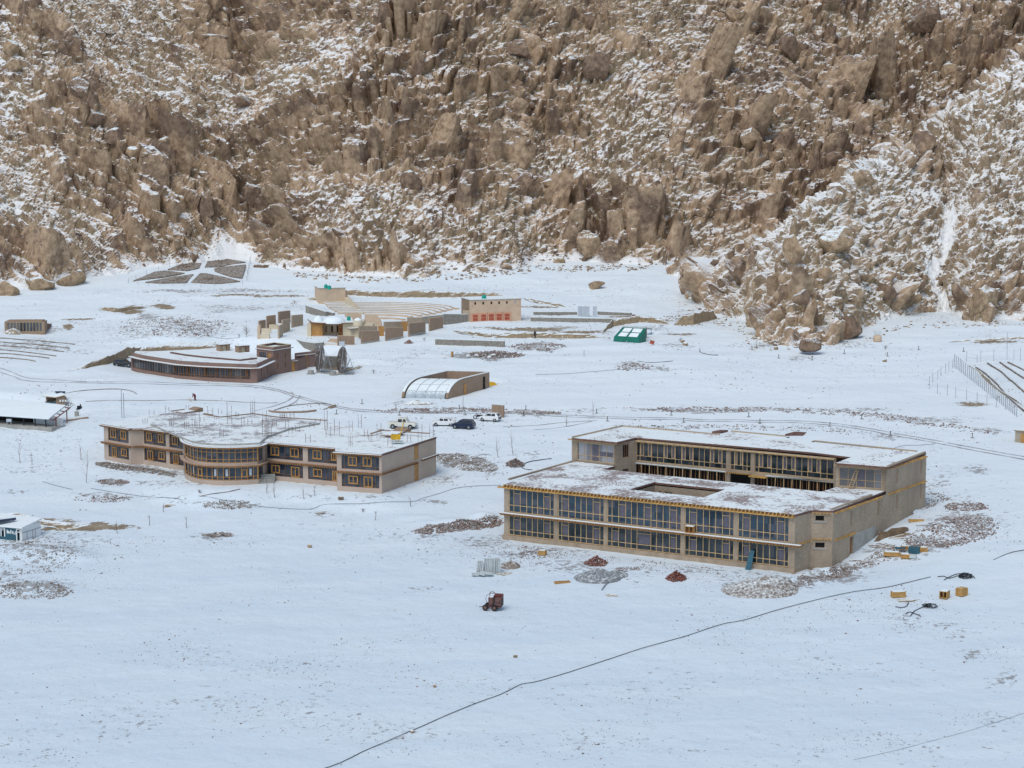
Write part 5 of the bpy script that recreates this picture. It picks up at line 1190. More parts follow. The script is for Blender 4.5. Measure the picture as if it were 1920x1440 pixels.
b = MB(); zz = z2+hpx(fl_.pt(0, z2), 15); fl_.box(b, -.3, fl_.L+.3, zz+.01, zz+.14, -3, .7); o_ = b.build('porch_roof', M['wooddk'], R); b = MB(); fl_.box(b, -.3, fl_.L+.3, zz+.143, zz+.3, -2.9, .65); b.build('snow', M['snow'], o_)
b = MB(); fl_.box(b, fl_.u(669, z2+1), fl_.u(673.5, z2+1), z2+.1, z2+1.7, .004, .06); b.build('arched_door', M['wooddk'], R)
def tank(px, py, w_, h_, zbase, label, cat='water tank', group='green water tanks'):
    p = P(px, py, zbase); r_ = hpx(p, w_)/2; hh_ = hpx(p, h_); T = thing('water_tank', label, cat, p, 0, group); b = MB()
    b.lathe((0, 0, 0), [(.01, 0), (r_, 0), (r_, hh_*.28), (r_*.95, hh_*.31), (r_, hh_*.34), (r_, hh_*.6), (r_*.95, hh_*.63), (r_, hh_*.66), (r_, hh_*.84), (r_*.8, hh_*.93), (r_*.35, hh_)], 20); b.build('barrel', M['teal'], T, local=True, smooth=False)
    b = MB(); b.lathe((0, 0, hh_), [(r_*.35, -.02), (r_*.35, .08), (.01, .1)], 12); b.build('lid', M['teal'], T, local=True); return T
tank(654, 601.5, 7, 8, H0+hh+.25, 'green water tank on the snowy roof of the domed house')
fa, za, _ = groundface(683.5, 612, 716, 612); b = MB(); hp = hpx(fa.pt(0, za), 21.5); n = 12; pts = [(0, 0), (fa.L, 0)]+[(fa.L*(.6+.4*math.cos(t*math.pi/2/n)), hp*(.12+.88*math.sin(t*math.pi/2/n))) for t in range(n+1)]+[(0, hp)]
vs = [fa.pt(u_, za+z_-.2) for u_, z_ in pts]; k = Vector((-fa.n.x*.5, -fa.n.y*.5, 0)); m_ = len(vs); b.add(vs+[v+k for v in vs], [tuple(range(m_)), tuple(range(2*m_-1, m_-1, -1))]+[(i, i+m_, (i+1) % m_+m_, (i+1) % m_) for i in range(m_)])
tag(b.build('stage_wall', M['plasterE'], loc=vs[0]), 'tan stage wall with a rounded end in front of the stone seats', 'wall')
pn(647, 611, 678, 611, 22, 22, 'plasterE', 'stage_wall', 'straight tan stage wall behind the green tank on the domed house', 'wall', None, .5)
# terrace and stairs before the house
b = MB(); tp = [(555, 637), (562, 629), (582, 627), (610, 632), (606, 642), (590, 643.5), (570, 641)]; z_ = GP(575, 642).z; b.prism([q(x, y, z_+.35) for x, y in tp], z_-1.6, z_+.35); R_ = thing('terrace', 'curved stone terrace below the wooden porch of the domed house', 'terrace', GP(582, 640)); b.build('stone_edge', M['stonewall'], R_)
b = MB(); b.prism(inset([q(x, y, z_+.35) for x, y in [(565, 634), (575, 630), (600, 633), (598, 639), (575, 638)]], .1), z_+.355, z_+.45); b.build('snow', M['snow'], R_)
fs_, za, _ = groundface(606, 646, 633, 646); b = MB(); 
for i in range(7): fs_.box(b, 0, fs_.L, za-.4, za+.13*(i+1), -.62*(i+1), -.62*i)
tag(b.build('stairs', M['plasterE'], loc=fs_.pt(0, za)), 'broad pale stairs leading up to the wooden porch', 'stairs')
# amphitheatre
AMP = thing('amphitheatre', 'open-air theatre of curved stone seat rows under snow', 'amphitheatre', GP(700, 592))
ends_ = [(853, 580.6, 569.7, 606), (841, 582.3, 572.3, 611), (830.8, 584.6, 575.5, 615), (820, 587, 578.5, 619), (809.6, 589.8, 581.5, 623), (798, 592, 585, 628), (784.4, 593.8, 588.6, 633), (767, 596.2, 592.2, 686), (752.3, 601, 597.8, 712)]
for xe, ye, yc, xl in ends_:
    pts = []
    for t in np.linspace(0, 1, 26):
        x_ = xl+(xe-xl)*t; k_ = max(0, (x_-700)/(xe-700)); y_ = yc+(ye-yc)*(1-math.sqrt(max(0, 1-k_**2.2)))**1.0+(0.6*((700-x_)/90)**2 if x_ < 700 else 0)
        g_ = GP(x_, y_); pts.append(g_)
    b = MB(); s_ = MB()
    for a, c in zip(pts, pts[1:]):
        fc_ = Face((a.x, a.y), (c.x, c.y)); za_, zb_ = a.z, c.z; k = Vector((-fc_.n.x*1.1, -fc_.n.y*1.1, 0)); U = Vector((0, 0, .42)); D = Vector((0, 0, -.5))
        b.hexa([a+D, c+D, c+D+k, a+D+k], [a+U, c+U, c+U+k, a+U+k]); e = Vector((0, 0, .424)); g = Vector((0, 0, .52)); k1 = k*.04; s_.hexa([a+e+k1, c+e+k1, c+e+k, a+e+k], [a+g+k1, c+g+k1, c+g+k, a+g+k])
    o_ = b.build('seat_row', M['plasterE'], AMP); s_.build('snow', M['snow'], o_)
fc_, za, _ = groundface(672, 589, 681, 589); b = MB()
for i in range(12): fc_.box(b, 0, fc_.L, za-.3, za+.35+.2*i, -2.0*(i+1), -2.0*i)
b.build('aisle_stairs', M['plasterD'], AMP)
pn(573, 583, 624, 592, 11, 5, 'stonewall', 'stone_wall', 'stone retaining wall at the west end of the theatre seats', 'wall', 'stone retaining walls', .8, cap=False)
pn(573, 586, 610, 594.5, 13, 10, 'stonewall', 'stone_wall', 'lower stone wall directly behind the small snowy dome', 'wall', 'stone retaining walls', .8, cap=False)
pn(791, 606, 832, 609, 12, 19, 'stonewall', 'stone_wall', 'stone retaining wall stepping up behind the brown walls', 'wall', 'stone retaining walls', .8, cap='snow')
pn(832, 609, 884, 602.5, 20, 13, 'stonewall', 'stone_wall', 'stone retaining wall between the theatre and the building with red panels', 'wall', 'stone retaining walls', .8, cap='snow')
pn(816, 646, 946, 651, 10, 11, 'stonewall', 'stone_wall', 'long grey stone wall across the snow below the theatre', 'wall', 'stone retaining walls', .9, cap='snow')
pn(995, 602, 1164, 605, 7, 7, 'stonewall', 'stone_wall', 'long low terrace wall above the green shed', 'wall', 'stone retaining walls', .8, cap='snow')
pn(1000, 590, 1082, 590, 5, 5, 'stonewall', 'stone_wall', 'low terrace wall before the first of the grey sheet panels', 'wall', 'stone retaining walls', .8, cap='snow')
pn(1120, 590, 1182, 592, 6, 5, 'stonewall', 'stone_wall', 'low terrace wall beyond the grey sheet panels', 'wall', 'stone retaining walls', .8, cap='snow')
def block(x0, y0, x1, y1, h, depth, mat, name, label, cat, snow=True):
    fc_, za, zb = groundface(x0, y0, x1, y1); z0 = min(za, zb); h_ = hpx(fc_.pt(0, za), h); R = thing(name, label, cat, fc_.pt(0, z0)); b = MB(); fc_.box(b, 0, fc_.L, z0-1, z0+h_, -depth, 0); 
    return R, fc_, z0, h_, b
R, fc_, z0, h_, b = block(598.5, 570, 648, 568.5, 28.5, 7, 'plasterE', 'storage_block', 'plain tan block with green tanks on its roof above the theatre', 'building')
w_ = b.build('wall', M['plasterE'], R); b = MB(); fc_.box(b, -.1, fc_.L+.1, z0+h_+.002, z0+h_+.14, -7.1, .12); rf_ = b.build('roof', M['concrete'], R); b = MB(); fc_.box(b, -.05, fc_.L+.05, z0+h_+.143, z0+h_+.26, -7, .05); b.build('snow', M['snow'], rf_)
tank(611, 540.5, 6.5, 7, z0+h_+.2, 'green water tank farther back on the roof of the plain tan block'); tank(617.5, 542.5, 7, 7, z0+h_+.2, 'green water tank nearer the edge of the plain tan block roof')
R, fc_, z0, h_, b = block(882, 604, 977, 601, 40.5, 7, 'plasterE', 'washroom_building', 'sandy building with five red shuttered openings and a row of tiny windows', 'building')
b = MB(); wn = [(fc_.u(x, z0+4), fc_.u(x+3.4, z0+4), z0+h_*.80, z0+h_*.92) for x in (889.5, 904.5, 919.8, 934.3, 948.8, 964.5)]
fc_.wall(b, 0, fc_.L, z0-1, z0+h_, wn, .3); fc_.box(b, 0, fc_.L, z0-1, z0+h_-.02, -7, -.8); Face(fc_.pt(fc_.L, 0)[:2], fc_.pt(fc_.L, 0, -7)[:2]).wall(b, 0, 7, z0-1, z0+h_); Face(fc_.pt(0, 0, -7)[:2], fc_.pt(0, 0)[:2]).wall(b, 0, 7, z0-1, z0+h_); b.build('wall', M['peach'], R)
for i, h in enumerate(wn): b = MB(); fc_.box(b, h[0], h[1], h[2], h[3], -.28, -.2); b.build('window', M['dark'] if i < 5 else M['galv'], R)
for x0, x1 in ((886.5, 895.5), (902, 911), (916.5, 925.5), (931, 940.5), (946, 955)):
    a, c = fc_.u(x0, z0+1), fc_.u(x1, z0+1); b = MB(); fc_.box(b, a-.45, c+.45, z0, z0+h_*.42, .004, .08); f_ = b.build('door_surround', M['salmon'], R)
    for z1, z2 in ((.06, .19), (.22, .345)): b = MB(); fc_.box(b, a, c, z0+h_*z1, z0+h_*z2, .083, .14); b.build('shutter', M['redpanel'], f_)
b = MB(); fc_.box(b, -.1, fc_.L+.1, z0+h_+.002, z0+h_+.15, -7.1, .12); rf_ = b.build('roof', M['concrete'], R); b = MB(); fc_.box(b, -.05, fc_.L+.05, z0+h_+.153, z0+h_+.3, -7, .05); b.build('snow', M['snow'], rf_)
tank(907.5, 560.5, 8.5, 7, z0+h_+.2, 'green water tank on the roof of the building with red shutters')
pn(868, 603, 882, 603.5, 20, 20, 'block_plain', 'garden_wall', 'short pale wall joined to the building with red shutters', 'wall', G2, .5)
# grey sheet panels
for i, (x0, x1, y) in enumerate(((1083.5, 1090, 593.5), (1090.3, 1097.5, 594), (1098, 1105, 594), (1111.5, 1119, 594))):
    pn(x0, y, x1, y, 19.5, 19.5, 'galv', 'metal_sheet', ('grey sheet panel at the outer end of the upright group of three', 'grey sheet panel in the middle of the upright group of three', 'grey sheet panel of the group of three, next to the gap', 'grey sheet panel standing apart beyond the gap')[i], 'panel', 'upright grey sheet panels', .25, cap='snow')
# green lean-to greenhouse
a, b_, c_, d_ = (Vector(q(1150, 640, GH0)+(GH0,)), Vector(q(1198, 643, GH0)+(GH0,)), Vector(q(1212, 632, GH0)+(GH0,)), Vector(q(1166, 630, GH0)+(GH0,)))
R = thing('green_shed', 'small green sheet-clad greenhouse with a slanting front', 'greenhouse', a); Z = lambda v, h: Vector((v.x, v.y, GH0+h)); g_ = (b_-a).normalized()
f1 = Face(a[:2], b_[:2]); f2 = Face(b_[:2], c_[:2]); dp = 3.4
v = [f1.pt(0, GH0), f1.pt(f1.L, GH0), f1.pt(f1.L, GH0+1.0, -.3), f1.pt(0, GH0+1.0, -.3), f1.pt(.6, GH0+3.0, -dp), f1.pt(f1.L, GH0+3.0, -dp), f1.pt(.6, GH0-.3, -dp-.1), f1.pt(f1.L, GH0-.3, -dp-.1)]
b = MB(); b.add(v, [(0, 1, 2, 3), (3, 2, 5, 4), (1, 7, 5, 2), (0, 3, 4, 6), (4, 5, 7, 6)]); sh_ = b.build('green_sheeting', M['green'], R)
for (u0, u1, t0, t1) in ((.12, .45, .08, .45), (.53, .88, .08, .45), (.12, .45, .52, .9), (.53, .9, .52, .9)):
    b = MB(); A_ = lambda u_, t_: v[3].lerp(v[2], u_).lerp(v[4].lerp(v[5], u_), t_)+Vector((0, -.03, .04)); b.add([A_(u0, t0), A_(u1, t0), A_(u1, t1), A_(u0, t1)], [(0, 1, 2, 3)]); b.build('film_pane', M['film'], sh_)
b = MB(); b.bar(v[0].lerp(v[1], .5)+Vector((0, -.2, 0)), v[4].lerp(v[5], .5)+Vector((0, -.1, .1)), .12); b.bar(v[4]+Vector((0, 0, .1)), v[5]+Vector((0, 0, .1)), .3); b.build('batten', M['slab'], R)
pn(1201, 641, 1213, 632, 16, 18, 'mudbrick', 'end_wall', 'dark end wall beside the green greenhouse', 'wall', None, .3, cap=False)
b = MB(); p = GP(1216, 628); b.box((p.x, p.y, p.z+1.4), (1.6, 1.2, .08), .3); b.box((p.x-.6, p.y, p.z+.6), (.1, .1, 1.6)); b.box((p.x+.6, p.y, p.z+.6), (.1, .1, 1.6)); tag(b.build('blue_canopy', M['blue'], loc=p), 'small blue sheet canopy behind the green greenhouse', 'canopy')
# ------------------------------------------------------------------ arched plastic greenhouse
R = thing('arched_greenhouse', 'greenhouse with an arched snowy plastic front and brown earth walls', 'greenhouse', (*q(757, 746, T0), T0))
A1, A2 = Vector(q(757, 746, T0)), Vector(q(836, 748, T0)); B2 = Vector(q(914, 728, T0)); f1 = Face(A1, A2); f2 = Face(A2, B2); L1, L2 = f1.L, f2.L
HT = f2.z(866, 710.5); hT = HT-T0; Dp = f2.u(866, HT)
def arcprof(n=14): return [(Dp*(1-math.cos(t*math.pi/2/n)), hT*math.sin(t*math.pi/2/n)) for t in range(n+1)]
dirb = f2.d
def AP(u_, dd, z): v = A1+f1.d*u_+dirb*dd; return Vector((v.x, v.y, T0+z))
pf = arcprof(); b = MB(); vs = []; fs = []
NU = 5
for i, (dd, z) in enumerate(pf):
    for j in range(NU): vs.append(AP(.3+(L1-.6)*j/(NU-1), dd+.05, z-.05))
for i in range(len(pf)-1):
    for j in range(NU-1): fs.append((i*NU+j, i*NU+j+1, (i+1)*NU+j+1, (i+1)*NU+j))
b.add(vs, fs); fm_ = b.build('plastic_sheet', M['film'], R, smooth=True)
for j in range(1, NU-1): b = MB(); b.tube([AP(.3+(L1-.6)*j/(NU-1), dd, z+.02) for dd, z in pf], .035, 5); b.build('hoop', M['galv'], fm_)
b = MB(); 
for k_ in (4, 8): b.tube([AP(.3, pf[k_][0], pf[k_][1]+.02), AP(L1-.3, pf[k_][0], pf[k_][1]+.02)], .04, 5)
b.build('frame', M['galv'], fm_)
def endwall(u_, name, hole_=None):
    b = MB(); w_ = .45 if u_ > 1 else -.45; top = [AP(u_, dd, z+.12) for dd, z in pf]+[AP(u_, L2, hT+.12)]; bot = [AP(u_, dd, -.6) for dd, z in pf]+[AP(u_, L2, -.6)]
    t2 = [p_+Vector((f1.d.x*w_, f1.d.y*w_, 0)) for p_ in top]; b2 = [p_+Vector((f1.d.x*w_, f1.d.y*w_, 0)) for p_ in bot]; n = len(top)
    for i in range(n-1):
        b.quad(bot[i], bot[i+1], top[i+1], top[i]); b.quad(b2[i+1], b2[i], t2[i], t2[i+1]); b.quad(top[i], top[i+1], t2[i+1], t2[i])
    b.quad(bot[-1], b2[-1], t2[-1], top[-1]); o_ = b.build(name, M['mudbrick'], R)
    b = MB(); e = Vector((0, 0, .01))
    for i in range(3, n-1): b.hexa([top[i]+e, t2[i]+e, t2[i+1]+e, top[i+1]+e], [top[i]+e*9, t2[i]+e*9, t2[i+1]+e*9, top[i+1]+e*9])
    b.build('snow', M['snow'], o_)
endwall(L1-.05, 'end_wall'); endwall(.05, 'end_wall')
b = MB(); a_ = AP(-.3, L2, 0); c_ = AP(L1+.3, L2, 0); Face(a_[:2], c_[:2]).box(b, 0, L1+.6, T0-.6, HT+.12, -.5, 0); Face(c_[:2], a_[:2]); b.build('back_wall', M['mudbrick'], R)
b = MB(); b.add([AP(.1, Dp, .1), AP(L1-.1, Dp, .1), AP(L1-.1, L2, .1), AP(.1, L2, .1)], [(0, 1, 2, 3)]); b.build('floor', M['film'], R)
fo_ = Face(f2.pt(0, 0, .46+.0)[:2], f2.pt(L2, 0, .46)[:2])
b = MB(); fo_.box(b, fo_.u(870, T0+1), fo_.u(874.5, T0+1), T0, T0+2.1, -.02, .05); b.build('door', M['woodor'], R)
b = MB(); fo_.box(b, fo_.u(906, T0+1), fo_.u(909.5, T0+1), T0+.2, T0+2.6, -.02, .04); b.build('rear_opening', M['dark'], R)
p = GP(922, 722); b = MB(); rr_ = random.Random(2)
vv, ff_ = rock_shape(np.random.RandomState(4), 2); vv = vv*np.array([1.9, 1.0, .75]); b.add([(p.x+a[0], p.y+a[1], p.z+a[2]*.9) for a in vv], [tuple(t) for t in ff_]); tag(b.build('tarpaulin', M['yellow'], loc=p), 'crumpled yellow tarpaulin at the back corner of the arched greenhouse', 'tarpaulin')
# ------------------------------------------------------------------ small glazed greenhouse far off
fc_, za, zb = groundface(13, 624, 80, 627); R = thing('lean_to_greenhouse', 'low greenhouse with an upright glazed front dug into the slope', 'greenhouse', fc_.pt(0, za)); h_ = hpx(fc_.pt(0, za), 20.5)
b = MB(); fc_.box(b, -.5, 0, za-.5, za+h_, -3.5, .05); fc_.box(b, fc_.L, fc_.L+.5, za-.5, za+h_, -3.5, .05); fc_.box(b, 0, fc_.L, za-.5, za+.15, -3.5, .02); fc_.box(b, 0, fc_.L, za+h_*.97, za+h_*1.08, -3.5, .05); b.build('wall', M['mudbrick'], R)
window(fc_, R, .01, fc_.L-.01, za+.16, za+h_*.965, [fc_.L*i/11 for i in range(1, 11)], [], 'glassC', 'wood', .1, -.05)
f2_, zc, zd = groundface(81, 626, 97, 611); b = MB(); b.add([f2_.pt(0, zc-.2), f2_.pt(f2_.L, zd-.2), f2_.pt(f2_.L, zd+.5), f2_.pt(0, zc+h_*1.0)], [(0, 1, 2, 3)]); b.build('side_wall', M['redbrick'], R)
# ------------------------------------------------------------------ open shed with a long snowy roof, on the slope at the picture's west edge
RZl, RZh = S0+2.3, S0+2.3
ra, rb, rc2, rd = P(-140, 771, S0+1.5), P(92, 787, S0+1.5), P(123, 762, S0+2.8), P(-140, 736, S0+2.8)
R = thing('open_shed', 'long open shed with a smooth snow-covered roof and a dark red steel frame', 'shed', (rb.x, rb.y, S0))
b = MB(); up = Vector((0, 0, .12)); b.hexa([ra, rb, rc2, rd], [ra+up, rb+up, rc2+up, rd+up]); o_ = b.build('roof', M['galv'], R)
b = MB(); u1 = Vector((0, 0, .123)); u2 = Vector((0, 0, .26)); b.hexa([ra+u1, rb+u1, rc2+u1, rd+u1], [ra+u2, rb+u2, rc2+u2, rd+u2]); b.build('snow', M['snow'], o_)
e0, e1 = P(100, 788, S0+1.4), P(132, 764, S0+2.7)
b = MB(); b.bar(e0, e1, .14); e0i, e1i = rb+Vector((.1, 0, 0)), rc2+Vector((.1, 0, 0))
for t in (0, .22, .44, .66, .93): b.bar(e0i.lerp(e1i, t), e0.lerp(e1, t), .14)
b.build('purlin_frame', M['redsteel'], R)
for t, base in ((.15, 0), (.78, 0)): b = MB(); c = e0.lerp(e1, t); b.bar(c, (c.x, c.y, S0), .16); b.build('post', M['redsteel'], R)
fr_ = Face(ra[:2], rb[:2])
for x in (42.5, 64, 84): b = MB(); u_ = fr_.u(x, S0+1); c = fr_.pt(u_, S0, -.3); b.bar(c, (c.x, c.y, S0+1.5), .2); b.build('post', M['black'], R)
b = MB(); fr_.box(b, fr_.u(44, S0+1), fr_.u(100, S0+1), S0, S0+1.4, -3.0, -2.9); b.build('screen', M['galv'], R)
b = MB(); fr_.box(b, fr_.u(-140, S0+1), fr_.u(44, S0+1), S0, S0+1.5, -4.0, -3.9); b.build('back_wall', M['dark'], R)
b = MB(); fr_.box(b, fr_.u(-140, S0), fr_.u(98, S0), S0-.9, S0+.12, -4, .25); b.build('floor_slab', M['concrete'], R)
p = fr_.pt(fr_.u(16, S0+1), S0+.12, -.2); b = MB(); b.box((p.x, p.y, p.z+.75), (.9, .7, .5)); 
for sx in (-.35, .35): b.box((p.x+sx, p.y, p.z+.25), (.08, .5, .5))
tag(b.build('grey_bin', M['galv'], loc=p), 'grey metal bin at the open edge of the long shed', 'bin')
# kiosk
fk, zk, zk2 = groundface(86.5, 763, 106.5, 765.5); kz = zk; R = thing('kiosk', 'small mud-brick kiosk with a blue panel on its roof', 'kiosk', fk.pt(0, kz)); hk = hpx(fk.pt(0, kz), 19.5); fks = Face(fk.p1, GP(122.5, 762.5)[:2])
b = MB(); fk.wall(b, 0, fk.L, kz-.5, kz+hk, [(.25, fk.L-.15, kz+hk*.5, kz+hk*.93)], .25); fks.wall(b, 0, fks.L, kz-.5, kz+hk*1.18); fk.box(b, .02, fk.L, kz, kz+hk*.95, -2.6, -2.4); fk.box(b, 0, .12, kz, kz+hk*.95, -2.4, -.02); b.build('wall', M['mudbrick'], R)
b = MB(); fk.box(b, .0, fk.L, kz-.3, kz+hk*.46, .004, .06); b.build('counter_front', M['white'], R); b = MB(); fk.box(b, 0.02, fk.L-.1, kz+hk*.465, kz+hk*.52, -.2, .35); b.build('counter', M['blue'], R)
ko = [fk.pt(-.5, 0, .4), fk.pt(fk.L+.2, 0, .4), fks.pt(fks.L+.2, 0, .25), fk.pt(-.5, 0, -3.2)]; b = MB(); hz = [hk+.03, hk+.03, hk*1.2+.1, hk*1.2+.1]
b.hexa([Vector((p_.x, p_.y, kz+z)) for p_, z in zip(ko, hz)], [Vector((p_.x, p_.y, kz+z+.1)) for p_, z in zip(ko, hz)]); o_ = b.build('roof', M['wood'], R)
b = MB(); b.hexa([Vector((p_.x, p_.y, kz+z+.103)) for p_, z in zip(ko, hz)], [Vector((p_.x, p_.y, kz+z+.2)) for p_, z in zip(ko, hz)]); b.build('snow', M['snow'], o_)
b = MB(); cc = fk.pt(fk.L*.75, kz+hk+.62, -1.8); b.box(cc, (1.7, 1.3, .08), .1, tilt=Matrix.Rotation(.35, 3, 'X')); b.build('solar_panel', M['glassA'], o_); b = MB(); cc = fk.pt(fk.L*.35, kz+hk+.62, -2.2); b.box(cc, (1.2, .9, .06), .1, tilt=Matrix.Rotation(.35, 3, 'X')); b.build('blue_panel', M['blue'], o_)
for i in range(3): b = MB(); fks.box(b, .55+.5*i, .85+.5*i, kz+hk*.6, kz+hk*.8, .004, .12); b.build('meter_box', M['white'], R)
# ------------------------------------------------------------------ blue cabin
zc = K0; ca = Vector(q(-40, 1006, zc)); cb = Vector(q(41.5, 1014, zc)); cc_ = Vector(q(77, 1003, zc)); fc_ = Face(ca, cb); f2_ = Face(cb, cc_); hc_ = fc_.z(41, 991)-zc
R = thing('site_cabin', 'blue site cabin with open dark windows and white writing, half buried behind spoil', 'cabin', (cb.x, cb.y, zc)); b = MB(); hls = [(fc_.u(3.2, zc+1), fc_.u(8.2, zc+1), zc+.4, zc+hc_-.25), (fc_.u(32.5, zc+1), fc_.u(37.5, zc+1), zc-.2, zc+hc_-.25)]
fc_.wall(b, 0, fc_.L, zc-1, zc+hc_, hls, .3); b.build('blue_wall', M['blue'], R); b = MB(); f2_.box(b, 0, f2_.L, zc-1, zc+hc_*1.1, -.2, 0); b.build('white_wall', M['white'], R)
for h in hls: b = MB(); fc_.box(b, h[0], h[1], h[2], h[3], -.35, -.3); o_ = b.build('window_opening', M['dark'], R); b = MB(); fc_.box(b, h[0]-.16, h[0], h[2], h[3], .004, .08); fc_.box(b, h[1], h[1]+.16, h[2], h[3], .004, .08); fc_.box(b, h[0]-.16, h[1]+.16, h[3]+.002, h[3]+.14, .004, .08); fc_.box(b, h[0], h[1], h[2]+(h[3]-h[2])*.78, h[2]+(h[3]-h[2])*.84, -.2, .03); b.build('frame', M['white'], o_)
for i, (x, w_) in enumerate(((13.5, .12), (15, .22), (17, .22), (20.5, .2), (24.2, .18), (26.5, .1), (29, .1))): b = MB(); u_ = fc_.u(x, zc+1); zz = zc+hc_*.5-.1*(i > 4); fc_.box(b, u_-w_/2, u_+w_/2, zz, zz+.55-.12*(i % 3), .004, .02); b.build('white_lettering', M['white'], R)
for u_ in (.25, .55, .68): b = MB(); f2_.box(b, f2_.L*u_, f2_.L*u_+.07, zc-.2, zc+hc_*.62, .004, .05); b.build('rail_post', M['steel'], R)
b = MB(); f2_.box(b, 0, f2_.L, zc+hc_*.62, zc+hc_*.66, .004, .06); b.build('rail', M['steel'], R)
ro_ = [fc_.pt(-.2, zc+hc_+.02, .35), fc_.pt(fc_.L+.3, zc+hc_+.02, .35), f2_.pt(f2_.L+.2, zc+hc_*1.1+.3, .1), fc_.pt(-.2, zc+hc_*1.1+.3, -f2_.L-1)]; e = Vector((0, 0, .12)); b = MB(); b.hexa(ro_, [v+e for v in ro_]); o_ = b.build('roof', M['white'], R)
b = MB(); e1 = Vector((0, 0, .123)); e2 = Vector((0, 0, .22)); b.hexa([v+e1 for v in ro_], [v+e2 for v in ro_]); b.build('snow', M['snow'], o_)
p0, p1 = P(-30, 978, zc+hc_*1.1+.9), P(30, 970.5, zc+hc_*1.1+.9); p2 = P(10, 966, zc+hc_*1.1+1.1); p3 = P(-30, 968, zc+hc_*1.1+1.1); R = thing('blue_canopy', 'snow-covered flat canopy with a dark blue edge behind the site cabin', 'canopy', (p1.x, p1.y, zc)); b = MB(); e = Vector((0, 0, -.35)); b.hexa([v+e for v in (p0, p1, p2, p3)], [p0, p1, p2, p3]); o_ = b.build('canopy_edge', M['navy'], R); b = MB(); b.hexa([v+Vector((0, 0, .004)) for v in (p0, p1, p2, p3)], [v+Vector((0, 0, .12)) for v in (p0, p1, p2, p3)]); b.build('snow', M['snow'], o_); b = MB(); b.bar((p1.x-.5, p1.y+.6, zc-.5), (p1.x-.5, p1.y+.6, p1.z-.35), .1); b.build('post', M['steel'], R)
# brick hut at the east edge
fc_, za, _ = groundface(1903, 829, 1960, 834); R = thing('brick_hut', 'little pale brick hut with an orange door at the edge of the snowfield', 'hut', fc_.pt(0, za)); b = MB(); fc_.box(b, 0, fc_.L, za-.5, za+1.9, -3, 0); b.build('wall', mat_block('pale_brick', (0.40, 0.33, 0.24), (0.34, 0.27, 0.2), (0.6, .56, .5), .4, .2), R); b = MB(); fc_.box(b, fc_.u(1914, za+1), fc_.u(1922, za+1), za, za+1.6, .004, .05); b.build('door', M['woodor'], R); b = MB(); fc_.box(b, -.2, fc_.L, za+1.903, za+2.05, -3.1, .2); b.build('roof', M['earth'], R)
# ------------------------------------------------------------------ vehicles
def rbox(mb, x0, x1, w0, z0, z1, x0t, x1t, w1, m=0):
    mb.hexa([(x0, -w0, z0), (x1, -w0, z0), (x1, w0, z0), (x0, w0, z0)], [(x0t, -w1, z1), (x1t, -w1, z1), (x1t, w1, z1), (x0t, w1, z1)], m)
def loft(mb, st):
    "stations (x, half width low, z low, half width high, z high) joined into one closed hull"
    k = len(mb.v)
    for x, wl, zl, wh, zh in st: mb.v += [(x, -wl, zl), (x, wl, zl), (x, wl*1.02, (zl+zh)/2), (x, wh, zh), (x, -wh, zh), (x, -wl*1.02, (zl+zh)/2)]
    n = 6
    for i in range(len(st)-1):
        for j in range(n): mb.f.append((k+i*n+j, k+i*n+(j+1) % n, k+(i+1)*n+(j+1) % n, k+(i+1)*n+j)); mb.m.append(0)
    mb.f.append(tuple(k+j for j in range(n))[::-1]); mb.m.append(0); mb.f.append(tuple(k+(len(st)-1)*n+j for j in range(n))); mb.m.append(0)
def wheel(root, x, y, r, w_):
    b = MB(); pts = []; 
    b.tube([(x, y-w_/2, r), (x, y+w_/2, r)], r, 16); o = b.build('wheel', M['tyre'], root, local=True)
    b = MB(); s = 1 if y > 0 else -1; b.tube([(x, y+s*(w_/2+.002), r), (x, y+s*(w_/2+.02), r)], r*.6, 12); b.build('rim', M['steel'], o, local=True)
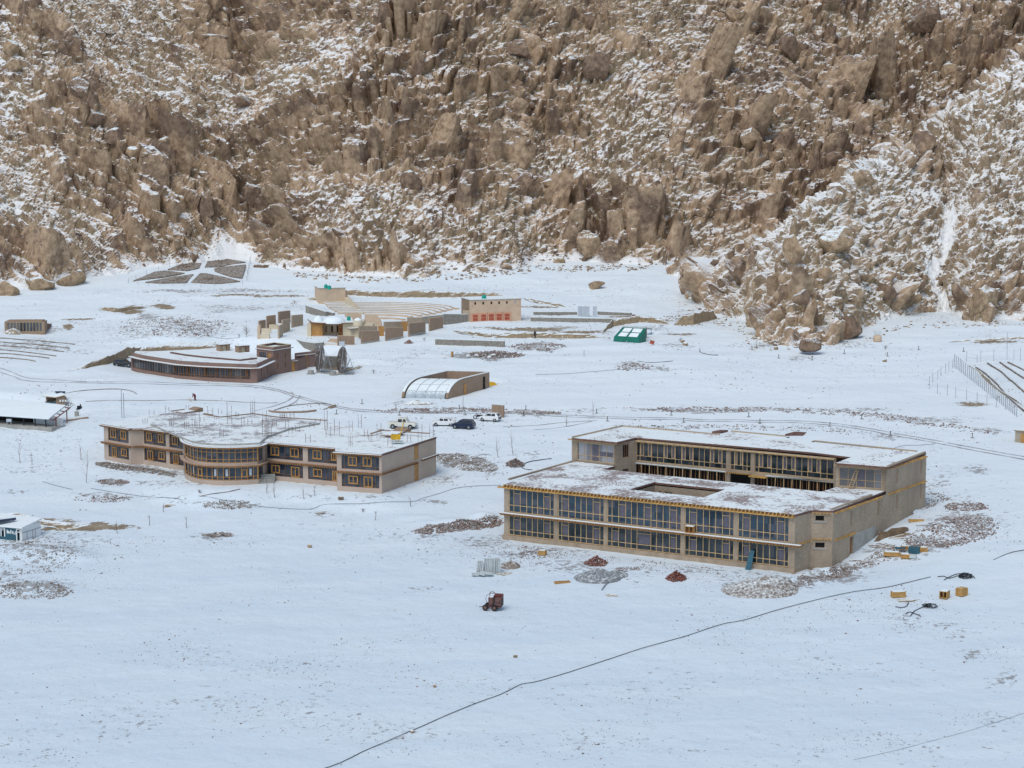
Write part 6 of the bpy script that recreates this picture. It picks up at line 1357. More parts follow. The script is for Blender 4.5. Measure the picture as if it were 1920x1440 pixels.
def car(style, name, label, cat, p, rz, paint, group='vehicles parked on the snow'):
    R = thing(name, label, cat, p, rz, group); b = MB(); g = MB()
    if style == 'pickup':
        L, W = 5.0, .88
        loft(b, [(-2.5, .84, .55, .84, 1.12), (-.85, .86, .5, .86, 1.12), (-.8, .86, .5, .86, 1.15), (1.15, .86, .45, .85, 1.15), (2.35, .84, .48, .78, 1.05), (2.5, .8, .52, .74, .9)])
        rbox(b, -.8, 1.15, .85, 1.14, 1.88, -.72, .75, .74); b.box((-2.45, 0, .95), (.08, 1.5, .4)); b.bar((-1.0, -.8, 1.1), (-1.0, -.8, 1.7), .06); b.bar((-1.0, .8, 1.1), (-1.0, .8, 1.7), .06); b.bar((-1.0, -.8, 1.7), (-1.0, .8, 1.7), .06)
        wins = [(-.68, .1), (.2, .84)]; zb, zt, wx = 1.2, 1.74, (1.10, .80); wh = [(-1.6, .38), (1.6, .38)]; rear_g = None
    elif style == 'suv':
        L, W = 4.1, .88
        loft(b, [(-2.05, .82, .45, .80, 1.0), (-1.95, .87, .28, .86, 1.05), (-.6, .88, .25, .87, 1.0), (1.0, .88, .25, .86, .98), (1.85, .85, .28, .78, .86), (2.05, .76, .35, .7, .7)])
        rbox(b, -1.95, 1.05, .85, 1.0, 1.6, -1.62, .35, .68); wins = [(-1.6, -.7), (-.62, .2), (.28, .62)]; zb, zt, wx = 1.05, 1.5, (1.0, .42); wh = [(-1.3, .34), (1.28, .34)]; rear_g = (-1.93, -1.68)
    elif style == 'hatch':
        L, W = 3.8, .82
        loft(b, [(-1.9, .76, .4, .75, .95), (-1.8, .81, .25, .80, 1.0), (-.5, .82, .22, .82, .97), (.9, .82, .22, .80, .93), (1.7, .8, .26, .72, .78), (1.9, .7, .33, .64, .62)])
        rbox(b, -1.8, 1.0, .8, .96, 1.48, -1.35, .3, .62); wins = [(-1.3, -.55), (-.48, .3), (.36, .6)]; zb, zt, wx = 1.0, 1.4, (.95, .36); wh = [(-1.2, .3), (1.2, .3)]; rear_g = (-1.78, -1.4)
    else:
        L, W = 4.2, .84
        loft(b, [(-2.1, .78, .4, .74, .92), (-1.95, .83, .25, .78, .98), (-1.1, .84, .22, .82, .95), (.9, .84, .22, .82, .92), (1.85, .82, .26, .74, .76), (2.1, .72, .33, .66, .62)])
        rbox(b, -1.35, 1.05, .82, .93, 1.42, -.75, .3, .62); wins = [(-.85, -.1), (-.02, .68)]; zb, zt, wx = .97, 1.34, (1.0, .36); wh = [(-1.3, .31), (1.3, .31)]; rear_g = (-1.32, -.8)
    bo = b.build('body', M[paint], R, local=True)
    md = bo.modifiers.new('soft edges', 'BEVEL'); md.width = .05; md.segments = 2; md.limit_method = 'ANGLE'
    wb_, z0_, wt_, z1_ = {'pickup': (.85, 1.14, .74, 1.88), 'suv': (.85, 1.0, .68, 1.6), 'hatch': (.8, .96, .62, 1.48)}.get(style, (.82, .93, .62, 1.42)); wm = lambda z: wb_+(wt_-wb_)*(z-z0_)/(z1_-z0_)+.004
    for s in (-1, 1):
        for a, c in wins:
            b = MB(); y0, y1 = s*(wm(zb)+.012), s*(wm(zt)+.012); k = .0 if a > 0 else .0; b.hexa([(a, y0-.01*s, zb), (c, y0-.01*s, zb), (c, y0+.008*s, zb), (a, y0+.008*s, zb)], [(a+.08, y1-.01*s, zt), (c-.14*(c > .5), y1-.01*s, zt), (c-.14*(c > .5), y1+.008*s, zt), (a+.08, y1+.008*s, zt)]); b.build('side_window', M['carglass'], R, local=True)
    b = MB(); b.add([(wx[0]+.02, -.68, zb), (wx[0]+.02, .68, zb), (wx[1]+.06, .56, zt+.02), (wx[1]+.06, -.56, zt+.02)], [(0, 1, 2, 3)]); b.build('windscreen', M['lamp'] if style == 'pickup' else M['carglass'], R, local=True)
    if rear_g: b = MB(); b.add([(rear_g[0]-.02, -.62, zb), (rear_g[1]-.02, -.5, zt), (rear_g[1]-.02, .5, zt), (rear_g[0]-.02, .62, zb)], [(0, 1, 2, 3)]); b.build('rear_window', M['carglass'], R, local=True)
    if style == 'hatch': b = MB(); b.box((-1.86, 0, .62), (.14, 1.35, .45)); b.build('rear_panel', M['carblack'], R, local=True)
    for s in (-1, 1):
        b = MB(); b.box((L/2-.1, s*.62, .68 if style != 'pickup' else .85), (.12, .28, .14)); b.build('headlight', M['lamp'], R, local=True)
        b = MB(); b.box((-L/2+.03, s*.68, .85), (.08, .16, .26)); b.build('tail_light', M['redlamp'], R, local=True)
        for x, r in wh: wheel(R, x, s*(W-.1), r, .22); b = MB(); b.tube([(x, s*(W-.03), r), (x, s*(W+.004), r)], r*1.18, 14); b.build('wheel_arch', M['black'], R, local=True)
    b = MB(); b.box((L/2-.02, 0, .45), (.1, 1.4, .16)); b.build('bumper', M['black'] if style == 'pickup' else M[paint], R, local=True)
    return R
gp = GP(755, 803); car('pickup', 'pickup_truck', 'ivory double-cab pickup truck with raised windscreen behind the plastered building', 'pickup', gp, math.radians(-12), 'ivory')
gp = GP(832, 798); car('sedan', 'sedan_car', 'white sedan partly hidden by the navy hatchback', 'car', gp, math.radians(176), 'carwhite')
gp = GP(869, 803); car('suv', 'hatchback_car', 'dark navy hatchback parked in front of the white sedan', 'car', gp, math.radians(160), 'navy')
gp = GP(919, 789); car('hatch', 'small_car', 'white hatchback with black tail panel before the brown brick slab', 'car', gp, math.radians(158), 'carwhite')
gp = GP(232, 687); car('suv', 'suv_car', 'black off-road car parked at the end of the curved brown building', 'car', gp, math.radians(-4), 'carblack')
# motorbike and bicycle
def two_wheeler(name, label, cat, p, rz, r, base, motor):
    R = thing(name, label, cat, p, rz)
    for x in (-base/2, base/2):
        b = MB(); n = 18; pts = [(x+r*math.cos(2*math.pi*i/n), 0, r+r*math.sin(2*math.pi*i/n)) for i in range(n+1)]; b.tube(pts, .08 if motor else .035, 5, cap=False); w_ = b.build('wheel', M['tyre'], R, local=True)
        b = MB(); 
        for i in range(6): b.bar((x, 0, r), (x+r*math.cos(i*1.047), 0, r+r*math.sin(i*1.047)), .012)
        b.build('spoke', M['steel'], w_, local=True)
    b = MB()
    if motor:
        rbox(b, -.35, .3, .14, .35, .7, -.3, .35, .12); b.tube([(base/2, 0, r), (base/2-.18, 0, 1.0)], .04, 6)
    else:
        for a, c in (((-base/2, 0, r), (-.12, 0, r*.9)), ((-.12, 0, r*.9), (-.25, 0, r*2.3)), ((-.25, 0, r*2.3), (.32, 0, r*2.2)), ((-.12, 0, r*.9), (.32, 0, r*2.2)), ((base/2, 0, r), (.3, 0, r*2.6)), ((-base/2, 0, r), (-.25, 0, r*2.1))): b.tube([a, c], .03, 5)
    b.build('frame', M['black'], R, local=True)
    b = MB(); b.box((-.3, 0, r*2.45 if not motor else .85), (.5 if motor else .25, .2 if motor else .1, .1)); b.build('saddle', M['maroon'] if motor else M['black'], R, local=True)
    b = MB(); b.tube([(.32 if not motor else base/2-.2, -.28, r*2.65 if not motor else 1.05), (.32 if not motor else base/2-.2, .28, r*2.65 if not motor else 1.05)], .025, 5); b.build('handlebar', M['black'], R, local=True)
gp = GP(897, 785); two_wheeler('motorbike', 'dark motorbike parked by the nose of the white hatchback', 'motorbike', gp, math.radians(20), .3, 1.25, True)
gp = GP(130.5, 764); two_wheeler('bicycle', 'black bicycle standing in the snow beside the kiosk', 'bicycle', gp, math.radians(6), .36, 1.1, False)
# ------------------------------------------------------------------ people
def figure(name, label, p, rz, joints, edges, rad, mat, head, group=None):
    R = thing(name, label, 'person', p, rz, group); me = bpy.data.meshes.new('body'); me.from_pydata(joints, edges, []); o = bpy.data.objects.new('body', me); sc.collection.objects.link(o); o.parent = R; me.materials.append(M[mat])
    sk = o.modifiers.new('skin', 'SKIN'); 
    for i, v in enumerate(me.skin_vertices[0].data): v.radius = (rad[i], rad[i])
    me.skin_vertices[0].data[0].use_root = True; o.modifiers.new('sub', 'SUBSURF').levels = 1; o.modifiers['sub'].render_levels = 1
    b = MB(); b.lathe(head, [(.01, -.12), (.06, -.1), (.085, -.03), (.09, .04), (.07, .1), (.01, .13)], 10); b.build('head', M['skin'], R, local=True, smooth=True)
    b = MB(); b.lathe(head, [(.095, .0), (.1, .06), (.075, .12), (.01, .15)], 10); b.build('hair', M['black'], R, local=True, smooth=True); return R
J = [(0, 0, .95), (0, 0, 1.2), (0, 0, 1.42), (0, 0, 1.52), (.18, 0, 1.4), (.25, .05, 1.12), (.24, .18, .95), (-.18, 0, 1.4), (-.26, .0, 1.12), (-.25, .12, .88), (.1, .02, .9), (.13, .1, .5), (.13, .02, .08), (.14, .18, .04), (-.1, 0, .9), (-.12, -.1, .5), (-.12, -.25, .08), (-.12, -.08, .04)]
E_ = [(0, 1), (1, 2), (2, 3), (2, 4), (4, 5), (5, 6), (2, 7), (7, 8), (8, 9), (0, 10), (10, 11), (11, 12), (12, 13), (0, 14), (14, 15), (15, 16), (16, 17)]
RD = [.15, .15, .16, .06, .075, .055, .04, .075, .055, .04, .1, .07, .05, .04, .1, .07, .05, .04]
figure('person', 'person in dark clothes walking alone across the snow below the theatre', GP(1003, 634), .4, J, E_, RD, 'cloth', (0, .02, 1.65))
J2 = [(0, 0, .85), (.12, 0, 1.05), (.32, 0, 1.2), (.42, 0, 1.22), (.3, .18, 1.15), (.4, .22, .85), (.5, .2, .6), (.3, -.18, 1.15), (.42, -.2, .85), (.5, -.18, .6), (0, .1, .82), (.05, .12, .45), (0, .12, .06), (.15, .12, .04), (0, -.1, .82), (.05, -.12, .45), (0, -.12, .06), (.15, -.12, .04)]
figure('person', 'person in a maroon robe bending over the snow behind the plastered building', GP(366, 751), 2.6, J2, E_, [r*1.35 for r in RD], 'maroon', (.52, 0, 1.25))
# small tan dog beside the person
p = GP(356.5, 752); R = thing('dog', 'small tan dog near the person in the maroon robe', 'dog', p, 2.2)
me = bpy.data.meshes.new('body'); JD = [(-.25, 0, .38), (0, 0, .38), (.22, 0, .4), (.34, 0, .52), (.46, 0, .5), (-.22, .07, .28), (-.27, .07, .14), (-.24, .07, .02), (-.22, -.07, .28), (-.27, -.07, .14), (-.24, -.07, .02), (.2, .07, .26), (.2, .07, .02), (.2, -.07, .26), (.2, -.07, .02), (-.36, 0, .46)]
me.from_pydata(JD, [(0, 1), (1, 2), (2, 3), (3, 4), (0, 5), (5, 6), (6, 7), (0, 8), (8, 9), (9, 10), (2, 11), (11, 12), (2, 13), (13, 14), (0, 15)], []); o = bpy.data.objects.new('body', me); sc.collection.objects.link(o); o.parent = R; me.materials.append(M['plasterD']); o.modifiers.new('skin', 'SKIN')
for v, r_ in zip(me.skin_vertices[0].data, [.1, .1, .11, .07, .045, .05, .03, .025, .05, .03, .025, .045, .025, .045, .025, .02]): v.radius = (r_, r_)
me.skin_vertices[0].data[1].use_root = True
# ------------------------------------------------------------------ sun-tracking dish mirrors
def dish(px, py, label):
    p = GP(px, py); R = thing('dish_mirror', label, 'dish', p, 0, 'large dish mirrors'); n = Vector((-.86, -.48, .12)).normalized(); up = Vector((.1, 0, 1)); r_ = n.cross(up).normalized(); u_ = r_.cross(n).normalized(); c = p+Vector((0, 0, 2.85)); b = MB(); vs = [tuple(c-n*.35)]; fs = []; N, K = 24, 5
    for k in range(1, K+1):
        for i in range(N): t = 2*math.pi*i/N; q_ = k/K; vs.append(tuple(c+r_*2.35*q_*math.cos(t)+u_*2.75*q_*math.sin(t)-n*(.35*(1-q_*q_))))
    for i in range(N): fs.append((0, 1+i, 1+(i+1) % N))
    for k in range(K-1):
        for i in range(N): fs.append((1+k*N+i, 1+(k+1)*N+i, 1+(k+1)*N+(i+1) % N, 1+k*N+(i+1) % N))
    b.add(vs, fs); o = b.build('mirror', M['mirror'], R, smooth=True); so = o.modifiers.new('thick', 'SOLIDIFY'); so.thickness = .06
    b = MB()
    for i in range(N): b.bar(vs[1+(K-1)*N+i], vs[1+(K-1)*N+(i+1) % N], .07)
    b.bar(c+u_*2.75, c-u_*2.75, .12); b.build('rim', M['steel'], R)
    b = MB(); bk = c-n*1.9+Vector((0, 0, .3))
    for i in range(0, N, 3): b.bar(vs[1+(K-1)*N+i], bk, .035)
    for dx, dy in ((-.9, -.7), (1.6, -.7), (1.6, .9), (-.4, .9)): b.bar(bk, (p.x+.8+dx, p.y+.4+dy, p.z), .06)
    b.bar((p.x-.1, p.y-.3, p.z+.3), (p.x+2.4, p.y-.3, p.z+.3), .08); b.build('support_frame', M['galv'], R)
    b = MB(); b.box((p.x+.8, p.y+.3, p.z+.06), (3.2, 2.4, .2)); b.build('base', M['concrete'], R)
dish(600, 698, 'tall oval dish mirror nearer the brown building, snow in its lower rim'); dish(641.5, 701, 'tall oval dish mirror with more snow, farther from the brown building')
for x, y, l in ((583, 701, 'round concrete pedestal before the first dish mirror'), (625, 703, 'round concrete pedestal between the two dish mirrors')):
    p = GP(x, y); b = MB(); b.lathe(p, [(.9, -.1), (.9, .12), (.6, .14), (.6, .75), (.01, .76)], 14); tag(b.build('pedestal', M['concrete'], loc=p), l, 'pedestal', 'concrete pedestals')
pn(612, 690, 633, 688, 22, 20, 'stonewall', 'stone_wall', 'short stone wall between the two dish mirrors', 'wall', 'stone retaining walls', 3, cap=False)
# ------------------------------------------------------------------ earth banks
def bank(pts, label, mat='earth', back=4.0, name='earth_bank'):
    P3 = []
    for x, y, h in pts: g = GP(x, y); P3.append((g, hpx(g, h)))
    fine = []
    for (a, ha), (c, hc_) in zip(P3, P3[1:]):
        n = max(2, int((c-a).length/1.0))
        for i in range(n): fine.append((a.lerp(c, i/n), ha+(hc_-ha)*i/n))
    fine.append(P3[-1]); b = MB(); K = 7; k0 = len(b.v); rnd = random.Random(len(label))
    for i, (g, h) in enumerate(fine):
        t = i/max(1, len(fine)-1); e = min(1, t*8, (1-t)*8)*.9+.1; w_ = float(fbm(g.x/2.2, g.y/2.2, 3, 5))*1.4; h2 = h*e*(1+w_*.35)
        for dy, f_ in ((-.5, -.12), (0, 0), (.25, .45), (.45, .8), (.8, 1.0), (1.6, 1.02), (back, -.05)):
            jx = .35*(mnoise.noise((g.x*.9, dy*3, f_*4+i*.1))); b.v.append((g.x+jx, g.y+dy+w_*.6+jx, (g.z+f_*h2+.2*mnoise.noise((g.x*.8, dy, f_*5)) if dy < back else float(G(g.x, g.y+dy))-.1)))
    for i in range(len(fine)-1):
        for j in range(K-1): b.f.append((k0+i*K+j, k0+(i+1)*K+j, k0+(i+1)*K+j+1, k0+i*K+j+1)); b.m.append(0)
    tag(b.build(name, M[mat], loc=P3[0][0]), label, 'bank', None, 'structure')
bank([(566, 560, 4), (600, 564, 12), (650, 553, 9), (700, 556, 10), (760, 558, 10), (800, 558, 12), (850, 557, 9), (900, 557, 9), (985, 560, 4)], 'long brown earth bank cut into the snow behind the theatre')
bank([(128, 695, 2), (160, 691, 7), (200, 683, 13), (240, 671, 17), (262, 664, 12)], 'stony brown bank rising towards the black car', back=6)
bank([(250, 664, 9), (300, 661, 10), (350, 659, 10), (420, 655, 7)], 'brown earth bank behind the roof of the curved building')
bank([(984, 562, 3), (1010, 569, 5), (1060, 577, 4)], 'thin brown bank behind the grey sheet panels')
bank([(1130, 625, 4), (1150, 612, 12), (1200, 604, 10), (1262, 611, 8)], 'brown bank behind the green greenhouse')
bank([(1264, 611, 14), (1300, 609, 19), (1345, 598, 15)], 'tall tan cut bank at the foot of the rocky spur')
bank([(850, 622, 3), (910, 632, 6), (960, 634, 10), (1020, 634, 9), (1080, 635, 8), (1145, 634, 6)], 'brown earth bank below the sandy building with red shutters')
bank([(625, 702, 2), (650, 697, 7), (680, 690, 2)], 'brown bank beside the outer dish mirror')
bank([(1641, 1016, 11), (1672, 1004, 12), (1704, 992, 4)], 'dark brown sides of the trench beside the block building', back=1.3, mat='wetearth')
bank([(1780, 641, 1), (1850, 639, 3), (1960, 633, 4)], 'thin brown ridge line above the fenced plot')
bank([(185, 580, 4), (215, 586, 8), (275, 577, 3)], 'tan earth bank on the slope below the fenced stone beds')
bank([(1818, 686, 1), (1840, 700, 2.5), (1872, 732, 3), (1925, 766, 4)], 'dark earth ridge along the fenced plot')
bank([(0, 966, 3), (40, 972, 5), (80, 984, 5), (120, 993, 8), (165, 984, 3)], 'brown dug bank behind the blue site cabin', back=2)
# ------------------------------------------------------------------ stones, rubble and heaps
def wpoly(pts, z=None): return [tuple(GP(*p)[:2]) if z is None else xy(p[0], p[1], z) for p in pts]
def ell(cx, cy, rx, ry, n=12): return [(cx+rx*math.cos(2*math.pi*i/n), cy+ry*math.sin(2*math.pi*i/n)) for i in range(n)]
def rubble(name, pts, n, size, mats, label, seed, z=None, kind='stuff', parent=None, heap=0.0, sub=1, flat=.7, cat='rubble', dens=1.0):
    poly = wpoly(pts, z); xs = [p[0] for p in poly]; ys = [p[1] for p in poly]; rs = np.random.RandomState(seed)
    X = rs.uniform(min(xs), max(xs), n*5); Y = rs.uniform(min(ys), max(ys), n*5); d = _dist(X, Y, poly); inn = _inpoly(X, Y, poly); prob = np.clip(d/(0.25*max(d[inn].max(), .1)), 0.05, 1)
    k = inn & (rs.rand(len(X)) < prob) & (fbm(X/1.6, Y/1.6, 3, seed) > -0.22*dens); X, Y, d = X[k][:n], Y[k][:n], d[k][:n]
    h = heap*np.clip(d/max(d.max(), .1), 0, 1)*rs.uniform(.3, 1, len(X)) if heap else 0
    Z = (G(X, Y) if z is None else np.full(len(X), z))+h
    s = size*(0.45+0.9*rs.rand(len(X))**2)
    o = rocks_mesh(name, np.stack([X, Y, Z], 1), s, [M[m] for m in mats], seed, sub, 1.7, flat=flat, sink=.3)
    if parent is not None: o.parent = parent; o.location = -Vector(parent.location); return o
    return tag(o, label, cat, None, kind)
rubble('stone_field', [(1683, 1008), (1735, 985), (1770, 968), (1830, 962), (1878, 978), (1872, 998), (1840, 1015), (1780, 1027), (1725, 1030), (1690, 1020)], 2600, .17, ['redstones', 'stones'], 'wide field of broken brown and red stones beside the block building', 11)
rubble('stone_strip', ell(1812, 950, 48, 9), 420, .2, ['redstones', 'stones'], 'strip of reddish stones above the wide stone field', 12)
rubble('stone_strip', ell(1682, 962, 34, 10), 380, .2, ['redstones', 'stones'], 'reddish stones heaped against the long side wall', 13)
rubble('stone_spread', [(768, 998), (800, 984), (850, 976), (900, 968), (944, 970), (944, 986), (900, 994), (850, 998), (800, 1003)], 1500, .17, ['redstones', 'stones'], 'spread of broken brick and stones at the corner of the block building', 14, heap=.3)
rubble('brick_heap', ell(1118, 1056, 24, 7), 420, .17, ['brickheap', 'redstones'], 'heap of red bricks with a small stack on top before the windows', 15, kind='thing', heap=1.0, cat='heap')
rubble('brick_heap', ell(1268, 1084, 21, 7), 460, .15, ['brickheap'], 'compact dark red brick heap nearest the corner of the block building', 16, kind='thing', heap=1.1, cat='heap')
rubble('stone_spread', ell(1190, 1066, 40, 4), 160, .13, ['redstones', 'stones'], 'thin spread of stones between the two brick heaps', 17)
rubble('stone_spread', ell(212, 903, 34, 6), 380, .15, ['redstones', 'stones'], 'patch of red stones on the snow before the plastered building', 18)
rubble('stone_belt', [(172, 868), (200, 866), (250, 874), (300, 880), (335, 889), (330, 896), (280, 888), (240, 884), (190, 878)], 1100, .17, ['stones', 'mound'], 'belt of snowy stones along the foot of the plastered building', 19, heap=.35)
rubble('cobble_ground', [(815, 850), (860, 848), (905, 858), (935, 872), (930, 890), (880, 884), (840, 876), (818, 862)], 1900, .13, ['stones', 'mound'], 'ground strewn with snowy cobbles beside the plastered building', 20)
rubble('stone_heap', ell(966, 871, 20, 6), 420, .15, ['stones', 'redstones'], 'grey stone heap beside the curved black hose', 21, kind='thing', heap=1.1, cat='heap')
rubble('stone_spread', ell(430, 946, 55, 10), 480, .13, ['stones', 'mound'], 'spread of small stones on the snow below the round glazed bay', 22)
rubble('stone_heap', ell(408, 1003, 32, 5), 130, .28, ['stones', 'mound'], 'low row of snowy boulders on the open foreground snow', 23, heap=.3, kind='thing', cat='heap')
rubble('spoil_stones', ell(1430, 1102, 60, 16), 700, .11, ['mound', 'stones', 'redstones'], 'stones in the snowy spoil heap at the corner of the block building', 24)
rubble('spoil_stones', [(1480, 1092), (1530, 1078), (1600, 1058), (1640, 1050), (1650, 1058), (1590, 1080), (1530, 1095), (1490, 1104)], 1500, .12, ['mound', 'stones', 'redstones'], 'stones along the snowy spoil ridge beside the side wall', 25)
rubble('stone_spread', ell(985, 1040, 90, 20), 600, .11, ['stones', 'redstones'], 'scattered building stones before the block building', 26, dens=.4)
rubble('stone_spread', ell(190, 935, 60, 8), 420, .14, ['stones', 'redstones'], 'stones strewn beside the black cable before the plastered building', 27)
rubble('stone_spread', ell(60, 1040, 95, 40), 1300, .12, ['stones', 'mound'], 'stones on the snowy spoil behind the site cabin', 28, dens=.6)
rubble('stone_spread', ell(60, 1108, 80, 18), 800, .14, ['stones', 'mound'], 'stones on the snowy spoil ridge nearest the picture corner', 29)
rubble('verge_stones', [(690, 770), (760, 765), (860, 764), (1000, 768), (1055, 773), (1050, 778), (900, 774), (760, 775)], 1100, .2, ['stones', 'redstones'], 'dark stones along the upper verge of the road behind the cars', 30, dens=.5)
rubble('verge_stones', [(1150, 764), (1300, 762), (1450, 763), (1600, 768), (1700, 780), (1800, 796), (1880, 812), (1870, 818), (1750, 800), (1620, 782), (1450, 772), (1250, 773)], 2600, .2, ['stones', 'redstones'], 'dark stones along the upper verge of the road beyond the block building', 31, dens=.4)
rubble('stone_spread', [(1150, 797), (1400, 795), (1620, 806), (1640, 814), (1400, 806), (1160, 806)], 500, .18, ['stones'], 'scattered stones between the road and the block building', 32, dens=.3)
rubble('stone_spread', ell(930, 665, 60, 8), 700, .22, ['redstones', 'stones'], 'brown rubble strip below the long grey stone wall', 33, heap=.5)
rubble('stone_spread', ell(1010, 650, 60, 8), 600, .2, ['stones', 'redstones'], 'stony slope at the end of the long grey stone wall', 34)
rubble('stone_spread', ell(1190, 688, 40, 8), 200, .22, ['redstones', 'stones'], 'scattered stones on the snow below the green greenhouse', 35)
rubble('stone_spread', ell(1290, 600, 60, 14), 250, .3, ['stones', 'boulder'], 'rocks around the tall tan cut bank', 36)
rubble('stone_spread', ell(330, 612, 120, 22), 1100, .2, ['stones', 'redstones'], 'low stones and scrub on the slope above the curved building', 37, dens=.3)
rubble('spur_rocks', [(1405, 632), (1440, 612), (1480, 600), (1520, 628), (1560, 640), (1500, 652), (1440, 648)], 300, .85, ['boulder', 'boulder_dark', 'boulder'], 'tumbled boulders at the tip of the rocky spur', 38, sub=2, heap=.8, flat=.8, cat='rocks')
rubble('site_debris', [(1490, 1084), (1560, 1072), (1640, 1035), (1680, 1022), (1700, 1035), (1640, 1062), (1560, 1090)], 900, .12, ['stones', 'redstones', 'mound'], 'broken blocks and grit along the foot of the long side wall', 52, dens=.5)
rubble('site_debris', [(950, 1018), (1100, 1038), (1300, 1058), (1480, 1082), (1470, 1090), (1290, 1070), (1090, 1050), (945, 1028)], 1100, .10, ['stones', 'redstones', 'mound'], 'grit and broken blocks along the plinth of the block building', 53, dens=.4)
rubble('site_debris', [(1640, 945), (1700, 930), (1760, 920), (1790, 935), (1740, 955), (1680, 975)], 900, .15, ['stones', 'redstones', 'mound'], 'half-buried rubble behind the strip of reddish stones', 54, dens=.5)
rubble('foot_rocks', [(520, 512), (700, 518), (860, 512), (1020, 496), (1200, 495), (1255, 495), (1200, 508), (1020, 510), (860, 526), (700, 532), (560, 522)], 420, .55, ['boulder', 'boulder_dark', 'scree'], 'half-buried rocks where the mountainside meets the snow', 55, sub=2, flat=.8, cat='rocks', dens=.6)
rubble('foot_rocks', [(1270, 560), (1330, 582), (1400, 600), (1430, 640), (1600, 640), (1700, 598), (1800, 606), (1900, 600), (1900, 612), (1700, 616), (1600, 655), (1400, 660), (1380, 620), (1260, 590)], 420, .45, ['boulder', 'boulder_dark', 'scree'], 'half-buried rocks fallen around the foot of the spur', 56, sub=2, flat=.8, cat='rocks', dens=.6)
for pts, n, s, lb, sd in (([(1080, 905), (1130, 898), (1190, 905), (1200, 912), (1130, 912)], 500, .09, 0, 41), ([(1230, 902), (1260, 897), (1340, 903), (1345, 910), (1280, 908)], 600, .09, 0, 42), ([(1345, 925), (1400, 918), (1420, 930), (1390, 942), (1345, 940)], 500, .09, 0, 43), ([(1460, 958), (1500, 948), (1548, 947), (1550, 953), (1510, 960), (1475, 966)], 700, .11, 0, 44)):
    rubble('rubble', pts, n, s, ['redstones', 'stones'], None, sd, z=BH+.05, parent=RB)
rubble('rubble', [(1095, 822), (1140, 812), (1200, 810), (1180, 822), (1120, 828)], 250, .1, ['redstones', 'stones'], None, 45, z=BT+.04, parent=RB)
rubble('rubble', [(1600, 860), (1680, 845), (1700, 848), (1640, 868)], 60, .14, ['stones'], None, 46, z=BT+.04, parent=RB)
# small stones that poke through the snow of the foreground
rs = np.random.RandomState(77); n = 110000; X = rs.uniform(-75, 80, n); Y = rs.uniform(178, 300, n)
dd = fbm(X/9, Y/7, 4, 55)+.25*fbm(X/30, Y/22, 2, 56); k = (np.abs(X) < Y*.27) & (rs.rand(n) < np.clip((dd-.02)*3.0, .03, 1)*.42) & ~_inpoly(X, Y, [b_fl, b_fr, b_mr, b_br, b_bl]); X, Y = X[k], Y[k]
s = .028+.05*rs.rand(len(X))**4+(rs.rand(len(X)) < .012)*.09; s *= 1.15
o = rocks_mesh('pebbles', np.stack([X, Y, G(X, Y)], 1), s, [M['stones'], M['redstones']], 78, 1, 1.6, flat=.6, sink=-.1, rs_shapes=6); tag(o, 'small stones poking through the thin snow of the open field', 'pebbles', kind='stuff')
n = 80000; X = rs.uniform(-130, 130, n); Y = rs.uniform(300, 540, n); dd = fbm(X/12, Y/12, 4, 65)
k = (np.abs(X) < Y*.27) & (rs.rand(n) < np.clip((dd-.04)*3.0, .02, 1)*.35); X, Y = X[k], Y[k]
o = rocks_mesh('pebbles', np.stack([X, Y, G(X, Y)], 1), .05+.14*rs.rand(len(X))**3, [M['stones'], M['redstones']], 79, 1, 1.6, flat=.6, sink=0, rs_shapes=6); tag(o, 'small stones scattered over the snow between the buildings', 'pebbles', kind='stuff')
# grey gravel heap
def heap(px, py, rx, ry, h, mat, name, label, seed, cat='heap'):
    g = GP(px, py); b = MB(); n, K = 28, 9
    vs = []
    for k in range(K+1):
        t = k/K
        for i in range(n):
            a = 2*math.pi*i/n; x, y = g.x+rx*t*math.cos(a), g.y+ry*t*math.sin(a); f_ = float(fbm(x*.8+seed, y*.8, 3, seed)); z = float(G(x, y))+h*(1-t)**.9*(1+f_)*(1 if t < 1 else 0)-(.1 if k == K else 0)+.25*h*f_*(1-t); vs.append((x+f_*.5, y, z))
    b.add(vs, [(k*n+i, k*n+(i+1) % n, (k+1)*n+(i+1) % n, (k+1)*n+i) for k in range(K) for i in range(n)][::1]); b.f = [f_[::-1] for f_ in b.f]
    return tag(b.build(name, M[mat], loc=g, smooth=True), label, cat)
heap(1120, 1083, 3.3, 3.0, 1.15, 'gravel', 'gravel_heap', 'grey gravel heap dusted with snow before the block building', 3)
heap(1150, 1079, 2.2, 1.6, .6, 'gravel', 'gravel_heap', 'smaller grey gravel heap behind the bigger one', 5)
heap(1425, 1104, 5.2, 4.2, 1.5, 'mound', 'spoil_heap', 'large snow-covered spoil heap at the corner of the block building', 6); heap(955, 1062, 1.6, 1.4, .75, 'mound', 'spoil_heap', 'small snowy spoil heap beside the stacked pale slabs', 7)
heap(25, 625, 2.4, 1.6, 1.2, 'earth', 'soil_heap', 'small brown soil heap before the far glazed greenhouse', 8); heap(783, 757, 3.0, 1.4, .7, 'earth', 'soil_heap', 'low brown soil heap before the arched greenhouse', 9)
heap(1643, 857, 1.6, 1.2, 1.0, 'brickheap', 'brick_heap', 'small dark red heap behind the block building roof', 10); heap(767, 643, 1.2, .8, .7, 'redstones', 'bush_heap', 'dark reddish bush-like heap below the brown walls', 12)
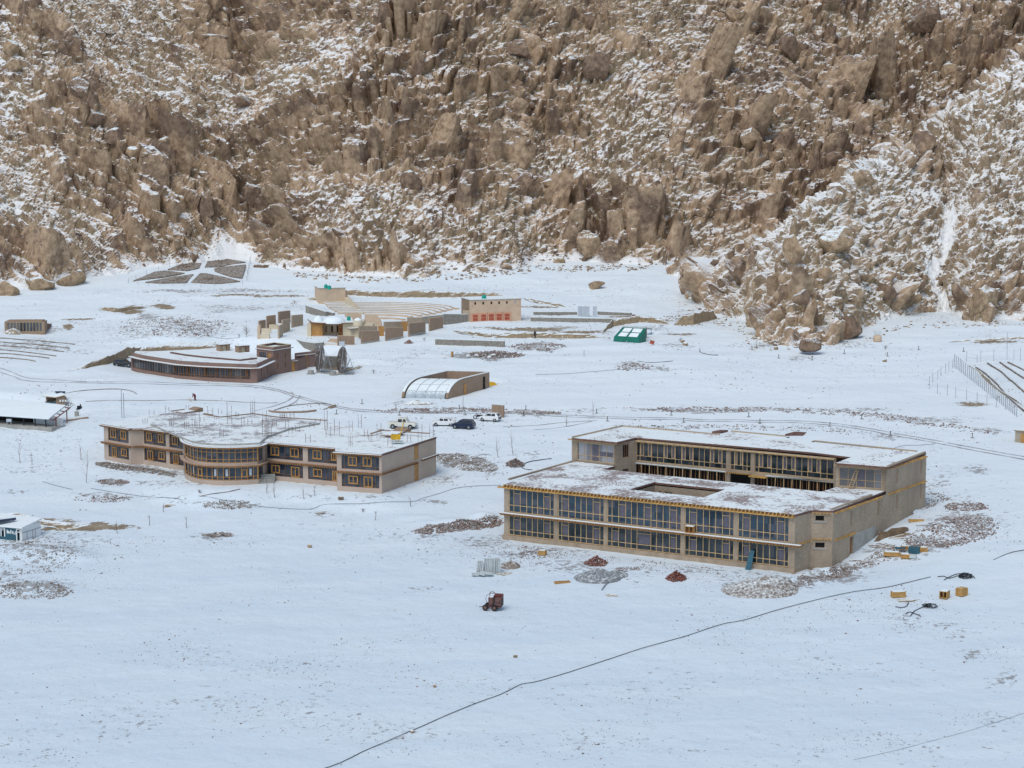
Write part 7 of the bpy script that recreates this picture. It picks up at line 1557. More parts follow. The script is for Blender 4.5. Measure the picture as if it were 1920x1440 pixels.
# ------------------------------------------------------------------ crates, planks, slabs and machines in the snow
def crate(px, py, sx, sy, sz, rz, mat, label, mid=True, mat2='wooddk', group='wooden crates'): return boxframe('crate', label, 'crate', GP(px, py), sx, sy, sz, rz, mat, group, mid=mid, mat2=mat2)
def solidbox(px, py, sx, sy, sz, rz, mat, label, lid='snow', cat='crate', group='wooden crates', name='crate'):
    R = thing(name, label, cat, GP(px, py), rz, group); b = MB(); b.box((0, 0, sz/2), (sx, sy, sz)); b.build('panel', M[mat], R, local=True)
    b = MB(); 
    for x in (-1, 1):
        for y in (-1, 1): b.box((x*(sx/2+.01), y*(sy/2+.01), sz/2), (.09, .09, sz+.02))
    for x in (-1, 1): b.box((x*(sx/2+.012), 0, sz-.04), (.06, sy, .08)); b.box((x*(sx/2+.012), 0, .05), (.06, sy, .08))
    for y in (-1, 1): b.box((0, y*(sy/2+.012), sz-.04), (sx, .06, .08)); b.box((0, y*(sy/2+.012), .05), (sx, .06, .08))
    b.build('frame', M['woodyel'], R, local=True)
    if lid: b = MB(); b.box((0, 0, sz+.04), (sx*.9, sy*.9, .06)); b.build('snow', M[lid], R, local=True)
    return R
solidbox(1017, 1040, .95, .7, .62, -.35, 'crate', 'small plywood crate alone before the first window bays')
crate(1771, 1121, 1.0, 1.2, .95, -.55, 'crate', 'open plywood crate with a dark inside, next to the closed one', True)
solidbox(1803, 1116, 1.15, .95, .95, .75, 'crate', 'closed plywood crate with a dark end face, farthest out on the snow', 'wood')
solidbox(1684, 1119, 1.7, .7, .7, .15, 'crate', 'low long plywood crate beside the tangled hoses')
solidbox(1672, 1042, 2.1, .75, .55, -.2, 'crate', 'long low yellow crate at the front of the crate group'); solidbox(1697, 1046, 1.1, .8, .55, -.15, 'woodor', 'orange end crate at the front of the crate group')
solidbox(1696, 1030, .9, .7, .5, -.1, 'woodor', 'orange crate behind the blue sheets'); solidbox(1732, 1034, .9, .7, .6, -.2, 'woodor', 'small orange crate at the far end of the crate group')
def sheets(px, py, sx, sy, h, rz, mat, label, name='sheet_pile', cat='sheets', tilt=None, zoff=0):
    g = GP(px, py); b = MB(); b.box((g.x, g.y, g.z+h/2+zoff), (sx, sy, h), rz, tilt=tilt); return tag(b.build(name, M[mat], loc=g), label, cat)
sheets(1688, 1036, 1.5, .9, .1, -.2, 'blue', 'blue-green sheet lying on the long low crate', zoff=.58); sheets(1714, 1036, 1.5, 1.3, .75, -.3, 'blue', 'blue-green stacked sheets in the middle of the crate group'); sheets(1712, 1046, .9, .7, .4, -.3, 'slab', 'small pale box beside the orange end crate', 'pale_box', 'box')
rnd = random.Random(5)
ORD = ('', 'second ', 'third ', 'fourth ', 'fifth ', 'sixth ', 'seventh ', 'eighth ', 'ninth ')
def planks(px, py, n, L, spread, rz, mat, label, name='plank', group='loose planks on the snow'):
    "each plank is a thing of its own"
    for i in range(n):
        g = GP(px+rnd.uniform(-spread, spread), py+rnd.uniform(-spread*.25, spread*.25)); a = rz+rnd.uniform(-.5, .5); l = L*rnd.uniform(.6, 1.1); b = MB(); b.box((0, 0, .05+.03*(i % 3)), (l, .16, .06)); b.box((0, 0, .095+.03*(i % 3)), (l*.95, .13, .025), m=1)
        o = b.build(name, [M[mat], M['snow']], loc=g, local=True); o.rotation_euler = (rnd.uniform(-.06, .06), rnd.uniform(-.08, .08), a); tag(o, label, 'plank', 'loose planks, '+' '.join(label.split()[-3:]))
planks(1662, 1024, 9, 3.2, 15, -.7, 'wooddk', 'snow-topped plank in the loose pile beside the crate group'); planks(1690, 1006, 3, 4.5, 25, .35, 'wood', 'long pale plank lying beside the trench')
planks(1165, 1070, 4, 1.2, 8, .9, 'brownedge', 'short dark plank near the brick heaps'); planks(945, 1076, 7, 1.3, 8, .5, 'wood', 'short broken plank between the slabs and the small spoil heap'); planks(1703, 1125, 8, 2.0, 12, .0, 'wood', 'snowy plank in the pile beside the tangled hoses')
planks(600, 962, 3, 1.6, 10, .2, 'wooddk', 'short plank on the snow below the plastered building'); planks(322, 948, 2, 2.0, 4, .1, 'wood', 'tan plank near the spread of small stones')
planks(1480, 1085, 3, 1.6, 12, .3, 'slab', 'pale board scrap at the corner of the block building'); planks(1610, 1052, 5, 1.8, 14, .5, 'wooddk', 'dark plank scrap along the foot of the long side wall'); planks(1760, 985, 4, 2.4, 26, .2, 'brownedge', 'dark plank half buried in the wide stone field'); planks(1145, 1117, 3, 1.8, 8, .0, 'wood', 'pale plank before the grey gravel heaps')
def framebox(px, py, sx, sy, h, rz, mat, label, name='formwork'):
    g = GP(px, py); b = MB()
    for y in (-1, 1): b.box((0, y*sy/2, h/2), (sx, .1, h))
    for x in (-1, 0, 1): b.box((x*(sx/2-.05), 0, h/2), (.1, sy-.11, h))
    o = b.build(name, M[mat], loc=g, local=True); o.rotation_euler = (0, 0, rz); return tag(o, label, 'frame')
framebox(1054, 1093, 2.1, .55, .22, .25, 'woodor', 'orange timber formwork frame lying flat before the gravel heap'); framebox(1738, 1012, 3.4, .9, .12, .05, 'slab', 'pale ladder-like frame lying on the wide stone field'); framebox(1718, 978, 2.2, .5, .3, -.05, 'woodyel', 'yellow timber beam on the snow behind the trench')
# pale slab stack
slp = GP(915, 1076); R = thing('slab_stack', 'stack of pale grey slabs partly toppled on the snow', 'stack', slp); rnd = random.Random(3)
for (x0, n, hgt, yy, ti) in ((-1.45, 4, 1.7, .3, .12), (-.55, 5, 2.0, .5, .1), (.25, 4, 1.95, .45, -.02), (.95, 4, 2.05, .6, .03)):
    for i in range(n): b = MB(); b.box((slp.x+x0+.19*i, slp.y+yy-.03*i, slp.z+hgt/2-.05+rnd.uniform(-.08, .05)), (.17, 1.3, hgt), .05*i, tilt=Matrix.Rotation(ti, 3, 'Y')); b.build('slab', M['slab'], R)
for i, (x, y) in enumerate(((-1.5, -.7), (-1.1, -.9), (-.5, -.8), (.1, -.9), (-.8, -1.2), (.2, -1.25), (-1.7, -1.0), (-.3, -.45))): b = MB(); b.box((slp.x+x, slp.y+y, slp.z+.15+.12*(i % 3)), (.95, .7, .2), rnd.uniform(-.4, .2), tilt=Matrix.Rotation(rnd.uniform(-.25, .25), 3, 'Y')); b.build('slab', M['slab'], R)
# wheeled machine
mp = GP(926, 1143); R = thing('compressor', 'rusty wheeled compressor with a red cover standing alone on the snow', 'machine', mp, math.radians(-14))
def lb(name, mat, *boxes, parent=None):
    b = MB()
    for c, s_, *t in boxes: b.box(c, s_, tilt=t[0] if t else None)
    return b.build(name, M[mat], parent or R, local=True)
lb('chassis', 'rust', ((0, 0, .45), (2.0, .12, .12)), ((0, .55, .45), (2.0, .12, .12)), ((0, -.55, .45), (2.0, .12, .12)), ((-.9, 0, .45), (.12, 1.2, .12)), ((.95, 0, .45), (.12, 1.2, .12)))
lb('red_cover', 'redsteel', ((.62, 0, 1.95), (1.0, 1.25, .1)), ((1.1, 0, 1.75), (.06, 1.2, .4))); lb('rear_panel', 'darkmetal', ((1.1, 0, 1.05), (.06, 1.2, .9)), ((.15, 0, 1.4), (.06, 1.2, 1.1))); lb('engine', 'rust', ((.65, 0, 1.2), (.8, 1.0, 1.2)), ((.6, -.53, 1.3), (.5, .1, .4)), ((.75, -.53, .85), (.35, .1, .3)))
b = MB(); b.lathe((-.3, -.05, .6), [(.01, 0), (.35, .02), (.42, .5), (.42, .95), (.3, 1.05), (.01, 1.08)], 16); b.build('tank', M['rust'], R, local=True)
b = MB(); b.lathe((-.3, -.05, 1.66), [(.28, 0), (.2, .06), (.01, .09)], 14); b.build('snow', M['snow'], R, local=True)
for x in (-.95, .25):
    for y in (-.68, .62):
        b = MB(); b.tube([(x, y-.1, .38), (x, y+.1, .38)], .38, 16); w_ = b.build('wheel', M['tyre'], R, local=True); b = MB(); s_ = -1 if y < 0 else 1; b.tube([(x, y+s_*.102, .38), (x, y+s_*.13, .38)], .2, 12); b.build('rim', M['rust'], w_, local=True)
b = MB(); b.bar((-1.0, 0, .45), (-1.9, -.1, .25), .1); b.build('drawbar', M['rust'], R, local=True); b = MB(); b.tube([(-.8, -.3, .9), (-1.0, -.35, 1.4), (-.85, -.3, 1.9), (-.4, -.1, 2.15), (.1, 0, 2.1)], .035, 6); b.tube([(-.6, .1, 1.5), (-.5, .1, 2.25), (-.1, .1, 2.3), (.2, .1, 2.05)], .05, 6); b.build('pipe', M['rust'], R, local=True)
# ------------------------------------------------------------------ cables, hoses, wheel tracks, kerbs
def path(pts, step=1.2):
    w_ = [GP(*p) for p in pts]; out = []
    for i in range(len(w_)-1):
        a, b_ = w_[i], w_[i+1]; p0 = w_[max(i-1, 0)]; p3 = w_[min(i+2, len(w_)-1)]; n = max(2, int((b_-a).length/step))
        for k in range(n):
            t = k/n; v = 0.5*((2*a)+(b_-p0)*t+(2*p0-5*a+4*b_-p3)*t*t+(3*a-p0-3*b_+p3)*t**3); out.append((v.x, v.y))
    out.append((w_[-1].x, w_[-1].y)); X = np.array([o_[0] for o_ in out]); Y = np.array([o_[1] for o_ in out]); return [Vector((x, y, z)) for x, y, z in zip(X, Y, G(X, Y))]
def cable(pts, r, label, name='cable', mat='cable', cat='cable', lift=.03):
    P_ = path(pts); b = MB(); b.tube([p+Vector((0, 0, lift)) for p in P_], r, 5); return tag(b.build(name, M[mat], loc=P_[0]), label, cat)
cable([(600, 1444), (640, 1430), (680, 1410), (720, 1393), (765, 1373), (790, 1363), (880, 1324), (940, 1302), (978, 1283), (1000, 1280), (1060, 1263), (1140, 1237), (1200, 1217), (1280, 1195), (1340, 1175), (1365, 1168), (1395, 1163), (1480, 1138), (1540, 1123), (1600, 1110), (1660, 1102), (1700, 1093), (1745, 1082)], .042, 'long black cable running diagonally across the open snow', lift=.05)
cable([(80, 903), (110, 912), (136, 918)], .03, 'short black cable near the spread of stones beside the site cabin'); cable([(170, 916), (220, 924), (280, 932), (342, 938)], .03, 'black cable on the snow before the end of the plastered building')
cable([(372, 930), (420, 938), (480, 948), (540, 954), (582, 955), (600, 948), (630, 945), (700, 943), (770, 941), (790, 935), (840, 920), (870, 913), (940, 910)], .03, 'black cable winding from the round bay to the block building')
cable([(1600, 1425), (1660, 1412), (1720, 1397), (1790, 1378), (1860, 1357), (1930, 1334)], .014, 'thin grey cable crossing the near snow'); cable([(1863, 1050), (1885, 1040), (1905, 1034), (1930, 1030)], .05, 'black cable ending on the snow east of the crates')
cable([(1034, 860), (1010, 863), (992, 866), (981, 871), (979, 877), (985, 880), (998, 881)], .07, 'curved black hose beside the grey stone heap', 'hose', cat='hose'); cable([(1004, 703), (1060, 701), (1110, 697), (1160, 693), (1216, 690)], .03, 'faint line of cable across the snow below the green greenhouse')
cable([(1196, 677), (1215, 680), (1240, 679), (1262, 677)], .06, 'bent black hose below the green greenhouse', 'hose', cat='hose'); cable([(1312, 654), (1314, 661), (1328, 665), (1347, 666)], .07, 'hook-shaped black pipe on the snow', 'pipe', cat='pipe'); cable([(310, 612), (340, 618), (370, 626), (400, 632), (450, 633)], .03, 'thin cable on the slope above the curved building')
cable([(1148, 1084), (1135, 1098), (1128, 1108)], .1, 'straight grey pipe lying before the gravel heap', 'pipe', 'steel', 'pipe', .1); cable([(1666, 845), (1690, 836), (1720, 835), (1752, 833)], .03, 'thin cable on the snow behind the block building')
def tangle(px, py, rx, ry, n, label, seed, tails=()):
    n += 2
    g = GP(px, py); r_ = random.Random(seed); pts = []; sc_ = hpx(g, 1); R_ = thing('hose_tangle', label, 'hose', g, 0, 'tangled black hoses')
    for k in range(n):
        b = MB(); a0 = r_.uniform(0, 6.28); r0 = r_.uniform(.35, .95); ox = r_.uniform(-.25, .25)*rx*sc_; q_ = []
        for i in range(14): a = a0+i*.5; rr_ = r0*r_.uniform(.75, 1.15); x, y = g.x+ox+rx*sc_*rr_*math.cos(a), g.y+ry*sc_*3.2*rr_*math.sin(a); q_.append((x, y, float(G(x, y))+.06+r_.uniform(0, .25)))
        b.tube(q_, .035, 5); b.build('hose', M['black'], R_)
    for t in tails: P_ = path(t, .6); b = MB(); b.tube([p+Vector((0, 0, .06)) for p in P_], .05, 5); b.build('hose', M['black'], R_)
tangle(1808, 1082, 14, 4.5, 7, 'heap of black hoses at the far end of the long cable', 4, [[(1758, 1082), (1770, 1081), (1780, 1085), (1795, 1080)], [(1770, 1088), (1785, 1080), (1800, 1076), (1820, 1078), (1828, 1085)]])
tangle(1743, 1138, 15, 4, 5, 'spread of black hoses beside the low long crate', 6, [[(1707, 1156), (1715, 1146), (1728, 1140), (1740, 1134)], [(1679, 1138), (1690, 1140), (1700, 1137), (1703, 1130)], [(1698, 1152), (1705, 1148), (1718, 1152), (1726, 1156)]])
def track(pts, w_, label=None):
    P_ = path(pts, 1.5); b = MB(); k = 0
    for i, p in enumerate(P_):
        t = (P_[min(i+1, len(P_)-1)]-P_[max(i-1, 0)]).normalized(); n_ = Vector((t.y, -t.x, 0))*w_/2*(1+.3*math.sin(i*1.7)); a, c = p-n_, p+n_
        b.v += [(a.x, a.y, float(G(a.x, a.y))+.045), (c.x, c.y, float(G(c.x, c.y))+.045)]
        if i: b.f.append((2*i-2, 2*i-1, 2*i+1, 2*i)); b.m.append(0)
    if len(b.f) and (Vector(b.v[1])-Vector(b.v[0])).cross(Vector(b.v[2])-Vector(b.v[0])).z < 0: b.f = [f_[::-1] for f_ in b.f]
    return tag(b.build('wheel_track', M['track'], loc=P_[0]), kind='structure')
main_r = [(0, 690), (25, 699), (55, 709), (130, 714), (220, 716), (320, 718), (420, 720), (480, 723), (520, 730), (560, 743), (610, 756), (660, 766), (720, 770), (820, 772), (943, 772), (1010, 775), (1077, 779), (1160, 782), (1260, 783.5), (1320, 787), (1434, 788), (1500, 789.5), (1549, 792.6), (1610, 800), (1664, 810), (1760, 827), (1840, 842), (1930, 858)]
track(main_r, .3); track([(x, y+(3.2 if x > 100 else 8-x*.048)+max(0, x-1400)*.004) for x, y in main_r], .3)
track([(546, 735), (550, 741), (543, 749), (523, 758), (500, 765), (478, 771)], .25); track([(562, 741), (560, 747), (548, 757), (530, 765), (512, 771)], .25); track([(943, 800), (1000, 798), (1060, 792), (1120, 789)], .25); track([(1000, 806), (1060, 800), (1110, 790)], .2)
def kerbline(pts, r, label, mat='mudbrick'):
    P_ = path(pts, .8); b = MB(); b.tube([p+Vector((0, 0, r*.5)) for p in P_], r, 5); return tag(b.build('edging', M[mat], loc=P_[0]), label, 'edging')
kerbline([(504, 771.5), (520, 773.5), (551, 773.7), (575, 772.5), (593, 770.3)], .2, 'brown curved edging on the near side of the round plot'); kerbline([(514, 769.5), (530, 764), (551, 760), (587, 757), (612, 757.5), (622, 760), (612, 766), (606, 768)], .08, 'thin stone ring round the far side of the round plot', 'stones'); kerbline([(618, 765.5), (623, 764.5), (628.7, 762.3)], .3, 'short brown edging piece at the end of the round plot')
kerbline([(122, 738), (150, 733), (190, 730), (228, 730), (248, 734), (256, 739)], .07, 'thin curved stone line behind the kiosk', 'stones'); kerbline([(160, 753), (200, 751), (280, 751), (340, 750), (420, 752), (500, 756), (520, 755)], .05, 'straight stone line before the curved building', 'stones')
kerbline([(125, 790), (140, 788), (166, 784)], .2, 'brown earth line beside the long open shed'); kerbline([(375, 931), (400, 926), (430, 922), (450, 917)], .07, 'broken stone line near the round glazed bay', 'stones')
for i, (x0, y0, x1, y1) in enumerate(((-5, 634, 140, 646), (-5, 641, 130, 653), (-5, 648, 120, 660), (-5, 656, 105, 668), (-5, 663, 92, 672), (-5, 670, 66, 678))): kerbline([(x0, y0), ((x0+x1)/2, (y0+y1)/2-1), (x1, y1)], .14, ('topmost', 'second highest', 'third highest', 'third lowest', 'second lowest', 'lowest')[i]+' snowy ridge of the ploughed terraces below the far glazed greenhouse', 'mound')['group'] = 'ploughed ridges'
for i, pts in enumerate(([(1852, 682), (1880, 700), (1905, 722), (1930, 745)], [(1875, 680), (1895, 694), (1925, 712)], [(1890, 680), (1930, 700)], [(1830, 690), (1860, 712), (1890, 745), (1925, 775)])): kerbline(pts, .2, ('dark planting row in the middle of the fenced plot', 'dark planting row on the far side of the middle one', 'short dark planting row in the far corner of the fenced plot', 'dark planting row nearest the dense row of posts')[i], 'stones')['group'] = 'planting rows'
# ------------------------------------------------------------------ bollards, posts, fences
bp = None; bl = [(861, 767.5), (872, 777.8), (986, 768.6), (981.8, 780), (1118.6, 775), (1139, 789.6), (1258.5, 778.7), (1282, 792), (1403.8, 781.6), (1424.8, 794), (1556, 800.6), (1669.5, 817.5), (1615.6, 785.5), (1823, 821), (1806.7, 659), (1722.5, 656), (1664, 668), (678.8, 757), (742.5, 767), (748.7, 778.4), (631, 776.6), (1460, 671.7), (1522.7, 675), (1583, 663)]
for i, (x, y) in enumerate(bl):
    g = GP(x, y)
    if bp is None:
        bp = thing('path_light', 'dark path light post on a small base standing in the snow', 'path light', g, 0, 'path light posts along the snowy roads'); b = MB(); b.box((0, 0, .06), (.5, .4, .12)); b.build('base', M['concrete'], bp, local=True); b = MB(); b.tube([(0, 0, .1), (0, 0, .75)], .055, 6); b.box((0, 0, .78), (.18, .18, .1)); b.build('post', M['black'], bp, local=True)
    else: dup(bp, g)
def fence(pts, label, wires=3, r=.045, mat='steel', skip=()):
    G_ = [(GP(x, y), h) for x, y, h in pts]; R_ = thing('wire_fence', label, 'fence', G_[0][0])
    for g, h in G_: b = MB(); hh_ = hpx(g, h); b.tube([(g.x, g.y, g.z-.2), (g.x+rnd.uniform(-.05, .05), g.y, g.z+hh_)], r, 5); b.build('post', M[mat], R_)
    for k in range(wires):
        f_ = (k+1)/(wires+.3); b = MB()
        for i, ((a, ha), (c, hc_)) in enumerate(zip(G_, G_[1:])): 
            if i in skip: continue
            b.tube([a+Vector((0, 0, hpx(a, ha)*f_)), c+Vector((0, 0, hpx(c, hc_)*f_))], .012, 3)
        b.build('wire', M['steel'], R_)
n = 34; fence([(1789+(1906-1789)*(i/(n-1)), 688+(781-688)*(i/(n-1))**1.02, 24-1*i/n) for i in range(n)], 'dense row of grey posts along the side of the fenced plot', 4, .06)
fence([(1742, 729, 24), (1749, 717, 19), (1758, 710, 17), (1764, 705, 17), (1773, 700, 19), (1779, 696, 19), (1786, 690, 16)], 'short slanting row of thin posts leading to the fenced plot', 1)
fence([(1742, 729, 10), (1758, 738, 19), (1776, 741, 20), (1792, 745, 20), (1812, 749, 20), (1832, 755, 20), (1850, 759, 20), (1868, 764, 23), (1885, 768, 20)], 'wide-spaced row of thin posts on the near side of the fenced plot', 1)
fence([(1812, 678, 20), (1832, 679, 13), (1839, 678, 21), (1863, 677, 22), (1888, 674, 50), (1901, 673, 18), (1913, 676, 24)], 'far row of posts with one tall pole at the back of the fenced plot', 2)
fence([(241, 531, 9), (258.5, 534, 10), (278.5, 535, 9), (299.6, 535.5, 9), (323.6, 535.5, 9), (345, 537, 9), (376.6, 538, 10), (402, 536, 9), (430, 535, 9), (455, 534, 9)], 'near row of posts around the star-shaped stone beds', 2)
fence([(241, 531, 9), (255, 524, 9), (275, 515, 9), (297.5, 507, 9), (317.5, 500, 9), (336.6, 494, 9), (355, 489, 9), (367.4, 485.5, 9), (390, 483, 9.5), (413.6, 482, 9.5), (437.3, 483.5, 9.5), (461.6, 485.5, 9)], 'far row of posts around the star-shaped stone beds', 2)
fence([(463, 526, 9), (465, 515, 9), (467, 504, 9), (469, 494, 12), (471, 486, 10)], 'steel gate fence at the end of the star-shaped stone beds', 3, .07)
for x, y, h, l in ((228.5, 783, 52, 'taller of two thin steel poles behind the plastered building'), (232.5, 783, 46, 'shorter of two thin steel poles behind the plastered building')): g = GP(x, y); b = MB(); b.tube([g, g+Vector((0, 0, hpx(g, h)))], .06, 6); tag(b.build('steel_pole', M['steel'], loc=g), l, 'pole', 'steel poles')
# star-shaped beds
Zb = lambda L_: [(230+x/6.62, 470+y/6.62) for x, y in L_]
GB = thing('stone_beds', 'star-shaped garden of stone-filled beds with snowy paths between', 'garden beds', GP(345, 515))
for i, pl in enumerate(([(560, 240), (870, 115), (1000, 115), (945, 225), (800, 255)], [(1020, 210), (1070, 105), (1300, 110), (1530, 150), (1200, 205)], [(1135, 235), (1190, 215), (1530, 180), (1480, 350), (1350, 330), (1150, 265)], [(130, 382), (400, 270), (530, 255), (770, 285), (480, 340)], [(280, 400), (640, 330), (880, 300), (790, 405), (500, 410)], [(850, 400), (960, 290), (1040, 290), (1300, 345), (1460, 390), (1200, 415)])):
    P_ = Zb(pl); w_ = [GP(*p_) for p_ in P_]; b = MB(); b.add([(v.x, v.y, v.z+.25) for v in w_]+[(v.x, v.y, v.z-.4) for v in w_], [tuple(range(len(w_)))[::-1]]+[(j, (j+1) % len(w_), (j+1) % len(w_)+len(w_), j+len(w_)) for j in range(len(w_))]); 
    if b.f and Vector(w_[1]-w_[0]).cross(w_[2]-w_[0]).z > 0: b.f[0] = b.f[0][::-1]
    bed = b.build('bed', M['bedstone'], GB); o = rubble('bed_stones', P_, 1000, .3, ['bedstone'], None, 120+i, parent=GB, heap=.25, flat=.6)
# ploughed and planted details, shrubs, saplings
def sapling(px, py, h, label, seed, n=6, name='bare_sapling', cat='sapling', group='bare saplings', spread=.35):
    g = GP(px, py); hh_ = hpx(g, h); r_ = random.Random(seed); R_ = thing(name, label, cat, g, 0, group); b = MB(); top = g+Vector((r_.uniform(-.1, .1)*hh_, 0, hh_)); mid = g.lerp(top, .5)+Vector((r_.uniform(-.05, .05)*hh_, 0, 0)); b.tube([g, mid, top], [.05, .035, .015], 5); b.build('trunk', M['twig'], R_)
    b = MB()
    for i in range(n):
        s_ = g.lerp(top, r_.uniform(.15, .85)); a = r_.uniform(0, 6.28); l = hh_*r_.uniform(.2, .4); e = s_+Vector((math.cos(a)*l*spread*1.6, math.sin(a)*l*spread, l*.8)); b.tube([s_, e], [.02, .008], 4)
    b.build('branches', M['twig'], R_)
SAPL = ['forked bare sapling behind the grey stone heap', 'straight bare sapling next to the grey stone heap', 'tallest bare sapling off the west end of the plastered building', 'short sapling beside the tallest one off the west end', 'bare sapling alone on the western snow', 'shorter bare sapling on the western snow', 'bare sapling near the site cabin', 'tiny sapling on the snow below the green greenhouse', 'thin sapling by the road bend behind the block building', 'thin sapling on the road verge above the navy car', 'bare twig stem beside the low row of snowy boulders', 'bare stem on the snow between cabin and boulders', 'bare sapling in front of the steps by the round bay', 'bare sapling before the middle pillar of the plastered building', 'bare sapling just below the cable before the plastered building', 'reddish bare sapling by the winding cable', 'bushy little sapling beyond the dark planks', 'short stem beside the tan planks', 'tall thin sapling in front of the round bay steps', 'slender sapling near the far corner of the block building roof']
SAP = [(934, 858, 40), (962, 853, 48), (162, 905, 60), (152, 862, 30), (38, 868, 40), (60, 872, 22), (220, 1000, 22), (1095, 668, 12), (1112, 778, 26), (869, 768, 24), (350, 990, 22), (280, 985, 20), (500, 924, 28), (570, 936, 24), (590, 930, 20), (770, 950, 20), (704, 975, 18), (306, 960, 18), (515, 933, 30), (1062, 800, 24)]
for i, (x, y, h) in enumerate(SAP): sapling(x, y, h, SAPL[i], 200+i)
BUSHL = ['low bare scrub bush beside the plain tan block', 'low bare scrub bush at the start of the long grey wall', 'low bare scrub bush below the lone brown wall', 'low bare scrub bush at the foot of the tall tan bank', 'low bare scrub bush above the parked pickup', 'low bare scrub bush by the end of the short cable', 'low bare scrub bush on the broken stone line', 'low bare scrub bush on the snow between the two big buildings', 'low bare scrub bush beside the straw sack']
sapling(462, 632, 22, 'pale leafless shrub on the slope above the curved building', 300, 40, 'bare_shrub', 'shrub', None, .7); sapling(448, 632, 6, 'tiny tan bush next to the leafless shrub', 302, 20, 'bare_shrub', 'shrub', None, .9)
for i, (x, y) in enumerate(((552, 570), (820, 645), (795, 640), (1275, 640), (700, 700), (175, 935), (375, 925), (680, 960), (1660, 655))): sapling(x, y, 7, BUSHL[i], 320+i, 26, 'bare_shrub', 'shrub', 'low bare bushes', 1.2)
# odd things
g = GP(1645, 640); R = thing('sack', 'tan sack with straw sticking out at the foot of the rocky spur', 'sack', g); b = MB(); b.lathe(g, [(.9, 0), (1.0, .4), (.95, 1.0), (.8, 1.35), (.3, 1.4)], 12); b.build('bag', M['plasterE'], R, smooth=True); b = MB()
for i in range(14): a = i*.45; b.bar(g+Vector((.4*math.cos(a), .4*math.sin(a), 1.2)), g+Vector((1.0*math.cos(a), .8*math.sin(a), 2.4)), .04)
b.build('straw', M['slab'], R)
g = GP(1188, 603); R = thing('sign_board', 'small dark red board on a thin post above the green greenhouse', 'sign', g); b = MB(); b.box(g+Vector((0, 0, 1.5)), (.8, .05, .35)); b.build('board', M['redsteel'], R); b = MB(); b.tube([g, g+Vector((0, .05, 1.5))], .04, 5); b.build('post', M['steel'], R)
g = GP(1221, 647); b = MB(); b.box(g+Vector((.2, 0, .6)), (1.0, .1, .8), .2, tilt=Matrix.Rotation(.3, 3, 'Y')); b.bar(g, g+Vector((-.3, 0, -.2)), .06); tag(b.build('red_board', M['redpanel'], loc=g), 'red board lying tilted below the green greenhouse', 'panel')
g = GP(1647, 843); R = thing('notice_board', 'white framed board standing on thin legs behind the block building', 'board', g); b = MB(); b.box(g+Vector((0, 0, .75)), (1.05, .05, .75)); b.build('board', M['white'], R); b = MB(); b.bar(g+Vector((-.5, .05, 0)), g+Vector((-.5, .05, 1.15)), .04); b.bar(g+Vector((.5, .05, 0)), g+Vector((.5, .05, 1.15)), .04); b.build('leg', M['steel'], R)
g = GP(149, 767); R = thing('black_stove', 'black stove with a stub chimney on the snow near the bicycle', 'stove', g); b = MB(); b.box(g+Vector((0, 0, .3)), (.8, .6, .6)); b.box(g+Vector((0, 0, .03)), (1.3, .8, .06)); b.build('body', M['black'], R); b = MB(); b.tube([g+Vector((.2, 0, .6)), g+Vector((.2, 0, .95))], .1, 8); b.build('chimney', M['black'], R)
g = GP(144, 780); b = MB(); b.lathe(g, [(.01, 0), (.42, 0), (.42, .8), (.38, .85), (.01, .86)], 14); tag(b.build('drum', M['concrete'], loc=g), 'grey drum beside the red steel frame of the long shed', 'drum')
g = GP(848, 669); b = MB(); b.lathe(g, [(.2, 0), (.3, .3), (.25, .8), (.3, 1.1), (.01, 1.15)], 8); tag(b.build('orange_drum', M['woodor'], loc=g), 'orange upright drum at the end of the brown rubble strip', 'drum')
for x, y in ((832, 672), (878, 670), (893, 669), (918, 672), (925, 668)): g = GP(x, y); v, f_ = rock_shape(np.random.RandomState(int(x)), 1); b = MB(); b.add([(g.x+a[0]*.55, g.y+a[1]*.4, g.z+.3+a[2]*.35) for a in v], [tuple(t) for t in f_]); tag(b.build('white_sack', M['white'], loc=g), 'white sack lying along the brown rubble strip', 'sack', 'white sacks')
for x, y, l in ((1415, 819, 'flat dark sheet lying behind the first step of the block building roof'), (1500, 817, 'larger flat dark sheet lying farther along behind the block building')):
    if x == 1415: w_ = [GP(1395-60, 812), GP(1410-60, 808.5), GP(1425-60, 809), GP(1412-60, 812.5)]
    else: w_ = [GP(1472, 817), GP(1490, 810), GP(1512, 811), GP(1505, 817)]
    b = MB(); b.prism([(v.x, v.y) for v in w_], w_[0].z, w_[0].z+.3); tag(b.build('dark_sheet', M['brownedge'], loc=w_[0]), l, 'sheet', 'flat dark sheets')
p = RB.location
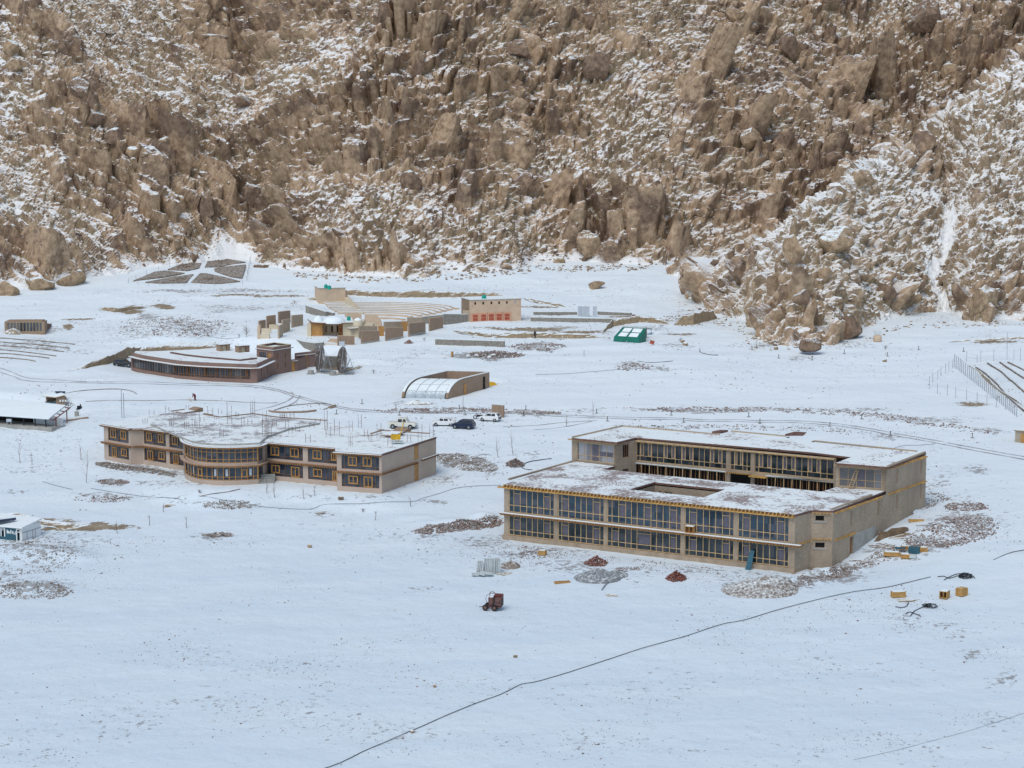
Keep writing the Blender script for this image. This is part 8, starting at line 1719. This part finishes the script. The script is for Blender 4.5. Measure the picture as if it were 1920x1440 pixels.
# ------------------------------------------------------------------ boulders that stand out
BOUL = [(1118, 533, 34, 20, 'b', 'lone squat boulder on the upper snowfield above the sandy building'), (792, 62, 44, 32, 'b', 'big rounded tan boulder near the top of the mountainside'), (408, 70, 72, 14, 'd', 'long flat overhanging slab boulder high on the mountainside'), (1642, 200, 46, 44, 'b', 'big square-shouldered boulder on the crest above the spur'), (1562, 300, 44, 42, 'd', 'dark rounded boulder on the shoulder of the spur'), (1610, 335, 36, 38, 'b', 'tan upright boulder just below the dark rounded one'),
 (1780, 135, 40, 34, 'b', 'tilted brown boulder high up beside the snowy gully'), (1487, 470, 56, 60, 'b', 'tall smooth tan boulder beside the biggest outcrop'), (1572, 450, 84, 84, 'b', 'biggest tan outcrop of the spur with snow on its ribs'), (1545, 515, 34, 40, 'b', 'snow-capped boulder balanced below the biggest outcrop'), (1500, 560, 46, 36, 'd', 'dark brown rounded boulder at the foot of the spur'), (1590, 620, 62, 66, 'd', 'huge dark block standing at the foot of the spur'), (1520, 650, 44, 34, 'd', 'split dark boulder at the tip of the spur'),
 (1660, 545, 50, 44, 'd', 'dark angular boulder in the middle of the spur'), (1845, 562, 84, 60, 'b', 'broad domed outcrop beyond the snowy gully'), (1035, 345, 42, 26, 'b', 'smooth egg-shaped boulder in the middle of the mountainside'), (1015, 205, 28, 20, 'b', 'rounded boulder below two small knobs'), (1120, 130, 66, 80, 'd', 'tall dark crag with a pale foot on the mountainside'), (1105, 40, 40, 46, 'd', 'dark upright crag near the upper edge'), (340, 385, 30, 32, 'b', 'heart-shaped boulder low on the western slope'), (303, 410, 34, 18, 'b', 'flat oval boulder near the western foot'),
 (308, 268, 24, 22, 'b', 'small round boulder in the middle of the western slope'), (472, 160, 28, 28, 'b', 'boulder with a thick snow cap in the upper west'), (455, 190, 50, 36, 'd', 'broad dark boulder under the snow-capped one'), (345, 60, 34, 26, 'b', 'snow-capped boulder west of the overhanging slab'), (25, 90, 44, 40, 'b', 'tan boulder with a snow cap at the western edge'), (25, 125, 38, 32, 'b', 'second snow-capped boulder at the western edge'), (118, 90, 34, 40, 'd', 'dark boulder with a white snow lump on its side'), (145, 170, 62, 56, 'd', 'first of the stacked dark blocks down the western ridge'),
 (180, 220, 56, 44, 'd', 'middle one of the stacked dark blocks on the western ridge'), (215, 260, 58, 40, 'd', 'lowest of the stacked dark blocks on the western ridge'), (250, 290, 36, 40, 'b', 'smooth boulder just below the stacked dark blocks'), (135, 525, 64, 44, 'b', 'big rounded boulder at the western foot of the mountain'), (75, 535, 70, 44, 'b', 'cluster-like boulder beside the big rounded one at the foot'), (15, 545, 56, 50, 'b', 'pale boulder at the extreme western foot'), (492, 503, 42, 20, 'd', 'low round brown boulder beside the stone beds'),
 (480, 370, 60, 70, 'd', 'tall dark slanting slab above the snowy wedge'), (390, 395, 30, 60, 'd', 'dark rectangular slab above the flat oval boulder'), (720, 30, 46, 60, 'd', 'dark tall crag beside the tan rounded boulder'), (975, 90, 60, 50, 'd', 'dark double boulder in the upper middle'), (1370, 30, 44, 40, 'b', 'broad brown boulder near the top edge'), (1740, 35, 90, 80, 'd', 'giant cracked brown crag at the upper east'), (1345, 490, 44, 18, 'd', 'flat dark boulder with thin snow at the spur foot'), (770, 340, 50, 44, 'd', 'dark rounded knob in the middle west'), (1100, 460, 60, 64, 'b', 'broad tan crag above the upper snowfield'), (905, 505, 24, 12, 'b', 'small boulder at the edge of the upper snowfield'), (1050, 490, 24, 14, 'b', 'small round boulder at the mountain foot'), (950, 500, 22, 12, 'b', 'small snowy boulder at the mountain foot'), (1325, 465, 30, 14, 'b', 'flat tan rock below the spur shoulder'), (1410, 260, 50, 56, 'b', 'ribbed tan crag in the upper east'), (1480, 90, 44, 60, 'd', 'dark leaning crag in the upper east'),
 (1280, 640, 8, 6, 'b', 'small tan stone on the snow near the bent hose'), (1285, 645, 10, 7, 'b', 'tan stone beside the bent hose'), (1455, 653, 9, 6, 'b', 'lone stone on the snow before the spur tip'), (1659, 676, 9, 5, 'b', 'lone grey stone on the eastern snow'), (773, 1372, 9, 6, 'b', 'fist-like stone lying on the long cable'), (815, 1286, 7, 5, 'b', 'lone brown stone on the near snow'), (581, 1024, 10, 6, 'b', 'lone brown stone on the open snow below the plastered building'), (639, 934, 11, 7, 'b', 'tan block lying before the plastered building'), (314, 948, 14, 6, 'b', 'brown wedge-shaped stone beside the stones'), (966, 1230, 8, 5, 'b', 'small snowy stone above the long cable')]
for i, (x, y, w_, h, kd, lab) in enumerate(BOUL):
    onm = y < 530 or x > 1480 and y < 640 and x < 1900 or x < 150 and y < 560 and y > 400
    g = MP(x, y+h*.42) if onm and w_ > 18 else GP(x, y+h*.4); sz = hpx(g, 1); rs_ = np.random.RandomState(500+i); sub = 3 if w_ > 25 else 2
    v, f_ = rock_shape(rs_, sub, 9, (.6, .92) if w_ < 26 else (.42, .85)); kq = .8 if onm and w_ > 30 else 1.0; v = v*np.array([w_*.54*sz, min(w_, h*1.4)*.45*sz, h*.60*sz])*kq; th = rs_.uniform(-.35, .35)*(1 if h < w_*1.5 else .5)
    x_ = v[:, 0]*math.cos(th)-v[:, 2]*math.sin(th)*.5; z_ = v[:, 2]*math.cos(th)+v[:, 0]*math.sin(th)*.5
    if w_ > 25: nn = 1+.10*(vnoise(x_*.9+i, z_*.9+v[:, 1]*.7, i)-.5)*2; x_, z_ = x_*nn, z_*nn
    b = MB(); b.add([(g.x+a, g.y+c, g.z+h*.42*sz+d) for a, c, d in zip(x_, v[:, 1], z_)], [tuple(t) for t in f_]); o = b.build('boulder', M['boulder'] if kd == 'b' else M['boulder_dark'], loc=g, smooth=False)
    tag(o, lab, 'boulder', 'boulders of the mountainside and snowfield')
